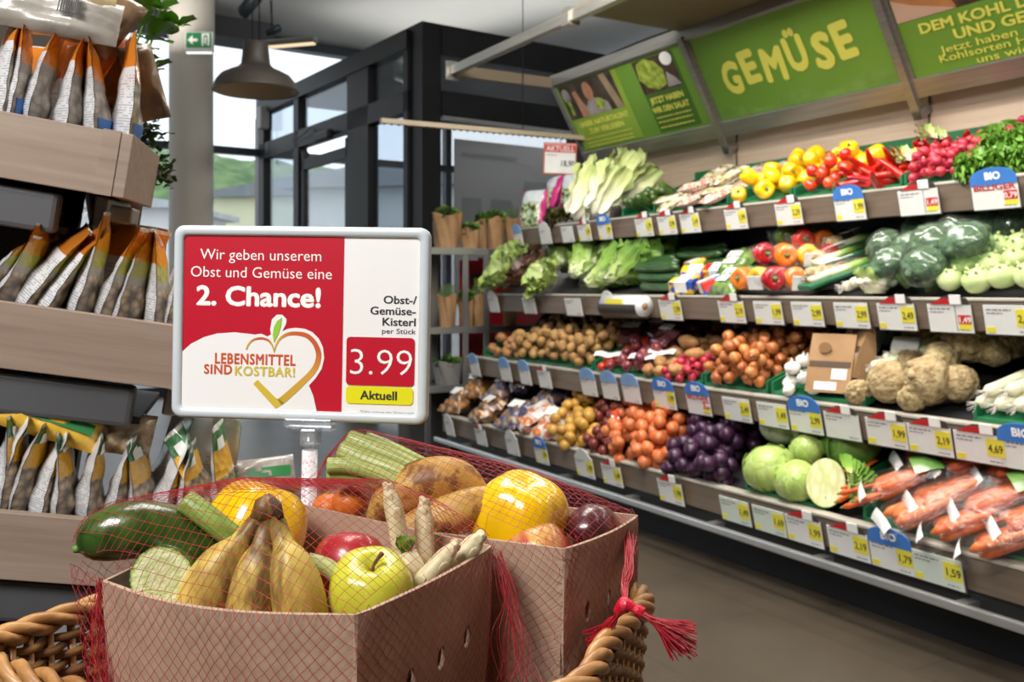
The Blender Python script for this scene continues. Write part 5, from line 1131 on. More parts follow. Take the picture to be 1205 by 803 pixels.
# pouches
def pouch_mats(kind):
    t = NT('pouch_back_' + kind); tc = t.n('TexCoord'); sp = t.n('SeparateXYZ'); t.l(tc.outputs['UV'], sp.inputs[0]); U, V = sp.outputs[0], sp.outputs[1]
    row = t.math('GREATER_THAN', t.math('FRACT', t.math('MULTIPLY', V, 46.)), .55)
    mp = t.n('Mapping'); mp.inputs['Scale'].default_value = (22, 46, 1); t.l(tc.outputs['UV'], mp.inputs[0])
    fl = t.n('VectorMath', operation='FLOOR'); t.l(mp.outputs[0], fl.inputs[0]); wn = t.n('TexWhiteNoise'); t.l(fl.outputs[0], wn.inputs[0])
    ink = t.math('MULTIPLY', row, t.math('GREATER_THAN', wn.outputs[0], .38))
    ink = t.math('MULTIPLY', ink, t.math('LESS_THAN', V, .66)); ink = t.math('MULTIPLY', ink, t.math('GREATER_THAN', V, .07))
    ink = t.math('MULTIPLY', ink, .6)
    top = {'a': (206, 122, 34), 'b': (178, 104, 32), 'c': (226, 226, 220)}[kind]
    c = t.mix(ink, S(214, 214, 216), S(120, 120, 132)); c = t.mix(t.math('GREATER_THAN', V, .72 if kind != 'c' else .93), c, S(*top))
    t.base(c); t.p.inputs['Roughness'].default_value = .35; t.p.inputs['Coat Weight'].default_value = .3; back = t.mat
    t.bump(t.noise(t.coord('Object'), 26, 3), .25, .01)
    t = NT('pouch_front_' + kind); tc = t.n('TexCoord'); sp = t.n('SeparateXYZ'); t.l(tc.outputs['UV'], sp.inputs[0]); U, V = sp.outputs[0], sp.outputs[1]
    v = t.coord('Object'); vo = t.n('TexVoronoi'); vo.inputs['Scale'].default_value = 62; t.l(v, vo.inputs['Vector'])
    nuts = t.ramp(vo.outputs['Distance'], [(.1, S(214, 196, 164)), (.45, S(170, 146, 114)), (.75, S(96, 82, 68))] if kind != 'a' else [(.1, S(200, 190, 176)), (.5, S(172, 160, 144)), (.8, S(128, 116, 102))])
    f = t.math('MULTIPLY_ADD', t.noise(v, 14), .12, V)
    if kind == 'a': st = [(0, None), (.50, S(150, 142, 132)), (.60, S(212, 126, 30)), (.90, S(206, 112, 26)), (.97, S(216, 210, 200))]
    elif kind == 'b': st = [(0, None), (.48, S(176, 168, 152)), (.56, S(178, 176, 70)), (.70, S(222, 160, 40)), (.86, S(196, 120, 34)), (.97, S(220, 214, 204))]
    else: st = [(0, None), (.56, S(232, 176, 40)), (.80, S(36, 120, 62)), (.965, S(228, 226, 218))]
    c = nuts
    for p, col in st[1:]: c = t.mix(t.math('GREATER_THAN', f, p + .06), c, col)
    t.base(c); t.p.inputs['Roughness'].default_value = .28; t.p.inputs['Coat Weight'].default_value = .45
    t.bump(t.math('ADD', t.noise(v, 22, 3), vo.outputs['Distance']), .3, .01)
    return [back, t.mat]
PM = {k: pouch_mats(k) for k in 'abc'}
def pouch(kind, w=.13, h=.205, th=.05, seed=0, name='nut_bag'):
    rg = random.Random(seed); b = MB(); bend = rg.uniform(-.012, .012)
    def side(s):
        def fn(u, v):
            prof = max(0, 1 - v ** 1.5) ** .8 * (.35 + .65 * min(1, v * 5)); e = 2 * u - 1
            x = s * (th / 2 * prof * (1 - abs(e) ** 2.2) * (1 + .25 * noise.noise(Vector((u * 4 + seed, v * 5, s)))) + .0005) + bend * v * v * 2 + .004 * noise.noise(Vector((seed, v * 6, u * 3)))
            return (x, e * w / 2 * (1 - .04 * v), h * v)
        return fn
    b.grid(side(-1), 10, 14, mi=0); k = len(b.f); b.grid(side(1), 10, 14, mi=1)
    for i in range(k): b.f[i].reverse(); b.uv[i] = list(reversed(b.uv[i]))
    t = thing(name, '', 'nut bag'); b.build('pouch', PM[kind], t)
    b = MB(); b.grid(lambda u, v: (bend * 2 + .002 * math.sin(u * 9 + seed), (u - .5) * w * .96, h * (.97 + .035 * v)), 8, 1); b.build('top_seal', M_label, t)
    if kind == 'a' and seed % 2:
        b = MB(); b.grid(lambda u, v: (lambda q: (q[0] + .0012, q[1], q[2]))(side(1)(.04 + .5 * u, .05 + .23 * v)), 6, 4); b.build('blue_label', M_blue, t)
    if kind == 'c':
        b = MB(); b.grid(lambda u, v: (lambda q: (q[0] + .0012, q[1], q[2]))(side(1)(.12 + .3 * u, .80 + .1 * v)), 4, 2); b.build('emblem', M_whitetext, t)
    return t
PRO = {k: [pouch(k, seed=s) for s in range(3)] for k in 'abc'}
ROWS = [('a', 0, [((-14, 116), (-4, 4)), ((5, 121), (33, 19)), ((27, 127), (46, 18)), ((70, 141), (78, 30)), ((105, 148), (111, 40)), ((140, 156), (161, 36))]),
        ('b', 1, [((-14, 338), (33, 273)), ((2, 348), (58, 272)), ((17, 352), (80, 258)), ((42, 356), (103, 258)), ((85, 366), (132, 254)), ((119, 371), (149, 264)), ((143, 376), (172, 268)), ((180, 383), (193, 273)), ((203, 388), (216, 275)), ((228, 392), (238, 280))]),
        ('c', 2, [((-14, 580), (6, 490)), ((2, 585), (21, 494)), ((14, 592), (32, 499)), ((35, 599), (53, 509)), ((64, 603), (77, 512)), ((95, 607), (94, 516)), ((132, 610), (142, 518)), ((162, 611), (165, 522)), ((186, 613), (200, 524)), ((212, 616), (210, 532)), ((240, 612), (212, 512)), ((268, 614), (238, 510))])]
ORD = ['first', 'second', 'third', 'fourth', 'fifth', 'sixth', 'seventh', 'eighth', 'ninth', 'tenth', 'eleventh', 'last']
for kind, i, L in ROWS:
    for k, (pb, pt) in enumerate(L):
        y = YR[i] + .03; a, b_ = gp(*pb, y), gp(*pt, y); d = (b_ - a); h = d.length; d.normalize()
        rg = random.Random(k * 7 + i); yaw = rg.uniform(6, 22) if i == 0 else rg.uniform(-10, 16)
        a2 = a - d * .035; sc_ = (h + .035) / .205
        M = MG @ frame(a2 + Vector((0, .062, 0)), d, (0, 1, 0)) @ Rm(R(yaw), 'Z') @ Sm(1, 1, sc_)
        nm = {'a': 'nut bag with orange top', 'b': 'leaning nut bag with orange and yellow front', 'c': 'nut bag with green and yellow front'}[kind]
        put(PRO[kind][k % 3] if k != 5 or i else PRO['c'][0] if 0 else PRO[kind][1], M, '%s, %s from the left on the %s plank' % (nm, ORD[k], ('top', 'middle', 'lowest')[i]), ('bags on the top plank', 'bags on the middle plank', 'bags on the lowest plank')[i])
# second row of bags behind, seen dark between the front ones
for k, (px, py, i) in enumerate(((20, 110, 0), (60, 120, 0), (95, 130, 0), (125, 135, 0), (40, 330, 1), (75, 340, 1), (110, 345, 1), (160, 350, 1), (190, 355, 1), (215, 560, 2), (245, 570, 2), (180, 560, 2))):
    a = gp(px, py, YR[i] + .2); put(PRO['a' if i < 2 else 'c'][k % 3], MG @ Tm(a.x, a.y, ZR[i] - .06) @ Rm(R(60 - 25 * (k % 3)), 'Z') @ Rm(R(6), 'Y') @ Sm(1.0), '%s bag standing in the second row behind the %s plank' % (['orange', 'yellow', 'brown'][k % 3], ('top', 'middle', 'lowest')[i]) if False else 'bag in the shade behind the front row on the %s plank' % ('top', 'middle', 'lowest')[i], ('rear bags on the top plank', 'rear bags on the middle plank', 'rear bags on the lowest plank')[i])
# bags lying on top of the rows
def flatmat(name, cols, sc=18):
    return mat(name, cols[0], cols[1], sc, .25, bump=.3, bsc=22, coat=.5)
def barcode(t, M):
    rg = random.Random(5); b = MB(); x = -.016
    while x < .016: w = rg.choice((.0008, .0014, .002)); b.b2(x, x + w, -.0006, 0, -.012, .012); x += w + rg.choice((.0008, .0014))
    b.build('barcode', M_text, t, M)
def lying(label, p, w, h, th, M, mats, seed, code=False, band=None):
    t = thing('nut_bag', label, 'nut bag', p @ M); b = MB(); pillow(b, w, h, th, seed, wr=.2); b.build('pouch', mats, t)
    if code: barcode(t, Tm(.035, -th * .62, .002) @ Sm(1.1))
    if band:
        b = MB(); b.grid(lambda u, v: ((u - .5) * w * .9, -th * .53 * (1 - .25 * abs(2 * u - 1) ** 2), -h * .16 + h * .3 * v), 8, 2); b.build('printed_band', band, t)
    return t
M_foil = flatmat('pouch_foil', ((140, 134, 126), (176, 170, 162)), 12); M_greenband = mat('pouch_green_band', (36, 112, 58), (52, 130, 72), 12, .35, coat=.4)
M_yelp = flatmat('pouch_yellow', ((214, 164, 50), (228, 184, 70))); M_nuts = flatmat('pouch_nuts', ((120, 98, 72), (196, 172, 140)), 40); M_brn = flatmat('pouch_brown', ((108, 84, 62), (150, 122, 96)), 16)
lying('silver bag with barcode lying across the top row of nut bags', MG @ Tm(gp(58, 15, .05)), .21, .075, .05, Rm(R(-1), 'Y') @ Rm(R(-18), 'X'), M_foil, 3, True)
lying('cream bag lying on the silver bag at the top picture edge', MG @ Tm(gp(50, -14, .06)), .22, .06, .05, Rm(R(-4), 'Y') @ Rm(R(-30), 'X'), flatmat('pouch_cream', ((166, 148, 108), (196, 180, 142))), 4)
lying('dark silver bag end sticking out right of the barcode bag', MG @ Tm(gp(122, 22, .14)), .09, .12, .04, Rm(R(24), 'Y') @ Rm(R(-18), 'X'), M_brn, 5)
lying('orange bag slumped behind the middle of the top row', MG @ Tm(gp(112, 80, .2)), .13, .15, .05, Rm(R(30), 'Y'), flatmat('pouch_orange', ((170, 86, 24), (206, 112, 32))), 6)
lying('silver bag edge slanting behind the last bag of the top row', MG @ Tm(gp(128, 62, .22)), .035, .13, .02, Rm(R(-30), 'Y'), M_foil, 7)
lying('brown bag poking out past the end of the top plank', MG @ Tm(gp(168, 98, .16)), .06, .13, .04, Rm(R(-24), 'Y') @ Rm(R(10), 'Z'), M_brn, 8)
lying('green and yellow bag lying flat on the left of the lowest row', MG @ Tm(gp(52, 493, .02)), .17, .06, .045, Rm(R(12), 'Y') @ Rm(R(-30), 'X'), M_yelp, 9, False, M_greenband)
lying('clear bag of nuts lying flat above the middle of the lowest row', MG @ Tm(gp(135, 508, .05)), .12, .07, .05, Rm(R(2), 'Y') @ Rm(R(-24), 'X'), M_nuts, 10)
lying('pale bag lying at the end of the lowest plank behind the left box', MG @ Tm(gp(305, 560, .10)), .12, .06, .05, Rm(R(-14), 'Y') @ Rm(R(-24), 'X'), M_foil, 11, False, M_greenband)
lying('yellow cornered bag under the pale one at the end of the lowest plank', MG @ Tm(gp(322, 572, .13)), .08, .05, .04, Rm(R(-28), 'Y') @ Rm(R(-24), 'X'), M_yelp, 12)
# potted herbs behind the gondola
def leafy(nm, label, base, stems, leaf, L, w, mt, cup=.3, seed=0, per=5, cluster=False):
    t = thing(nm, label, 'plant', Tm(base)); rg = random.Random(seed)
    MB().lathe([(0, 0), (.045, 0), (.06, .1), (.054, .1), (.05, .085), (0, .085)], 20, Tm(0, 0, -.085)).build('pot', mat(nm + '_pot', (110, 72, 52), (124, 84, 62), 6, .8), t)
    sm_, lf = MB(), MB()
    for s in stems:
        pts = smooth_curve([Vector((0, 0, 0))] + [Vector(p) - base for p in s], 5); sm_.tube(pts, [.0035 - .0022 * k / len(pts) for k in range(len(pts))], 6)
        n = len(pts)
        for k in range(int(n * .45), n, per if not cluster else 1):
            for q in range(2 if not cluster else 7):
                a = rg.uniform(0, 6.3) if cluster else (k * 1.5 + q * math.pi); s_ = rg.uniform(.6, 1.1)
                off = Vector((rg.uniform(-1, 1), rg.uniform(-1, 1), rg.uniform(-1, 1))) * (.022 if cluster else 0)
                leafgrid(lf, L * s_, w * s_, cup, .12, k + q, Tm(pts[k] + off) @ Rm(a, 'Z') @ Rm(rg.uniform(-.3, .7), 'X'), 5, 5, .25)
        for q in range(4): leafgrid(lf, L * .75, w * .75, cup, .12, q, Tm(pts[-1]) @ Rm(q * 1.57, 'Z') @ Rm(.6, 'X'), 5, 5, .25)
    sm_.build('stem', M_stem, t); lf.build('foliage', mt, t); return t
M_bas = mat('basil_leaf', (74, 120, 36), (120, 160, 62), 12, .4, vary=0); M_par = mat('parsley_leaf', (46, 74, 34), (78, 108, 52), 24, .5)
Zb = 1.82; bb = PZ(132, 130, Zb)
leafy('potted_basil', 'basil with light green leaves rising behind the top row of bags', bb, [[PZ(160, 90, Zb), PZ(178, 50, Zb), PZ(184, 14, Zb)], [PZ(150, 80, Zb - .03), PZ(166, 36, Zb), PZ(172, 18, Zb)], [PZ(165, 62, Zb), PZ(185, 36, Zb), PZ(205, 33, Zb)], [PZ(140, 70, Zb), PZ(132, 30, Zb), PZ(128, 8, Zb)], [PZ(150, 100, Zb), PZ(166, 78, Zb), PZ(176, 84, Zb)]], None, .062, .022, M_bas, -.2, 3, 4)
leafy('potted_parsley', 'dark curly parsley hanging past the end of the top plank', PZ(135, 215, Zb), [[PZ(158, 175, Zb), PZ(172, 158, Zb), PZ(184, 160, Zb)], [PZ(155, 185, Zb), PZ(170, 180, Zb), PZ(186, 194, Zb), PZ(194, 210, Zb)], [PZ(155, 195, Zb), PZ(166, 196, Zb), PZ(174, 208, Zb)], [PZ(150, 170, Zb), PZ(160, 160, Zb), PZ(168, 152, Zb)]], None, .013, .007, M_par, .3, 5, 2, True)
# board that carries the pots behind the shelf
MB().b2(xe - .5, xe + .02, .36, .62, -.03, -.015, Tm(0, 0, 0)).build('rear_board', M_brown, gon)
# ------------------------------------------------------------------ promotion basket, cartons, nets
M_box = mat('carton_board', (166, 139, 118), (177, 150, 129), 30, .85, bump=.12, bsc=60)
def carton(label, A, B, C, D, zb, bulge, taper, holes):
    # corners of the rim in order front-left, front-right, back-right, back-left
    t = thing('carton', label, 'box'); top = [Vector(p) for p in (A, B, C, D)]; ce = sum(top, Vector()) / 4
    bot = [Vector((ce.x + (p.x - ce.x) * taper, ce.y + (p.y - ce.y) * taper, zb)) for p in top]
    mb = MB()
    for k in range(4):
        a, b, c, d = top[k], top[(k + 1) % 4], bot[(k + 1) % 4], bot[k]; nrm = (b - a).cross(d - a).normalized()
        if nrm.dot(a - ce) < 0: nrm = -nrm
        f = lambda u, v, a=a, b=b, c=c, d=d, nrm=nrm, k=k: (a.lerp(b, u)).lerp(d.lerp(c, u), v) + nrm * bulge[k] * math.sin(math.pi * u) * (1 - v) ** 1.2
        if not holes[k]: mb.grid(f, 12, 8)
        else:
            bm = bmesh.new(); ed = []
            def loop(pts):
                vs = [bm.verts.new((x, y, 0)) for x, y in pts]; ed.extend(bm.edges.new((vs[i], vs[(i + 1) % len(vs)])) for i in range(len(vs)))
            loop([(i / 12, 0) for i in range(12)] + [(1, i / 6) for i in range(6)] + [(1 - i / 12, 1) for i in range(12)] + [(0, 1 - i / 6) for i in range(6)])
            for hu, hv in holes[k]: loop([(hu + .030 * math.cos(q * .449), hv + .043 * math.sin(q * .449)) for q in range(14)])
            bmesh.ops.triangle_fill(bm, use_beauty=True, edges=ed); bm.verts.index_update()
            bmesh.ops.recalc_face_normals(bm, faces=bm.faces)
            mb.add([f(v.co.x, v.co.y) for v in bm.verts], [[v.index for v in fc.verts] for fc in bm.faces], smooth=False); bm.free()
    mb.add(bot, [(0, 1, 2, 3)], smooth=False)
    bm = bmesh.new(); vs = [bm.verts.new(p) for p in mb.v]
    for fc in mb.f:
        try: bm.faces.new([vs[i] for i in fc])
        except ValueError: pass
    bmesh.ops.remove_doubles(bm, verts=bm.verts, dist=.0004); bmesh.ops.recalc_face_normals(bm, faces=bm.faces)
    me = bpy.data.meshes.new('carton_wall'); bm.to_mesh(me); bm.free(); me.materials.append(M_box)
    o = mkobj('carton_wall', me, t); s = o.modifiers.new('thick', 'SOLIDIFY'); s.thickness = .004; s.offset = -1
    return t, top, bot
ZB = .86; zbot = .59
A, B, C, D = PH(120, 684, ZB), PH(416, 724, ZB), PH(577, 642, ZB), PH(345, 591, ZB + .024)
box1, top1, bot1 = carton('front carton holding cucumber, bananas and a green apple', A, B, C, D, zbot, (.028, .006, 0, .012), .93, (None, [(.13, .315), (.33, .305), (.55, .295), (.77, .285)], None, None))
E, F2 = PH(661, 646, ZB - .002), PH(749, 606, ZB)
uu = (D - C); uu.z = 0; uu.normalize(); G_ = E + uu * .275 + Vector((0, .012, 0)); H_ = G_ + (F2 - E) * 1.0
box2, top2, bot2 = carton('rear carton holding leeks, bananas and a yellow pepper', G_, E, F2, H_, zbot, (0, .008, .004, 0), .95, (None, [(.26, .285), (.52, .28), (.74, .27)], None, None))
# --- contents of the front carton
def uv_cuc():
    t = NT('cucumber_cut'); tc = t.n('TexCoord'); mp = t.n('Mapping'); mp.inputs['Location'].default_value = (-.5, -.5, 0); t.l(tc.outputs['UV'], mp.inputs[0])
    ln = t.n('VectorMath', operation='LENGTH'); t.l(mp.outputs[0], ln.inputs[0]); d = ln.outputs['Value']
    n = t.noise(tc.outputs['UV'], 9, 4); n2 = t.noise(tc.outputs['UV'], 30, 3)
    vo = t.n('TexVoronoi'); vo.inputs['Scale'].default_value = 13; t.l(tc.outputs['UV'], vo.inputs['Vector'])
    f = t.math('MULTIPLY_ADD', n, .12, t.math('SUBTRACT', d, .06))
    c = t.ramp(f, [(.0, S(206, 204, 150)), (.16, S(214, 216, 168)), (.27, S(190, 202, 132)), (.33, S(222, 226, 178)), (.44, S(214, 222, 166)), (.475, S(150, 178, 92)), (.495, S(52, 84, 34))])
    seed = t.math('MULTIPLY', t.math('LESS_THAN', vo.outputs['Distance'], .3), t.math('LESS_THAN', d, .3)); c = t.mix(t.math('MULTIPLY', seed, .45), c, S(232, 230, 200))
    t.base(c); t.p.inputs['Roughness'].default_value = .3; t.p.inputs['Coat Weight'].default_value = .3; t.bump(t.math('ADD', n2, vo.outputs['Distance']), .3, .004); return t.mat
M_dcuc = mat('dark_cucumber', (36, 62, 20), (62, 92, 34), 9, .25, coat=.5, st=(5, 5, 1), bump=.05, bsc=30)
t = thing('cucumber', 'whole dark green cucumber sticking out over the left edge of the front carton', 'cucumber')
ca, cb = PZ(92, 645, .90), PZ(262, 672, .95); dd = (cb - ca); 
pts = [ca + dd * u + Vector((0, 0, .030 * math.sin(u * math.pi))) for u in (0, .02, .06, .14, .25, .4, .6, .8, 1)]
MB().tube(pts, [.006, .012, .018, .024, .0275, .029, .029, .028, .024], 24).build('body', M_dcuc, t)
MB().tube([ca + dd * .01, ca - dd * .035 + Vector((0, 0, -.003))], [.005, .003], 8).build('tip', M_stem, t)
t = thing('cucumber_half', 'cut cucumber half with its pale round face toward the camera', 'cucumber'); c0 = PZ(190, 680, .862); ax = Vector((-.06, .98, -.12)).normalized()
MB().tube([c0, c0 + ax * .004, c0 + ax * .04, c0 + ax * .075], [.0285, .029, .029, .026], 32).build('body', M_dcuc, t)
b = MB(); n_ = 40; fr_ = frame(c0 - ax * .0012, -ax, (0, 0, 1))
b.add([(0, 0, 0)] + [(.0287 * math.cos(k * 2 * math.pi / n_), .0287 * math.sin(k * 2 * math.pi / n_), 0) for k in range(n_)], [(0, k + 1, (k + 1) % n_ + 1) for k in range(n_)], fr_, 0, [(.5, .5)] + [(.5 + .5 * math.cos(k * 2 * math.pi / n_), .5 + .5 * math.sin(k * 2 * math.pi / n_)) for k in range(n_)], False)
b.add([(.0287 * math.cos(k * 2 * math.pi / n_), .0287 * math.sin(k * 2 * math.pi / n_), 0) for k in range(n_)] + [(.0287 * math.cos(k * 2 * math.pi / n_), .0287 * math.sin(k * 2 * math.pi / n_), -.006) for k in range(n_)], [(k, (k + 1) % n_, n_ + (k + 1) % n_, n_ + k) for k in range(n_)], fr_, 1)
b.build('cut_face', [uv_cuc(), M_dcuc], t)
def banana_mat():
    t = NT('banana_peel'); tc = t.n('TexCoord'); sp = t.n('SeparateXYZ'); t.l(tc.outputs['UV'], sp.inputs[0]); v = t.coord('Object', (1, 1, .45))
    c = t.ramp(t.math('MULTIPLY_ADD', t.noise(v, 18), .16, t.math('SUBTRACT', sp.outputs[1], .08)), [(0, S(112, 118, 50)), (.12, S(150, 156, 66)), (.3, S(206, 182, 88)), (1, S(212, 178, 92))])
    c = t.mix(t.ramp(t.noise(v, 26, 6, .7), [(.46, (0, 0, 0, 1)), (.62, (.6, .6, .6, 1))]), c, S(132, 92, 46))
    c = t.mix(t.ramp(t.noise(t.coord('Object', (1.6, 1.6, .6), (.5, .2, .9)), 13, 4, .6), [(.50, (0, 0, 0, 1)), (.60, (.85, .85, .85, 1))]), c, S(78, 54, 38))
    t.base(c); t.p.inputs['Roughness'].default_value = .45; t.bump(t.noise(v, 40, 4), .08, .005); return t.mat
M_ban = banana_mat(); M_bantip = mat('banana_tip', (52, 38, 28), (84, 64, 44), 40, .8, bump=.3)
def finger(mb, pts, rs, n=18):
    # a five-sided rounded fruit
    k0 = len(mb.v); L = smooth_curve(pts, 5); q = smooth_curve([(r, 0, 0) for r in rs], 5)
    mb.tube(L, [p.x for p in q], n); nn = n
    for i in range(len(L)):
        c = sum((mb.v[k0 + i * nn + j] for j in range(nn)), Vector()) / nn
        for j in range(nn): mb.v[k0 + i * nn + j] = c + (mb.v[k0 + i * nn + j] - c) * (1 + .045 * math.cos(5 * j * 2 * math.pi / nn))
t = thing('banana_bunch', 'bunch of three spotted bananas hanging stem-up over the front carton', 'bananas')
cr = PZ(318, 602, .875)
for px in (((300, 618), (282, 640), (262, 664), (243, 700), (228, 745), (222, 785)), ((313, 620), (309, 642), (304, 666), (298, 700), (292, 745), (290, 785)), ((326, 618), (334, 642), (341, 664), (350, 700), (356, 745), (356, 785))):
    zz = (.875, .868, .862, .862, .875, .90); b = MB()
    finger(b, [cr] + [PZ(x, y, z) for (x, y), z in zip(px, zz)], [.009, .0092, .0105, .0195, .0245, .0245, .018]); b.build('banana', M_ban, t)
b = MB(); b.tube([PZ(303, 612, .876), PZ(313, 598, .874), PZ(322, 592, .873)], [.008, .0125, .0105], 12); b.build('crown', M_ban, t)
b = MB(); b.tube([PZ(318, 589, .871), PZ(325, 596, .868), PZ(331, 611, .866)], [.004, .0055, .003], 10); b.build('crown_tip', M_bantip, t)
def bigpepper(label, px, py, Z, r, h, M, lob=.1, seed=0):
    b, s_ = MB(), MB(); pepper(b, s_, r, h, lob, 40, seed); t = thing('bell_pepper', label, 'pepper', Tm(PZ(px, py, Z)) @ M); b.build('body', mat('glossy_yellow_pepper', (236, 184, 6), (244, 202, 16), 5, .2, coat=.6) if 'gy' not in MCACHE else MCACHE['gy'], t); MCACHE['gy'] = t.children[0].data.materials[0]; s_.build('stem', M_stem, t); return t
MCACHE = {}
bigpepper('yellow bell pepper behind the bananas in the front carton', 300, 618, 1.0, .051, .95, Rm(R(158), 'X') @ Rm(R(-15), 'Y'), .2)
M_pstalk = mat('pale_green_stalk', (150, 166, 96), (186, 196, 136), 4, .4, st=(10, .8, 1), coord='UV')
for k, (pts, r, lb) in enumerate((([(219, 590, .93), (248, 612, .925), (285, 642, .93)], .012, 'thick green stalk slanting in front of the yellow pepper in the front carton'), ([(214, 629, .95), (245, 629, .945), (278, 631, .94)], .0068, 'thin pale stalk lying level left of the bananas'), ([(362, 661, .90), (385, 668, .90), (402, 684, .90)], .0085, 'pale green stalk between bananas and green apple'))):
    MBt = MB(); P = smooth_curve([PZ(*q) for q in pts], 6); MBt.tube(P, r, 14, cap_mi=1); tag(MBt.build('vegetable_stalk', [M_pstalk if k else mat('green_stalk', (104, 134, 50), (148, 170, 86), 4, .4, st=(10, .8, 1), coord='UV'), M_leekp]), lb, 'stalk')
def apple(label, px, py, Z, r, m, M, stem=True):
    t = thing('apple', label, 'apple', Tm(PZ(px, py, Z)) @ M); b = MB()
    ps = [(0, -.78), (.12, -.8), (.3, -.86), (.55, -.84), (.82, -.6), (.98, -.2), (1.0, .15), (.93, .48), (.74, .76), (.5, .86), (.3, .84), (.14, .72), (.05, .6), (0, .58)]
    ps = [(q.x, q.y) for q in smooth_curve([(a, c, 0) for a, c in ps], 3)]
    b.lathe([(a * r, c * r) for a, c in ps], 36, lob=.022, lobn=5); b.build('flesh', m, t)
    if stem: MB().tube(smooth_curve([(0, 0, r * .56), (r * .06, 0, r * .85), (r * .22, -r * .05, r * 1.2)], 4), [.0016, .0016, .0016, .0016, .0017, .0018, .002, .0022, .0026], 8).build('stem', mat('apple_stem', (92, 66, 44), (112, 84, 58), 30, .8), t)
    return t
def apple_mat(name, a, b, spots, c3=None):
    t = NT(name); v = t.coord('Object'); c = t.ramp(t.noise(v, 14, 4), [(.3, S(*a)), (.7, S(*b))])
    if c3: c = t.mix(t.ramp(t.noise(t.coord('Object', (14, 14, 3)), 3, 4), [(.4, (0, 0, 0, 1)), (.6, (.9, .9, .9, 1))]), c, S(*c3))
    vo = t.n('TexVoronoi'); vo.inputs['Scale'].default_value = 170; t.l(v, vo.inputs['Vector']); c = t.mix(t.math('MULTIPLY', t.math('LESS_THAN', vo.outputs['Distance'], .16), .6), c, S(*spots))
    t.base(c); t.p.inputs['Roughness'].default_value = .28; t.p.inputs['Coat Weight'].default_value = .35; return t.mat
apple('yellow-green apple with stem in the front right corner of the front carton', 436, 696, .888, .0395, apple_mat('green_apple', (186, 190, 44), (204, 204, 66), (226, 226, 130)), Rm(R(24), 'X') @ Rm(R(6), 'Y'))
apple('dark red apple half hidden behind the green apple', 411, 670, .955, .038, apple_mat('red_apple', (150, 22, 34), (172, 36, 44), (206, 120, 100)), Rm(R(-30), 'X'), False)
M_asp = mat('white_asparagus', (190, 176, 136), (214, 202, 166), 20, .45, st=(5, 5, 1), bump=.06)
def asparagus(label, pts, r):
    t = thing('white_asparagus', label, 'asparagus'); P = smooth_curve([PZ(*q) for q in pts], 5); n = len(P)
    rs = [r * (min(1, .32 + .68 * (k / (n * .28)) ** .8) if k < n * .28 else 1.0) for k in range(n)]
    MB().tube(P, rs, 14).build('spear', M_asp, t); b = MB()
    for k, u in enumerate((.06, .12, .2, .42, .7)):
        i = int(u * n); d = (P[min(n - 1, i + 1)] - P[i]).normalized(); fr = frame(P[i], -d, (0, 1, 0)); a_ = R(-90) + (-.7, .6, -.1, .5, -.4)[k]
        b.blob(r * .5, r * .12, r * (.7 + u * .5), fr @ Rm(a_ + R(-90), 'Z') @ Tm(0, rs[i] * .96, 0) @ Rm(R(-5), 'X'), sub=2, fn=lambda p: 1 - .5 * max(0, p.z) ** 2)
    b.build('scales', mat('asparagus_scale', (196, 178, 140), (216, 202, 166), 20, .5) if 'as' not in MCACHE else MCACHE['as'], t); MCACHE['as'] = t.children[-1].data.materials[0]
asparagus('tallest white asparagus spear, left in the front carton', ((456, 571, .96), (463, 598, .955), (469, 630, .95), (476, 672, .945)), .0098)
asparagus('upright white asparagus spear right of the tallest one', ((499, 588, .985), (499, 615, .98), (500, 650, .975), (501, 690, .97)), .0102)
asparagus('white asparagus spear leaning on the right rim of the front carton', ((536, 640, .925), (522, 658, .92), (503, 678, .915), (478, 708, .91)), .0098)
asparagus('short white asparagus tip at the back right corner of the front carton', ((566, 630, .955), (556, 642, .95), (540, 660, .945), (518, 690, .94)), .0105)
t = thing('asparagus_butt', 'pale asparagus butt with green bud below the tallest spear', 'asparagus'); MB().tube([PZ(478, 652, .93), PZ(484, 668, .925), PZ(488, 690, .92)], [.011, .0135, .012], 14).build('body', M_asp, t)
b = MB()
for k in range(6): leafgrid(b, .02, .006, .3, .2, k, Tm(PZ(477, 656, .925)) @ Rm(k * 1.05, 'Z') @ Rm(.8, 'X'), 3, 4)
b.build('bud', M_bas, t)
# --- contents of the rear carton
def stalk(label, pts, r, m):
    P = smooth_curve([PZ(*q) for q in pts], 5); b = MB(); b.tube(P, r, 14, cap_mi=1)
    t = tag(b.build('leek_stalk', [m, M_leekp]), label, 'leek', 'leek stalks in the rear carton'); return t
M_lk = mat('leek_green', (110, 138, 54), (166, 184, 100), 3, .4, st=(16, .8, 1), coord='UV'); M_lk2 = mat('leek_pale', (122, 148, 62), (190, 200, 128), 3, .4, st=(16, .8, 1), coord='UV')
stalk('topmost leek stalk in the rear carton, pointing up left', ((411, 517, 1.14), (445, 530, 1.13), (492, 553, 1.12), (530, 580, 1.11)), .0115, M_lk2)
stalk('leek stalk below the topmost one in the rear carton', ((402, 530, 1.12), (432, 543, 1.11), (474, 560, 1.10), (510, 585, 1.10)), .0125, M_lk2)
stalk('thick green leek stalk in the middle of the rear bundle', ((402, 534, 1.145), (440, 548, 1.14), (478, 566, 1.13)), .012, M_lk)
stalk('level pale leek stalk below the bundle in the rear carton', ((386, 548, 1.09), (415, 549, 1.09), (452, 562, 1.09), (480, 582, 1.09)), .0095, M_lk2)
stalk('lowest dark green leek stalk in the rear carton', ((386, 558, 1.10), (415, 560, 1.10), (450, 568, 1.10)), .011, M_lk)
stalk('dark leek stalk behind the topmost one in the rear carton', ((430, 516, 1.17), (460, 528, 1.165), (500, 548, 1.16)), .009, M_lk)
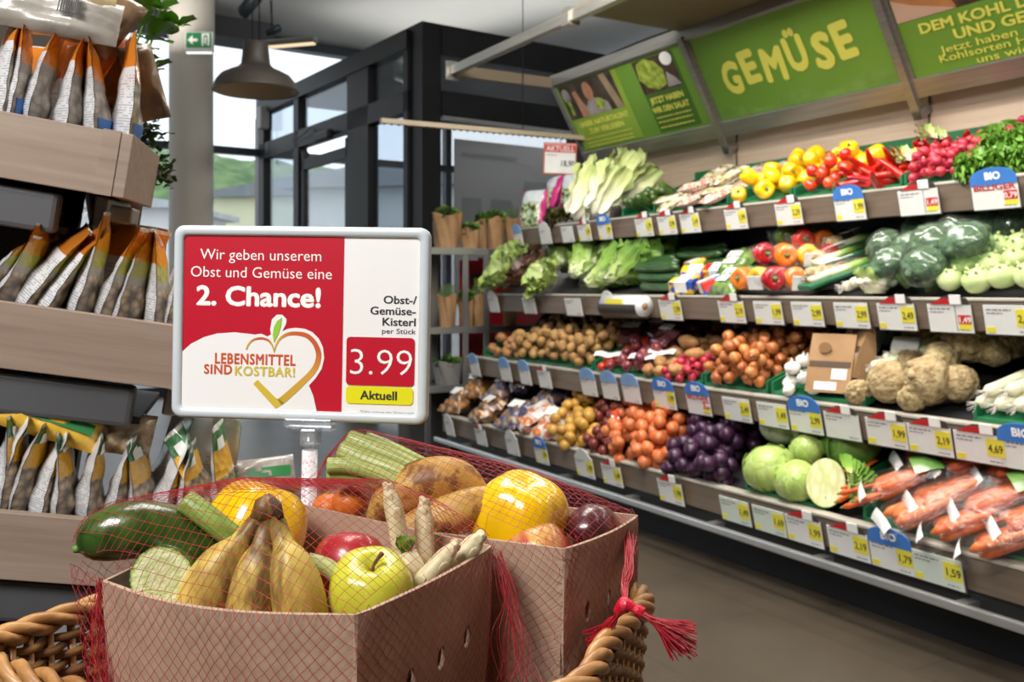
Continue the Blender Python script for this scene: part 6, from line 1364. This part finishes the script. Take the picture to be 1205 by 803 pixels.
def ripe_mat():
    t = NT('overripe_banana'); v = t.coord('Object', (1, 1, 1)); c = t.ramp(t.noise(v, 16, 4), [(.3, S(172, 130, 54)), (.7, S(204, 166, 82))])
    c = t.mix(t.ramp(t.noise(v, 24, 5, .7), [(.5, (0, 0, 0, 1)), (.58, (.85, .85, .85, 1))]), c, S(104, 64, 30)); t.base(c); t.p.inputs['Roughness'].default_value = .5; return t.mat
M_ripe = ripe_mat()
for lb, pts, rs in (('large overripe banana on top in the middle of the rear carton', ((440, 622, 1.10), (462, 590, 1.10), (500, 568, 1.10), (540, 566, 1.10), (568, 582, 1.10)), (.012, .024, .0275, .024, .010)),
                    ('lower overripe banana leaning to the right in the rear carton', ((452, 640, 1.06), (490, 622, 1.065), (528, 606, 1.07), (560, 592, 1.075), (586, 578, 1.08)), (.012, .021, .0235, .020, .007))):
    t = thing('banana', lb, 'banana'); b = MB(); finger(b, [PZ(*q) for q in pts], rs); b.build('fruit', M_ripe, t); q = PZ(*pts[-1]); b = MB(); b.tube([q, q + (q - PZ(*pts[-2])).normalized() * .014], [rs[-1] * .95, .005], 10); b.build('tip', M_bantip, t)
b, s_ = MB(), MB(); pepper(b, s_, .0545, .98, .17, 56, .6); t = thing('bell_pepper', 'big glossy yellow bell pepper on top of the rear carton', 'pepper', Tm(PZ(612, 610, 1.085)) @ Rm(R(14), 'Y') @ Rm(R(-166), 'X')); b.build('body', MCACHE['gy'], t); s_.build('stem', M_stem, t)
apple('red and yellow apple below the big yellow pepper', 632, 652, 1.045, .037, apple_mat('striped_apple', (206, 150, 84), (216, 170, 96), (232, 200, 150), (182, 62, 54)), Rm(R(-70), 'X'), False)
t = thing('aubergine', 'dark purple aubergine in the right corner of the rear carton', 'aubergine'); b = MB()
pa = PZ(699, 622, 1.09); b.blob(.029, .042, .028, frame(pa, (.0, .2, 1), (.5, 1, 0)), sub=4, amp=.05, fr=1.5); b.build('body', mat('aubergine_skin', (44, 18, 26), (74, 34, 40), 8, .3, coat=.5), t)
for k, (px, py, Z, r, lb) in enumerate(((412, 592, 1.13, .0225, 'orange mandarin nearer the bananas'), (386, 598, 1.145, .02, 'orange mandarin half hidden by the front carton'))):
    b = MB(); b.blob(r, r, r * .9, sub=3); t = thing('mandarin', lb + ' in the rear carton', 'mandarin', Tm(PZ(px, py, Z))); b.build('body', mat('mandarin_peel_%d' % k, (206, 102, 26), (220, 122, 42), 60, .4, bump=.2, bsc=120), t); MB().blob(.003, .003, .002, Tm(0, 0, r * .9), sub=1).build('stem_end', M_stem, t)
t = tag(MB().box(.075, .003, .04, bev=.0008).build('carton_flap', M_box, None, Tm(PZ(405, 578, 1.165)) @ Rm(R(-20), 'Y') @ Rm(R(-20), 'Z')), 'loose cardboard flap under the leeks in the rear carton', 'cardboard')
# added filling: carries the pile and keeps light from the carton holes
M_fill = mat('added_fill_sheet', (150, 124, 100), (164, 138, 114), 8, .9, bump=.4)
def filling(lb, top, bot, k):
    def fn(u, v):
        a = top[0].lerp(top[1], u).lerp(top[3].lerp(top[2], u), v); b = bot[0].lerp(bot[1], u).lerp(bot[3].lerp(bot[2], u), v); p = a.lerp(b, k); c = (top[0] + top[2]) / 2
        return Vector((c.x + (p.x - c.x) * .93, c.y + (p.y - c.y) * .93, p.z + .012 * noise.noise(Vector((u * 5, v * 5, k * 9)))))
    tag(MB().grid(fn, 16, 16).build('added_fill_sheet', M_fill), lb, 'paper')
filling('added light-blocking sheet under the vegetables in the front carton', top1, bot1, .2); filling('added light-blocking sheet under the vegetables in the rear carton', top2, bot2, .18)
# --- red nets
from mathutils.bvhtree import BVHTree
M_net = mat('red_net_wire', (160, 18, 36), (176, 26, 44), 20, .4, spec=.6)
M_dnet = M_net
def collect(objs):
    dg = bpy.context.evaluated_depsgraph_get(); bpy.context.view_layer.update(); P = []
    for o in objs:
        for c in [o] + list(o.children_recursive):
            if c.type == 'MESH': P += [c.matrix_world @ v.co for v in c.data.vertices]
    return P
def net(label, P, c, ztop, cell, off, wire, seed):
    bm = bmesh.new()
    for p in P: bm.verts.new(p)
    bmesh.ops.convex_hull(bm, input=bm.verts); dele = [v for v in bm.verts if not v.link_faces]
    bmesh.ops.delete(bm, geom=dele, context='VERTS'); tree = BVHTree.FromBMesh(bm)
    zlo = min(v.co.z for v in bm.verts); zhi = max(v.co.z for v in bm.verts); bm.free()
    vs, fs = [], []
    def edge(p, q):
        d = (q - p)
        if d.length < 1e-5 or d.length > cell * 4: return
        n = d.orthogonal().normalized(); b2 = d.normalized().cross(n); o = len(vs)
        for e in (p, q):
            for k in range(3): vs.append(e + n * math.cos(k * 2.094) * wire + b2 * math.sin(k * 2.094) * wire)
        fs.extend([(o + k, o + (k + 1) % 3, o + 3 + (k + 1) % 3, o + 3 + k) for k in range(3)])
    def jit(q):
        a_ = q * 22; w = Vector((noise.noise(a_), noise.noise(a_ + Vector((5, 5, 5))), noise.noise(a_ + Vector((9, 1, 7)))))
        g_ = q * 6; w2 = Vector((noise.noise(g_), noise.noise(g_ + Vector((5, 5, 5))), noise.noise(g_ + Vector((9, 1, 7)))))
        return w * .0016 + w2 * .006
    # side: rows of meshes round the walls
    def outline(z, m=360):
        L = []
        for k in range(m):
            d = Vector((math.cos(k * 2 * math.pi / m), math.sin(k * 2 * math.pi / m), 0)); h = tree.ray_cast(Vector((c.x, c.y, z)), d); L.append(h[0] + d * off if h[0] is not None else None)
        return L
    O = outline(ztop - .02); per = sum((O[k] - O[k - 1]).length for k in range(360) if O[k] and O[k - 1])
    na = int(per / cell); dirs = []; acc = 0; tgt = 0; step = per / (na * 2)
    for k in range(361):
        if k: acc += (O[k % 360] - O[k - 1]).length
        while acc >= tgt - 1e-9 and len(dirs) < na * 2: dirs.append(k * 2 * math.pi / 360); tgt += step
    ns = int((ztop - zlo) / (cell * .55)); V = []
    for j in range(ns + 1):
        row = []; z = ztop - (ztop - zlo) * j / ns * .99
        for i in range(na):
            a_ = dirs[(2 * i + j % 2) % (2 * na)] + .25 * noise.noise(Vector((i * .03, j * .05, seed)))
            d = Vector((math.cos(a_), math.sin(a_), 0)); zz = z + .010 * noise.noise(Vector((a_ * 2.2, z * 6, seed + 4)))
            h = tree.ray_cast(Vector((c.x, c.y, max(zlo + .003, zz))), d); q = h[0] if h[0] is not None else Vector((c.x, c.y, z)) + d * .1
            nr = (h[1] if h[1] is not None and h[1].dot(d) > 0 else d); w = jit(q); row.append(q + nr * (off + .0015 + .002 * abs(noise.noise(q * 15))) + (w - nr * w.dot(nr)))
        V.append(row)
    for j in range(ns):
        for i in range(na):
            o = 0 if j % 2 else -1
            for k in (i + o, i + o + 1): edge(V[j][i], V[j + 1][k % na])
    # top: the sheet lying over the produce
    g = {}; m = int(.32 / cell)
    for j in range(-2 * m, 2 * m + 1):
        for i in range(-m, m + 1):
            x = (i + .5 * (j % 2)) * cell; y = j * cell * .5
            u_, v_ = x * .94 - y * .34, x * .34 + y * .94
            o = Vector((c.x + u_, c.y + v_, zhi + .2)); w = jit(o); o.x += w.x; o.y += w.y
            h = tree.ray_cast(o, Vector((0, 0, -1)))
            if h[0] is not None and h[0].z > ztop - .03: g[(i, j)] = h[0] + h[1] * off
    for (i, j), p in g.items():
        o = 0 if j % 2 else -1
        for k in (i + o, i + o + 1):
            if (k, j + 1) in g: edge(p, g[(k, j + 1)])
    mb = MB(); mb.add(vs, fs); t = thing('net', label, 'net'); mb.build('mesh_net', M_net, t); return t
names1 = [o for o in COL.objects if o.parent is None and o.get('category')]
def nearbox(o, top):
    return True
fore = [o for o in names1 if o.name.split('.')[0] in ('cucumber', 'cucumber_half', 'banana_bunch', 'banana', 'bell_pepper', 'vegetable_stalk', 'apple', 'white_asparagus', 'asparagus_butt', 'leek_stalk', 'aubergine', 'mandarin', 'carton_flap')]
front = [o for o in fore if 'front carton' in o['label'] or o.name.split('.')[0] in ('vegetable_stalk', 'white_asparagus', 'asparagus_butt', 'cucumber_half') or 'behind the green apple' in o['label']]
front = [o for o in front if o.name.split('.')[0] not in ('pepper',) and 'top shelf' not in o['label']]
rear = [o for o in fore if 'rear carton' in o['label'] or 'below the big yellow' in o['label']]
c1 = sum(top1, Vector()) / 4; c2 = sum(top2, Vector()) / 4
P1 = collect(front) + top1 + bot1 + [p.lerp(q, .5) for p, q in zip(top1, bot1)] + collect([box1]); P1 = [p for p in P1 if p.z > zbot - .01]
n1 = net('red mesh net stretched over the front carton', P1, c1, ZB + .002, .0115, .0025, .00026, 1)
P2 = collect(rear) + top2 + bot2 + collect([box2])
n2_ = net('red mesh net stretched over the rear carton, knotted at its right end', P2, c2, ZB + .002, .0115, .0025, .00026, 2)
# gathered net ends: bundles of strands and the knot with its tassel
kn = PZ(738, 712, .945)
def strands(t, nm, a_fn, n, seed, r=.0006, m=None):
    rg = random.Random(seed); b = MB()
    for k in range(n): b.tube(smooth_curve(a_fn(k / n, rg), 4), r, 4, caps=False)
    return b.build(nm, m or M_net, t)
def V3(p, s, rg): return Vector(p) + Vector((rg.uniform(-s, s), rg.uniform(-s, s), rg.uniform(-s, s)))
strands(n2_, 'gathered_strands', lambda u, rg: [V3(PZ(748, 640, 1.09).lerp(PZ(735, 612, 1.10), u), .004, rg), V3(PZ(740, 668, 1.02), .005, rg), V3(PZ(735, 690, .975), .004, rg), kn], 40, 1)
strands(n2_, 'gathered_strands', lambda u, rg: [V3(PZ(700, 765, .965).lerp(PZ(690, 748, .985), u), .006, rg), V3(PZ(716, 738, .955), .005, rg), V3(PZ(728, 722, .948), .003, rg), kn], 60, 2)
b = MB(); b.tube(smooth_curve([PZ(725, 722, .95), PZ(733, 714, .947), kn, PZ(748, 717, .943), PZ(757, 722, .94)], 4), [.004, .005, .006, .007, .0078, .008, .0085, .008, .0072, .006, .0055, .005, .0055, .006, .006, .006, .006], 10); b.build('knot', mat('net_knot', (190, 16, 44), (214, 36, 66), 60, .35, bump=.5, bsc=90), n2_)
strands(n2_, 'tassel', lambda u, rg: (lambda e, s: [V3(PZ(750, 718, .943), .003, rg), PZ(772 + s * 4, 728 + 10 * u + s * 5, .94) + Vector((0, s * .012, 0)), e])(PZ(800 + rg.uniform(-14, 22), 735 + 42 * u + rg.uniform(-6, 3), .94 + rg.uniform(-.03, .03)), rg.uniform(-1, 1)), 240, 3, .0005)
strands(n1, 'gathered_strands', lambda u, rg: [V3(PZ(582 + 6 * u, 650, .975), .004, rg), V3(PZ(592 + 12 * u, 700, .955), .006, rg), V3(PZ(586 + 34 * u, 760, .945), .014, rg), V3(PZ(588 + 46 * u, 815, .93), .016, rg)], 30, 4, .00028)
strands(n1, 'gathered_strands', lambda u, rg: [V3(PZ(118, 684, .875), .004, rg), V3(PZ(108 + 14 * u, 730, .865), .006, rg), V3(PZ(110 + 16 * u, 770, .86), .008, rg), V3(PZ(114 + 20 * u, 815, .85), .009, rg)], 26, 5, .0003)
# --- wicker basket
M_wick = mat('wicker', (146, 98, 52), (188, 140, 84), 14, .45, st=(2, 2, 6), coat=.2, bump=.1); M_wick2 = mat('wicker_dark', (116, 76, 42), (154, 108, 62), 14, .5, st=(2, 2, 6))
rim = [(-.535, .918), (-.518, .965), (-.472, 1.05), (-.40, 1.15), (-.29, 1.24), (-.12, 1.29), (.05, 1.26), (.122, 1.17), (.151, 1.075), (.127, 1.01), (.091, .93), (.0597, .843), (-.04, .755), (-.16, .735), (-.29, .775), (-.40, .835), (-.488, .885)]
ZRIM = .772
RC = smooth_curve([(x, y, 0) for x, y in rim], 24, True); NR = len(RC); cen = Vector((-.16, 1.0, 0))
def rp(i, out, z): p = RC[i % NR]; n = (RC[(i + 1) % NR] - RC[i - 1]).normalized(); n = Vector((n.y, -n.x, 0)); n = n if n.dot(p - cen) > 0 else -n; q = p + n * out; return Vector((q.x, q.y, z))
bk = thing('wicker_basket', 'large wicker basket holding both cartons', 'basket')
def zr(i): return ZRIM
for k in range(3):
    MB().tube([rp(i, .0075 * math.cos(i * .24 + k * 2.094), zr(i) + .0075 * math.sin(i * .24 + k * 2.094)) for i in range(NR)], .0062, 8, closed=True).build('rim_strand', M_wick, bk)
b = MB(); 
for r_ in range(22):
    z = ZRIM - .019 - r_ * .0094
    for par in (0,):
        b.tube([rp(i, -.003 - r_ * .001 + .0052 * math.cos(math.pi * i / 6 + math.pi * (r_ % 2)), z - .001) for i in range(NR)], .0049, 6, closed=True)
wv = b.build('weave', M_wick2, bk); wv['kind'] = 'stuff'
b = MB()
for i in range(0, NR, 6): b.tube([rp(i, -.002, ZRIM - .005), rp(i, -.016, ZRIM - .235)], .0045, 6)
st_ = b.build('stakes', M_wick, bk); st_['kind'] = 'stuff'
MB().add([rp(i, -.018, ZRIM - .228) for i in range(0, NR, 8)], [list(range(len(range(0, NR, 8))))], smooth=False).build('basket_base', M_wick2, bk)
tb = thing('display_table', 'low wooden stand under the wicker basket', 'table', Tm(-.17, 1.02, 0)); MB().b2(-.30, .20, -.22, .22, .5, .562, bev=.004).build('tabletop', M_plank, tb)
for sx in (-1, 1):
    for sy in (-1, 1): MB().b2(-.05 + sx * .2 - .025, -.05 + sx * .2 + .025, sy * .17 - .025, sy * .17 + .025, 0, .5).build('leg', M_plank, tb)
# ------------------------------------------------------------------ price stand
ZS = 1.15; SW, SHh = .3225, .2385
sg = thing('promotion_sign', 'framed red and white offer sign on a clear stand reading 3.99', 'sign', Tm(PZ(353, 381, ZS)) @ Rm(R(1.0), 'Y') @ Rm(R(-5.5), 'Z') @ Tm(0, 0, 0))
M_frame = mat('sign_frame', (196, 206, 212), (204, 213, 218), 4, .35); M_pap = mat('sign_paper', (236, 236, 236), (240, 240, 240), 4, .4); M_sred = mat('sign_red', (186, 12, 40), (190, 15, 44), 3, .4)
def rr(x0, x1, z0, z1, r, n=6):
    P = []
    for (cx_, cz, a0) in ((x1 - r, z1 - r, 0), (x0 + r, z1 - r, 90), (x0 + r, z0 + r, 180), (x1 - r, z0 + r, 270)):
        P += [(cx_ + r * math.cos(R(a0 + 90 * k / n)), cz + r * math.sin(R(a0 + 90 * k / n))) for k in range(n + 1)]
    return P
w2, h2 = SW / 2, SHh / 2
o_, i_ = rr(-w2, w2, -h2, h2, .013), rr(-w2 + .0125, w2 - .0125, -h2 + .0125, h2 - .0125, .006)
b = MB(); n = len(o_); L = []
mid = rr(-w2 + .003, w2 - .003, -h2 + .003, h2 - .003, .011); mid2 = rr(-w2 + .0095, w2 - .0095, -h2 + .0095, h2 - .0095, .007)
loops = [(o_, .006), (o_, -.003), (mid, -.0065), (mid2, -.0062), (i_, -.003), (i_, .004)]
vs = [(x, y, z) for lp, y in loops for x, z in lp]; fs = []
for k in range(len(loops) - 1): fs += [(k * n + i, k * n + (i + 1) % n, (k + 1) * n + (i + 1) % n, (k + 1) * n + i) for i in range(n)]
b.add(vs, fs, smooth=True); b.build('frame', M_frame, sg)
MB().prism(rr(-w2 + .004, w2 - .004, -h2 + .004, h2 - .004, .01), .0, .0055).build('backing', M_frame, sg)
def sx(px): return (px - 353.5) / 308 * SW
def sz(py): return -(py - 380) / 229 * SHh
def SP(pts): return [(sx(x), sz(y)) for x, y in pts]
def crop(pts): return [(190 + x / 3.149, 255 + y / 3.149) for x, y in pts]     # from the enlarged view
MB().prism(i_, -.0012, .001).build('paper', M_pap, sg)
xs = sx(405.5)
il, it, ib = -w2 + .0125, h2 - .0125, -h2 + .0125
MB().prism([(il, ib), (xs, ib), (xs, it), (il + .004, it), (il, it - .004)], -.0018, -.0011).build('red_field', M_sred, sg)
# white hill, lower left
hill_ = crop([(62, 508), (100, 478), (150, 452), (200, 437), (270, 431), (330, 436), (345, 438), (370, 434), (395, 444), (408, 436), (404, 418), (410, 380), (428, 362), (450, 362), (466, 378), (464, 396), (450, 424), (470, 414), (500, 409), (535, 412), (565, 424), (590, 448), (606, 480), (611, 520), (602, 560), (580, 595), (555, 622), (572, 660), (582, 700), (586, 732)])
pts = SP(hill_); pts[0] = (il, pts[0][1]); pts[-1] = (pts[-1][0], ib)
bmh = bmesh.new(); vv = [bmh.verts.new((x, z, 0)) for x, z in pts + [(il, ib)]]; ff = bmh.faces.new(vv); rs_ = bmesh.ops.triangulate(bmh, faces=[ff]); bmh.verts.index_update()
MB().add([(v.co.x, -.0023, v.co.y) for v in bmh.verts], [[v.index for v in f.verts][::-1] if f.normal.z < 0 else [v.index for v in f.verts] for f in bmh.faces], smooth=False).build('white_field', M_pap, sg); bmh.free()
def ribbon(nm, pts, ws, m, y=-.0028):
    P = smooth_curve([(x, 0, z) for x, z in SP(crop(pts))], 6); wq = smooth_curve([(w, 0, 0) for w in ws], 6); L, Rr = [], []
    for k in range(len(P)):
        d = (P[min(k + 1, len(P) - 1)] - P[max(k - 1, 0)]).normalized(); nn = Vector((-d.z, 0, d.x)); w = wq[k].x * SW / 308 / 3.149
        L.append(P[k] + nn * w); Rr.append(P[k] - nn * w)
    b = MB(); vs = [(p.x, y, p.z) for p in L] + [(p.x, y, p.z) for p in Rr]; n = len(L); b.add(vs, [(i, n + i, n + i + 1, i + 1) for i in range(n - 1)], smooth=False, uvs=[(i / (n - 1), 0) for i in range(n)] * 2); return b.build(nm, m, sg)
def grad(name, stops):
    t = NT(name); tc = t.n('TexCoord'); sp = t.n('SeparateXYZ'); t.l(tc.outputs['UV'], sp.inputs[0]); t.base(t.ramp(sp.outputs[0], [(p, S(*c)) for p, c in stops])); t.p.inputs['Roughness'].default_value = .4; return t.mat
M_heart = grad('heart_gradient', [(0, (190, 160, 50)), (.12, (214, 176, 60)), (.3, (206, 96, 50)), (.55, (196, 92, 50)), (.75, (216, 160, 66)), (1, (196, 170, 54))])
ribbon('heart', [(422, 502), (428, 476), (444, 450), (470, 434), (505, 430), (545, 438), (575, 466), (590, 505), (583, 545), (560, 580), (520, 620), (475, 662), (445, 688)], [1.5, 3, 4.5, 6, 7, 8.5, 9, 10, 10.5, 11, 12, 13, 13], M_heart)
b = MB(); b.prism(SP(crop([(343, 622), (360, 606), (430, 672), (446, 676), (462, 690), (430, 712)])), -.0028, -.0024); b.build('heart_tip', mat('heart_gold', (206, 178, 58), (212, 184, 66), 3, .4), sg)
ribbon('heart_curl', [(422, 503), (412, 474), (394, 456), (368, 451), (340, 458), (322, 476), (315, 495)], [1.5, 3.5, 4, 4, 3.5, 3, 2.5], M_heart, -.0029)
b = MB(); b.prism(SP(crop([(420, 466), (415, 440), (418, 410), (430, 386), (448, 372), (446, 400), (438, 430)])), -.003, -.0026); b.build('leaf', mat('leaf_print', (140, 196, 50), (156, 206, 66), 6, .4), sg)
def ctext(s, x0, x1, yb, cap, m, bold=0, yt=-.0015, spc=1):
    w = (x1 - x0) / 3.149 / 308 * SW; return text(s, cap / 3.149 / 229 * SHh / .728, m, sg, Tm((sx(190 + x0 / 3.149) + sx(190 + x1 / 3.149)) / 2, yt, sz(255 + yb / 3.149)) @ Rm(R(.2), 'Y'), bold=bold, fit=w, depth=.00015, spacing=spc)
ctext('Wir geben unserem', 132, 595, 160, 42, M_whitetext, -.004, -.0022)
ctext('Obst und Gemüse eine', 95, 634, 226, 42, M_whitetext, -.004, -.0022)
ctext('2. Chance!', 120, 597, 330, 73, M_whitetext, .03, -.0022)
M_org = mat('print_orange', (200, 84, 44), (206, 92, 50), 6, .45); M_gold = mat('print_gold', (204, 186, 74), (210, 192, 82), 6, .45)
ctext('LEBENSMITTEL', 193, 502, 549, 40, M_org, .03, -.0027, 1.12); ctext('SIND', 153, 262, 588, 36, M_org, .03, -.0027, 1.1); ctext('KOSTBAR!', 272, 502, 592, 36, M_gold, .03, -.0027, 1.1)
ctext('Obst-/', 828, 952, 313, 30, M_text, .02); ctext('Gemüse-', 780, 950, 354, 30, M_text, .02); ctext('Kisterl', 826, 950, 394, 30, M_text, .02); ctext('per Stück', 824, 950, 423, 19, M_text, .004)
b = MB(); b.prism(rr(*(sx(190 + q / 3.149) for q in (694, 948)), sz(255 + 616 / 3.149), sz(255 + 438 / 3.149), .005), -.0024, -.0014); b.build('price_block', M_sred, sg)
ctext('3.99', 708, 938, 576, 100, M_whitetext, -.012, -.0028)
b = MB(); b.prism(rr(*(sx(190 + q / 3.149) for q in (694, 945)), sz(255 + 684 / 3.149), sz(255 + 620 / 3.149), .005), -.0024, -.0014); b.build('yellow_block', mat('sign_yellow', (226, 222, 20), (230, 226, 30), 4, .4), sg)
ctext('Aktuell', 750, 887, 667, 33, M_text, .02, -.0028); ctext('Gültig solange der Vorrat reicht', 748, 958, 720, 12, M_grey, -.004)
M_clear = film('clear_plastic', (232, 238, 242), .1, .06, .16, 5, .05)
zb = -h2
b = MB(); b.b2(-.030, .030, -.012, -.006, zb - .008, zb + .004, bev=.002); b.b2(-.026, .030, -.008, .012, zb - .012, zb - .004, bev=.002); b.b2(-.010, .012, -.012, .012, zb - .03, zb - .008, bev=.003); b.build('clip', M_clear, sg, Tm(sx(368), 0, 0))
b = MB(); b.tube([(sx(368), 0, zb - .012), (sx(368), 0, zb - .06)], .0072, 14); b.build('upper_tube', M_clear, sg)
tt = NT('speckled_tube'); v = tt.coord('Object'); tt.base(tt.ramp(tt.noise(v, 260, 2), [(.54, S(226, 224, 226)), (.68, S(206, 140, 152))])); tt.p.inputs['Roughness'].default_value = .35
b = MB(); b.tube([(sx(368), 0, zb - .036), (sx(368), 0, zb - .40)], .0095, 16); b.build('lower_tube', tt.mat, sg)
MB().lathe([(0, 0), (.035, 0), (.035, .006), (.012, .012), (0, .012)], 20, Tm(sx(368), 0, zb - .408)).build('foot', M_clear, sg)
# ------------------------------------------------------------------ remove prototypes that found no place
for o in list(COL.objects):
    if o.parent is None and o.get('category') and not o.get('label'):
        for c in list(o.children_recursive): bpy.data.objects.remove(c)
        bpy.data.objects.remove(o)
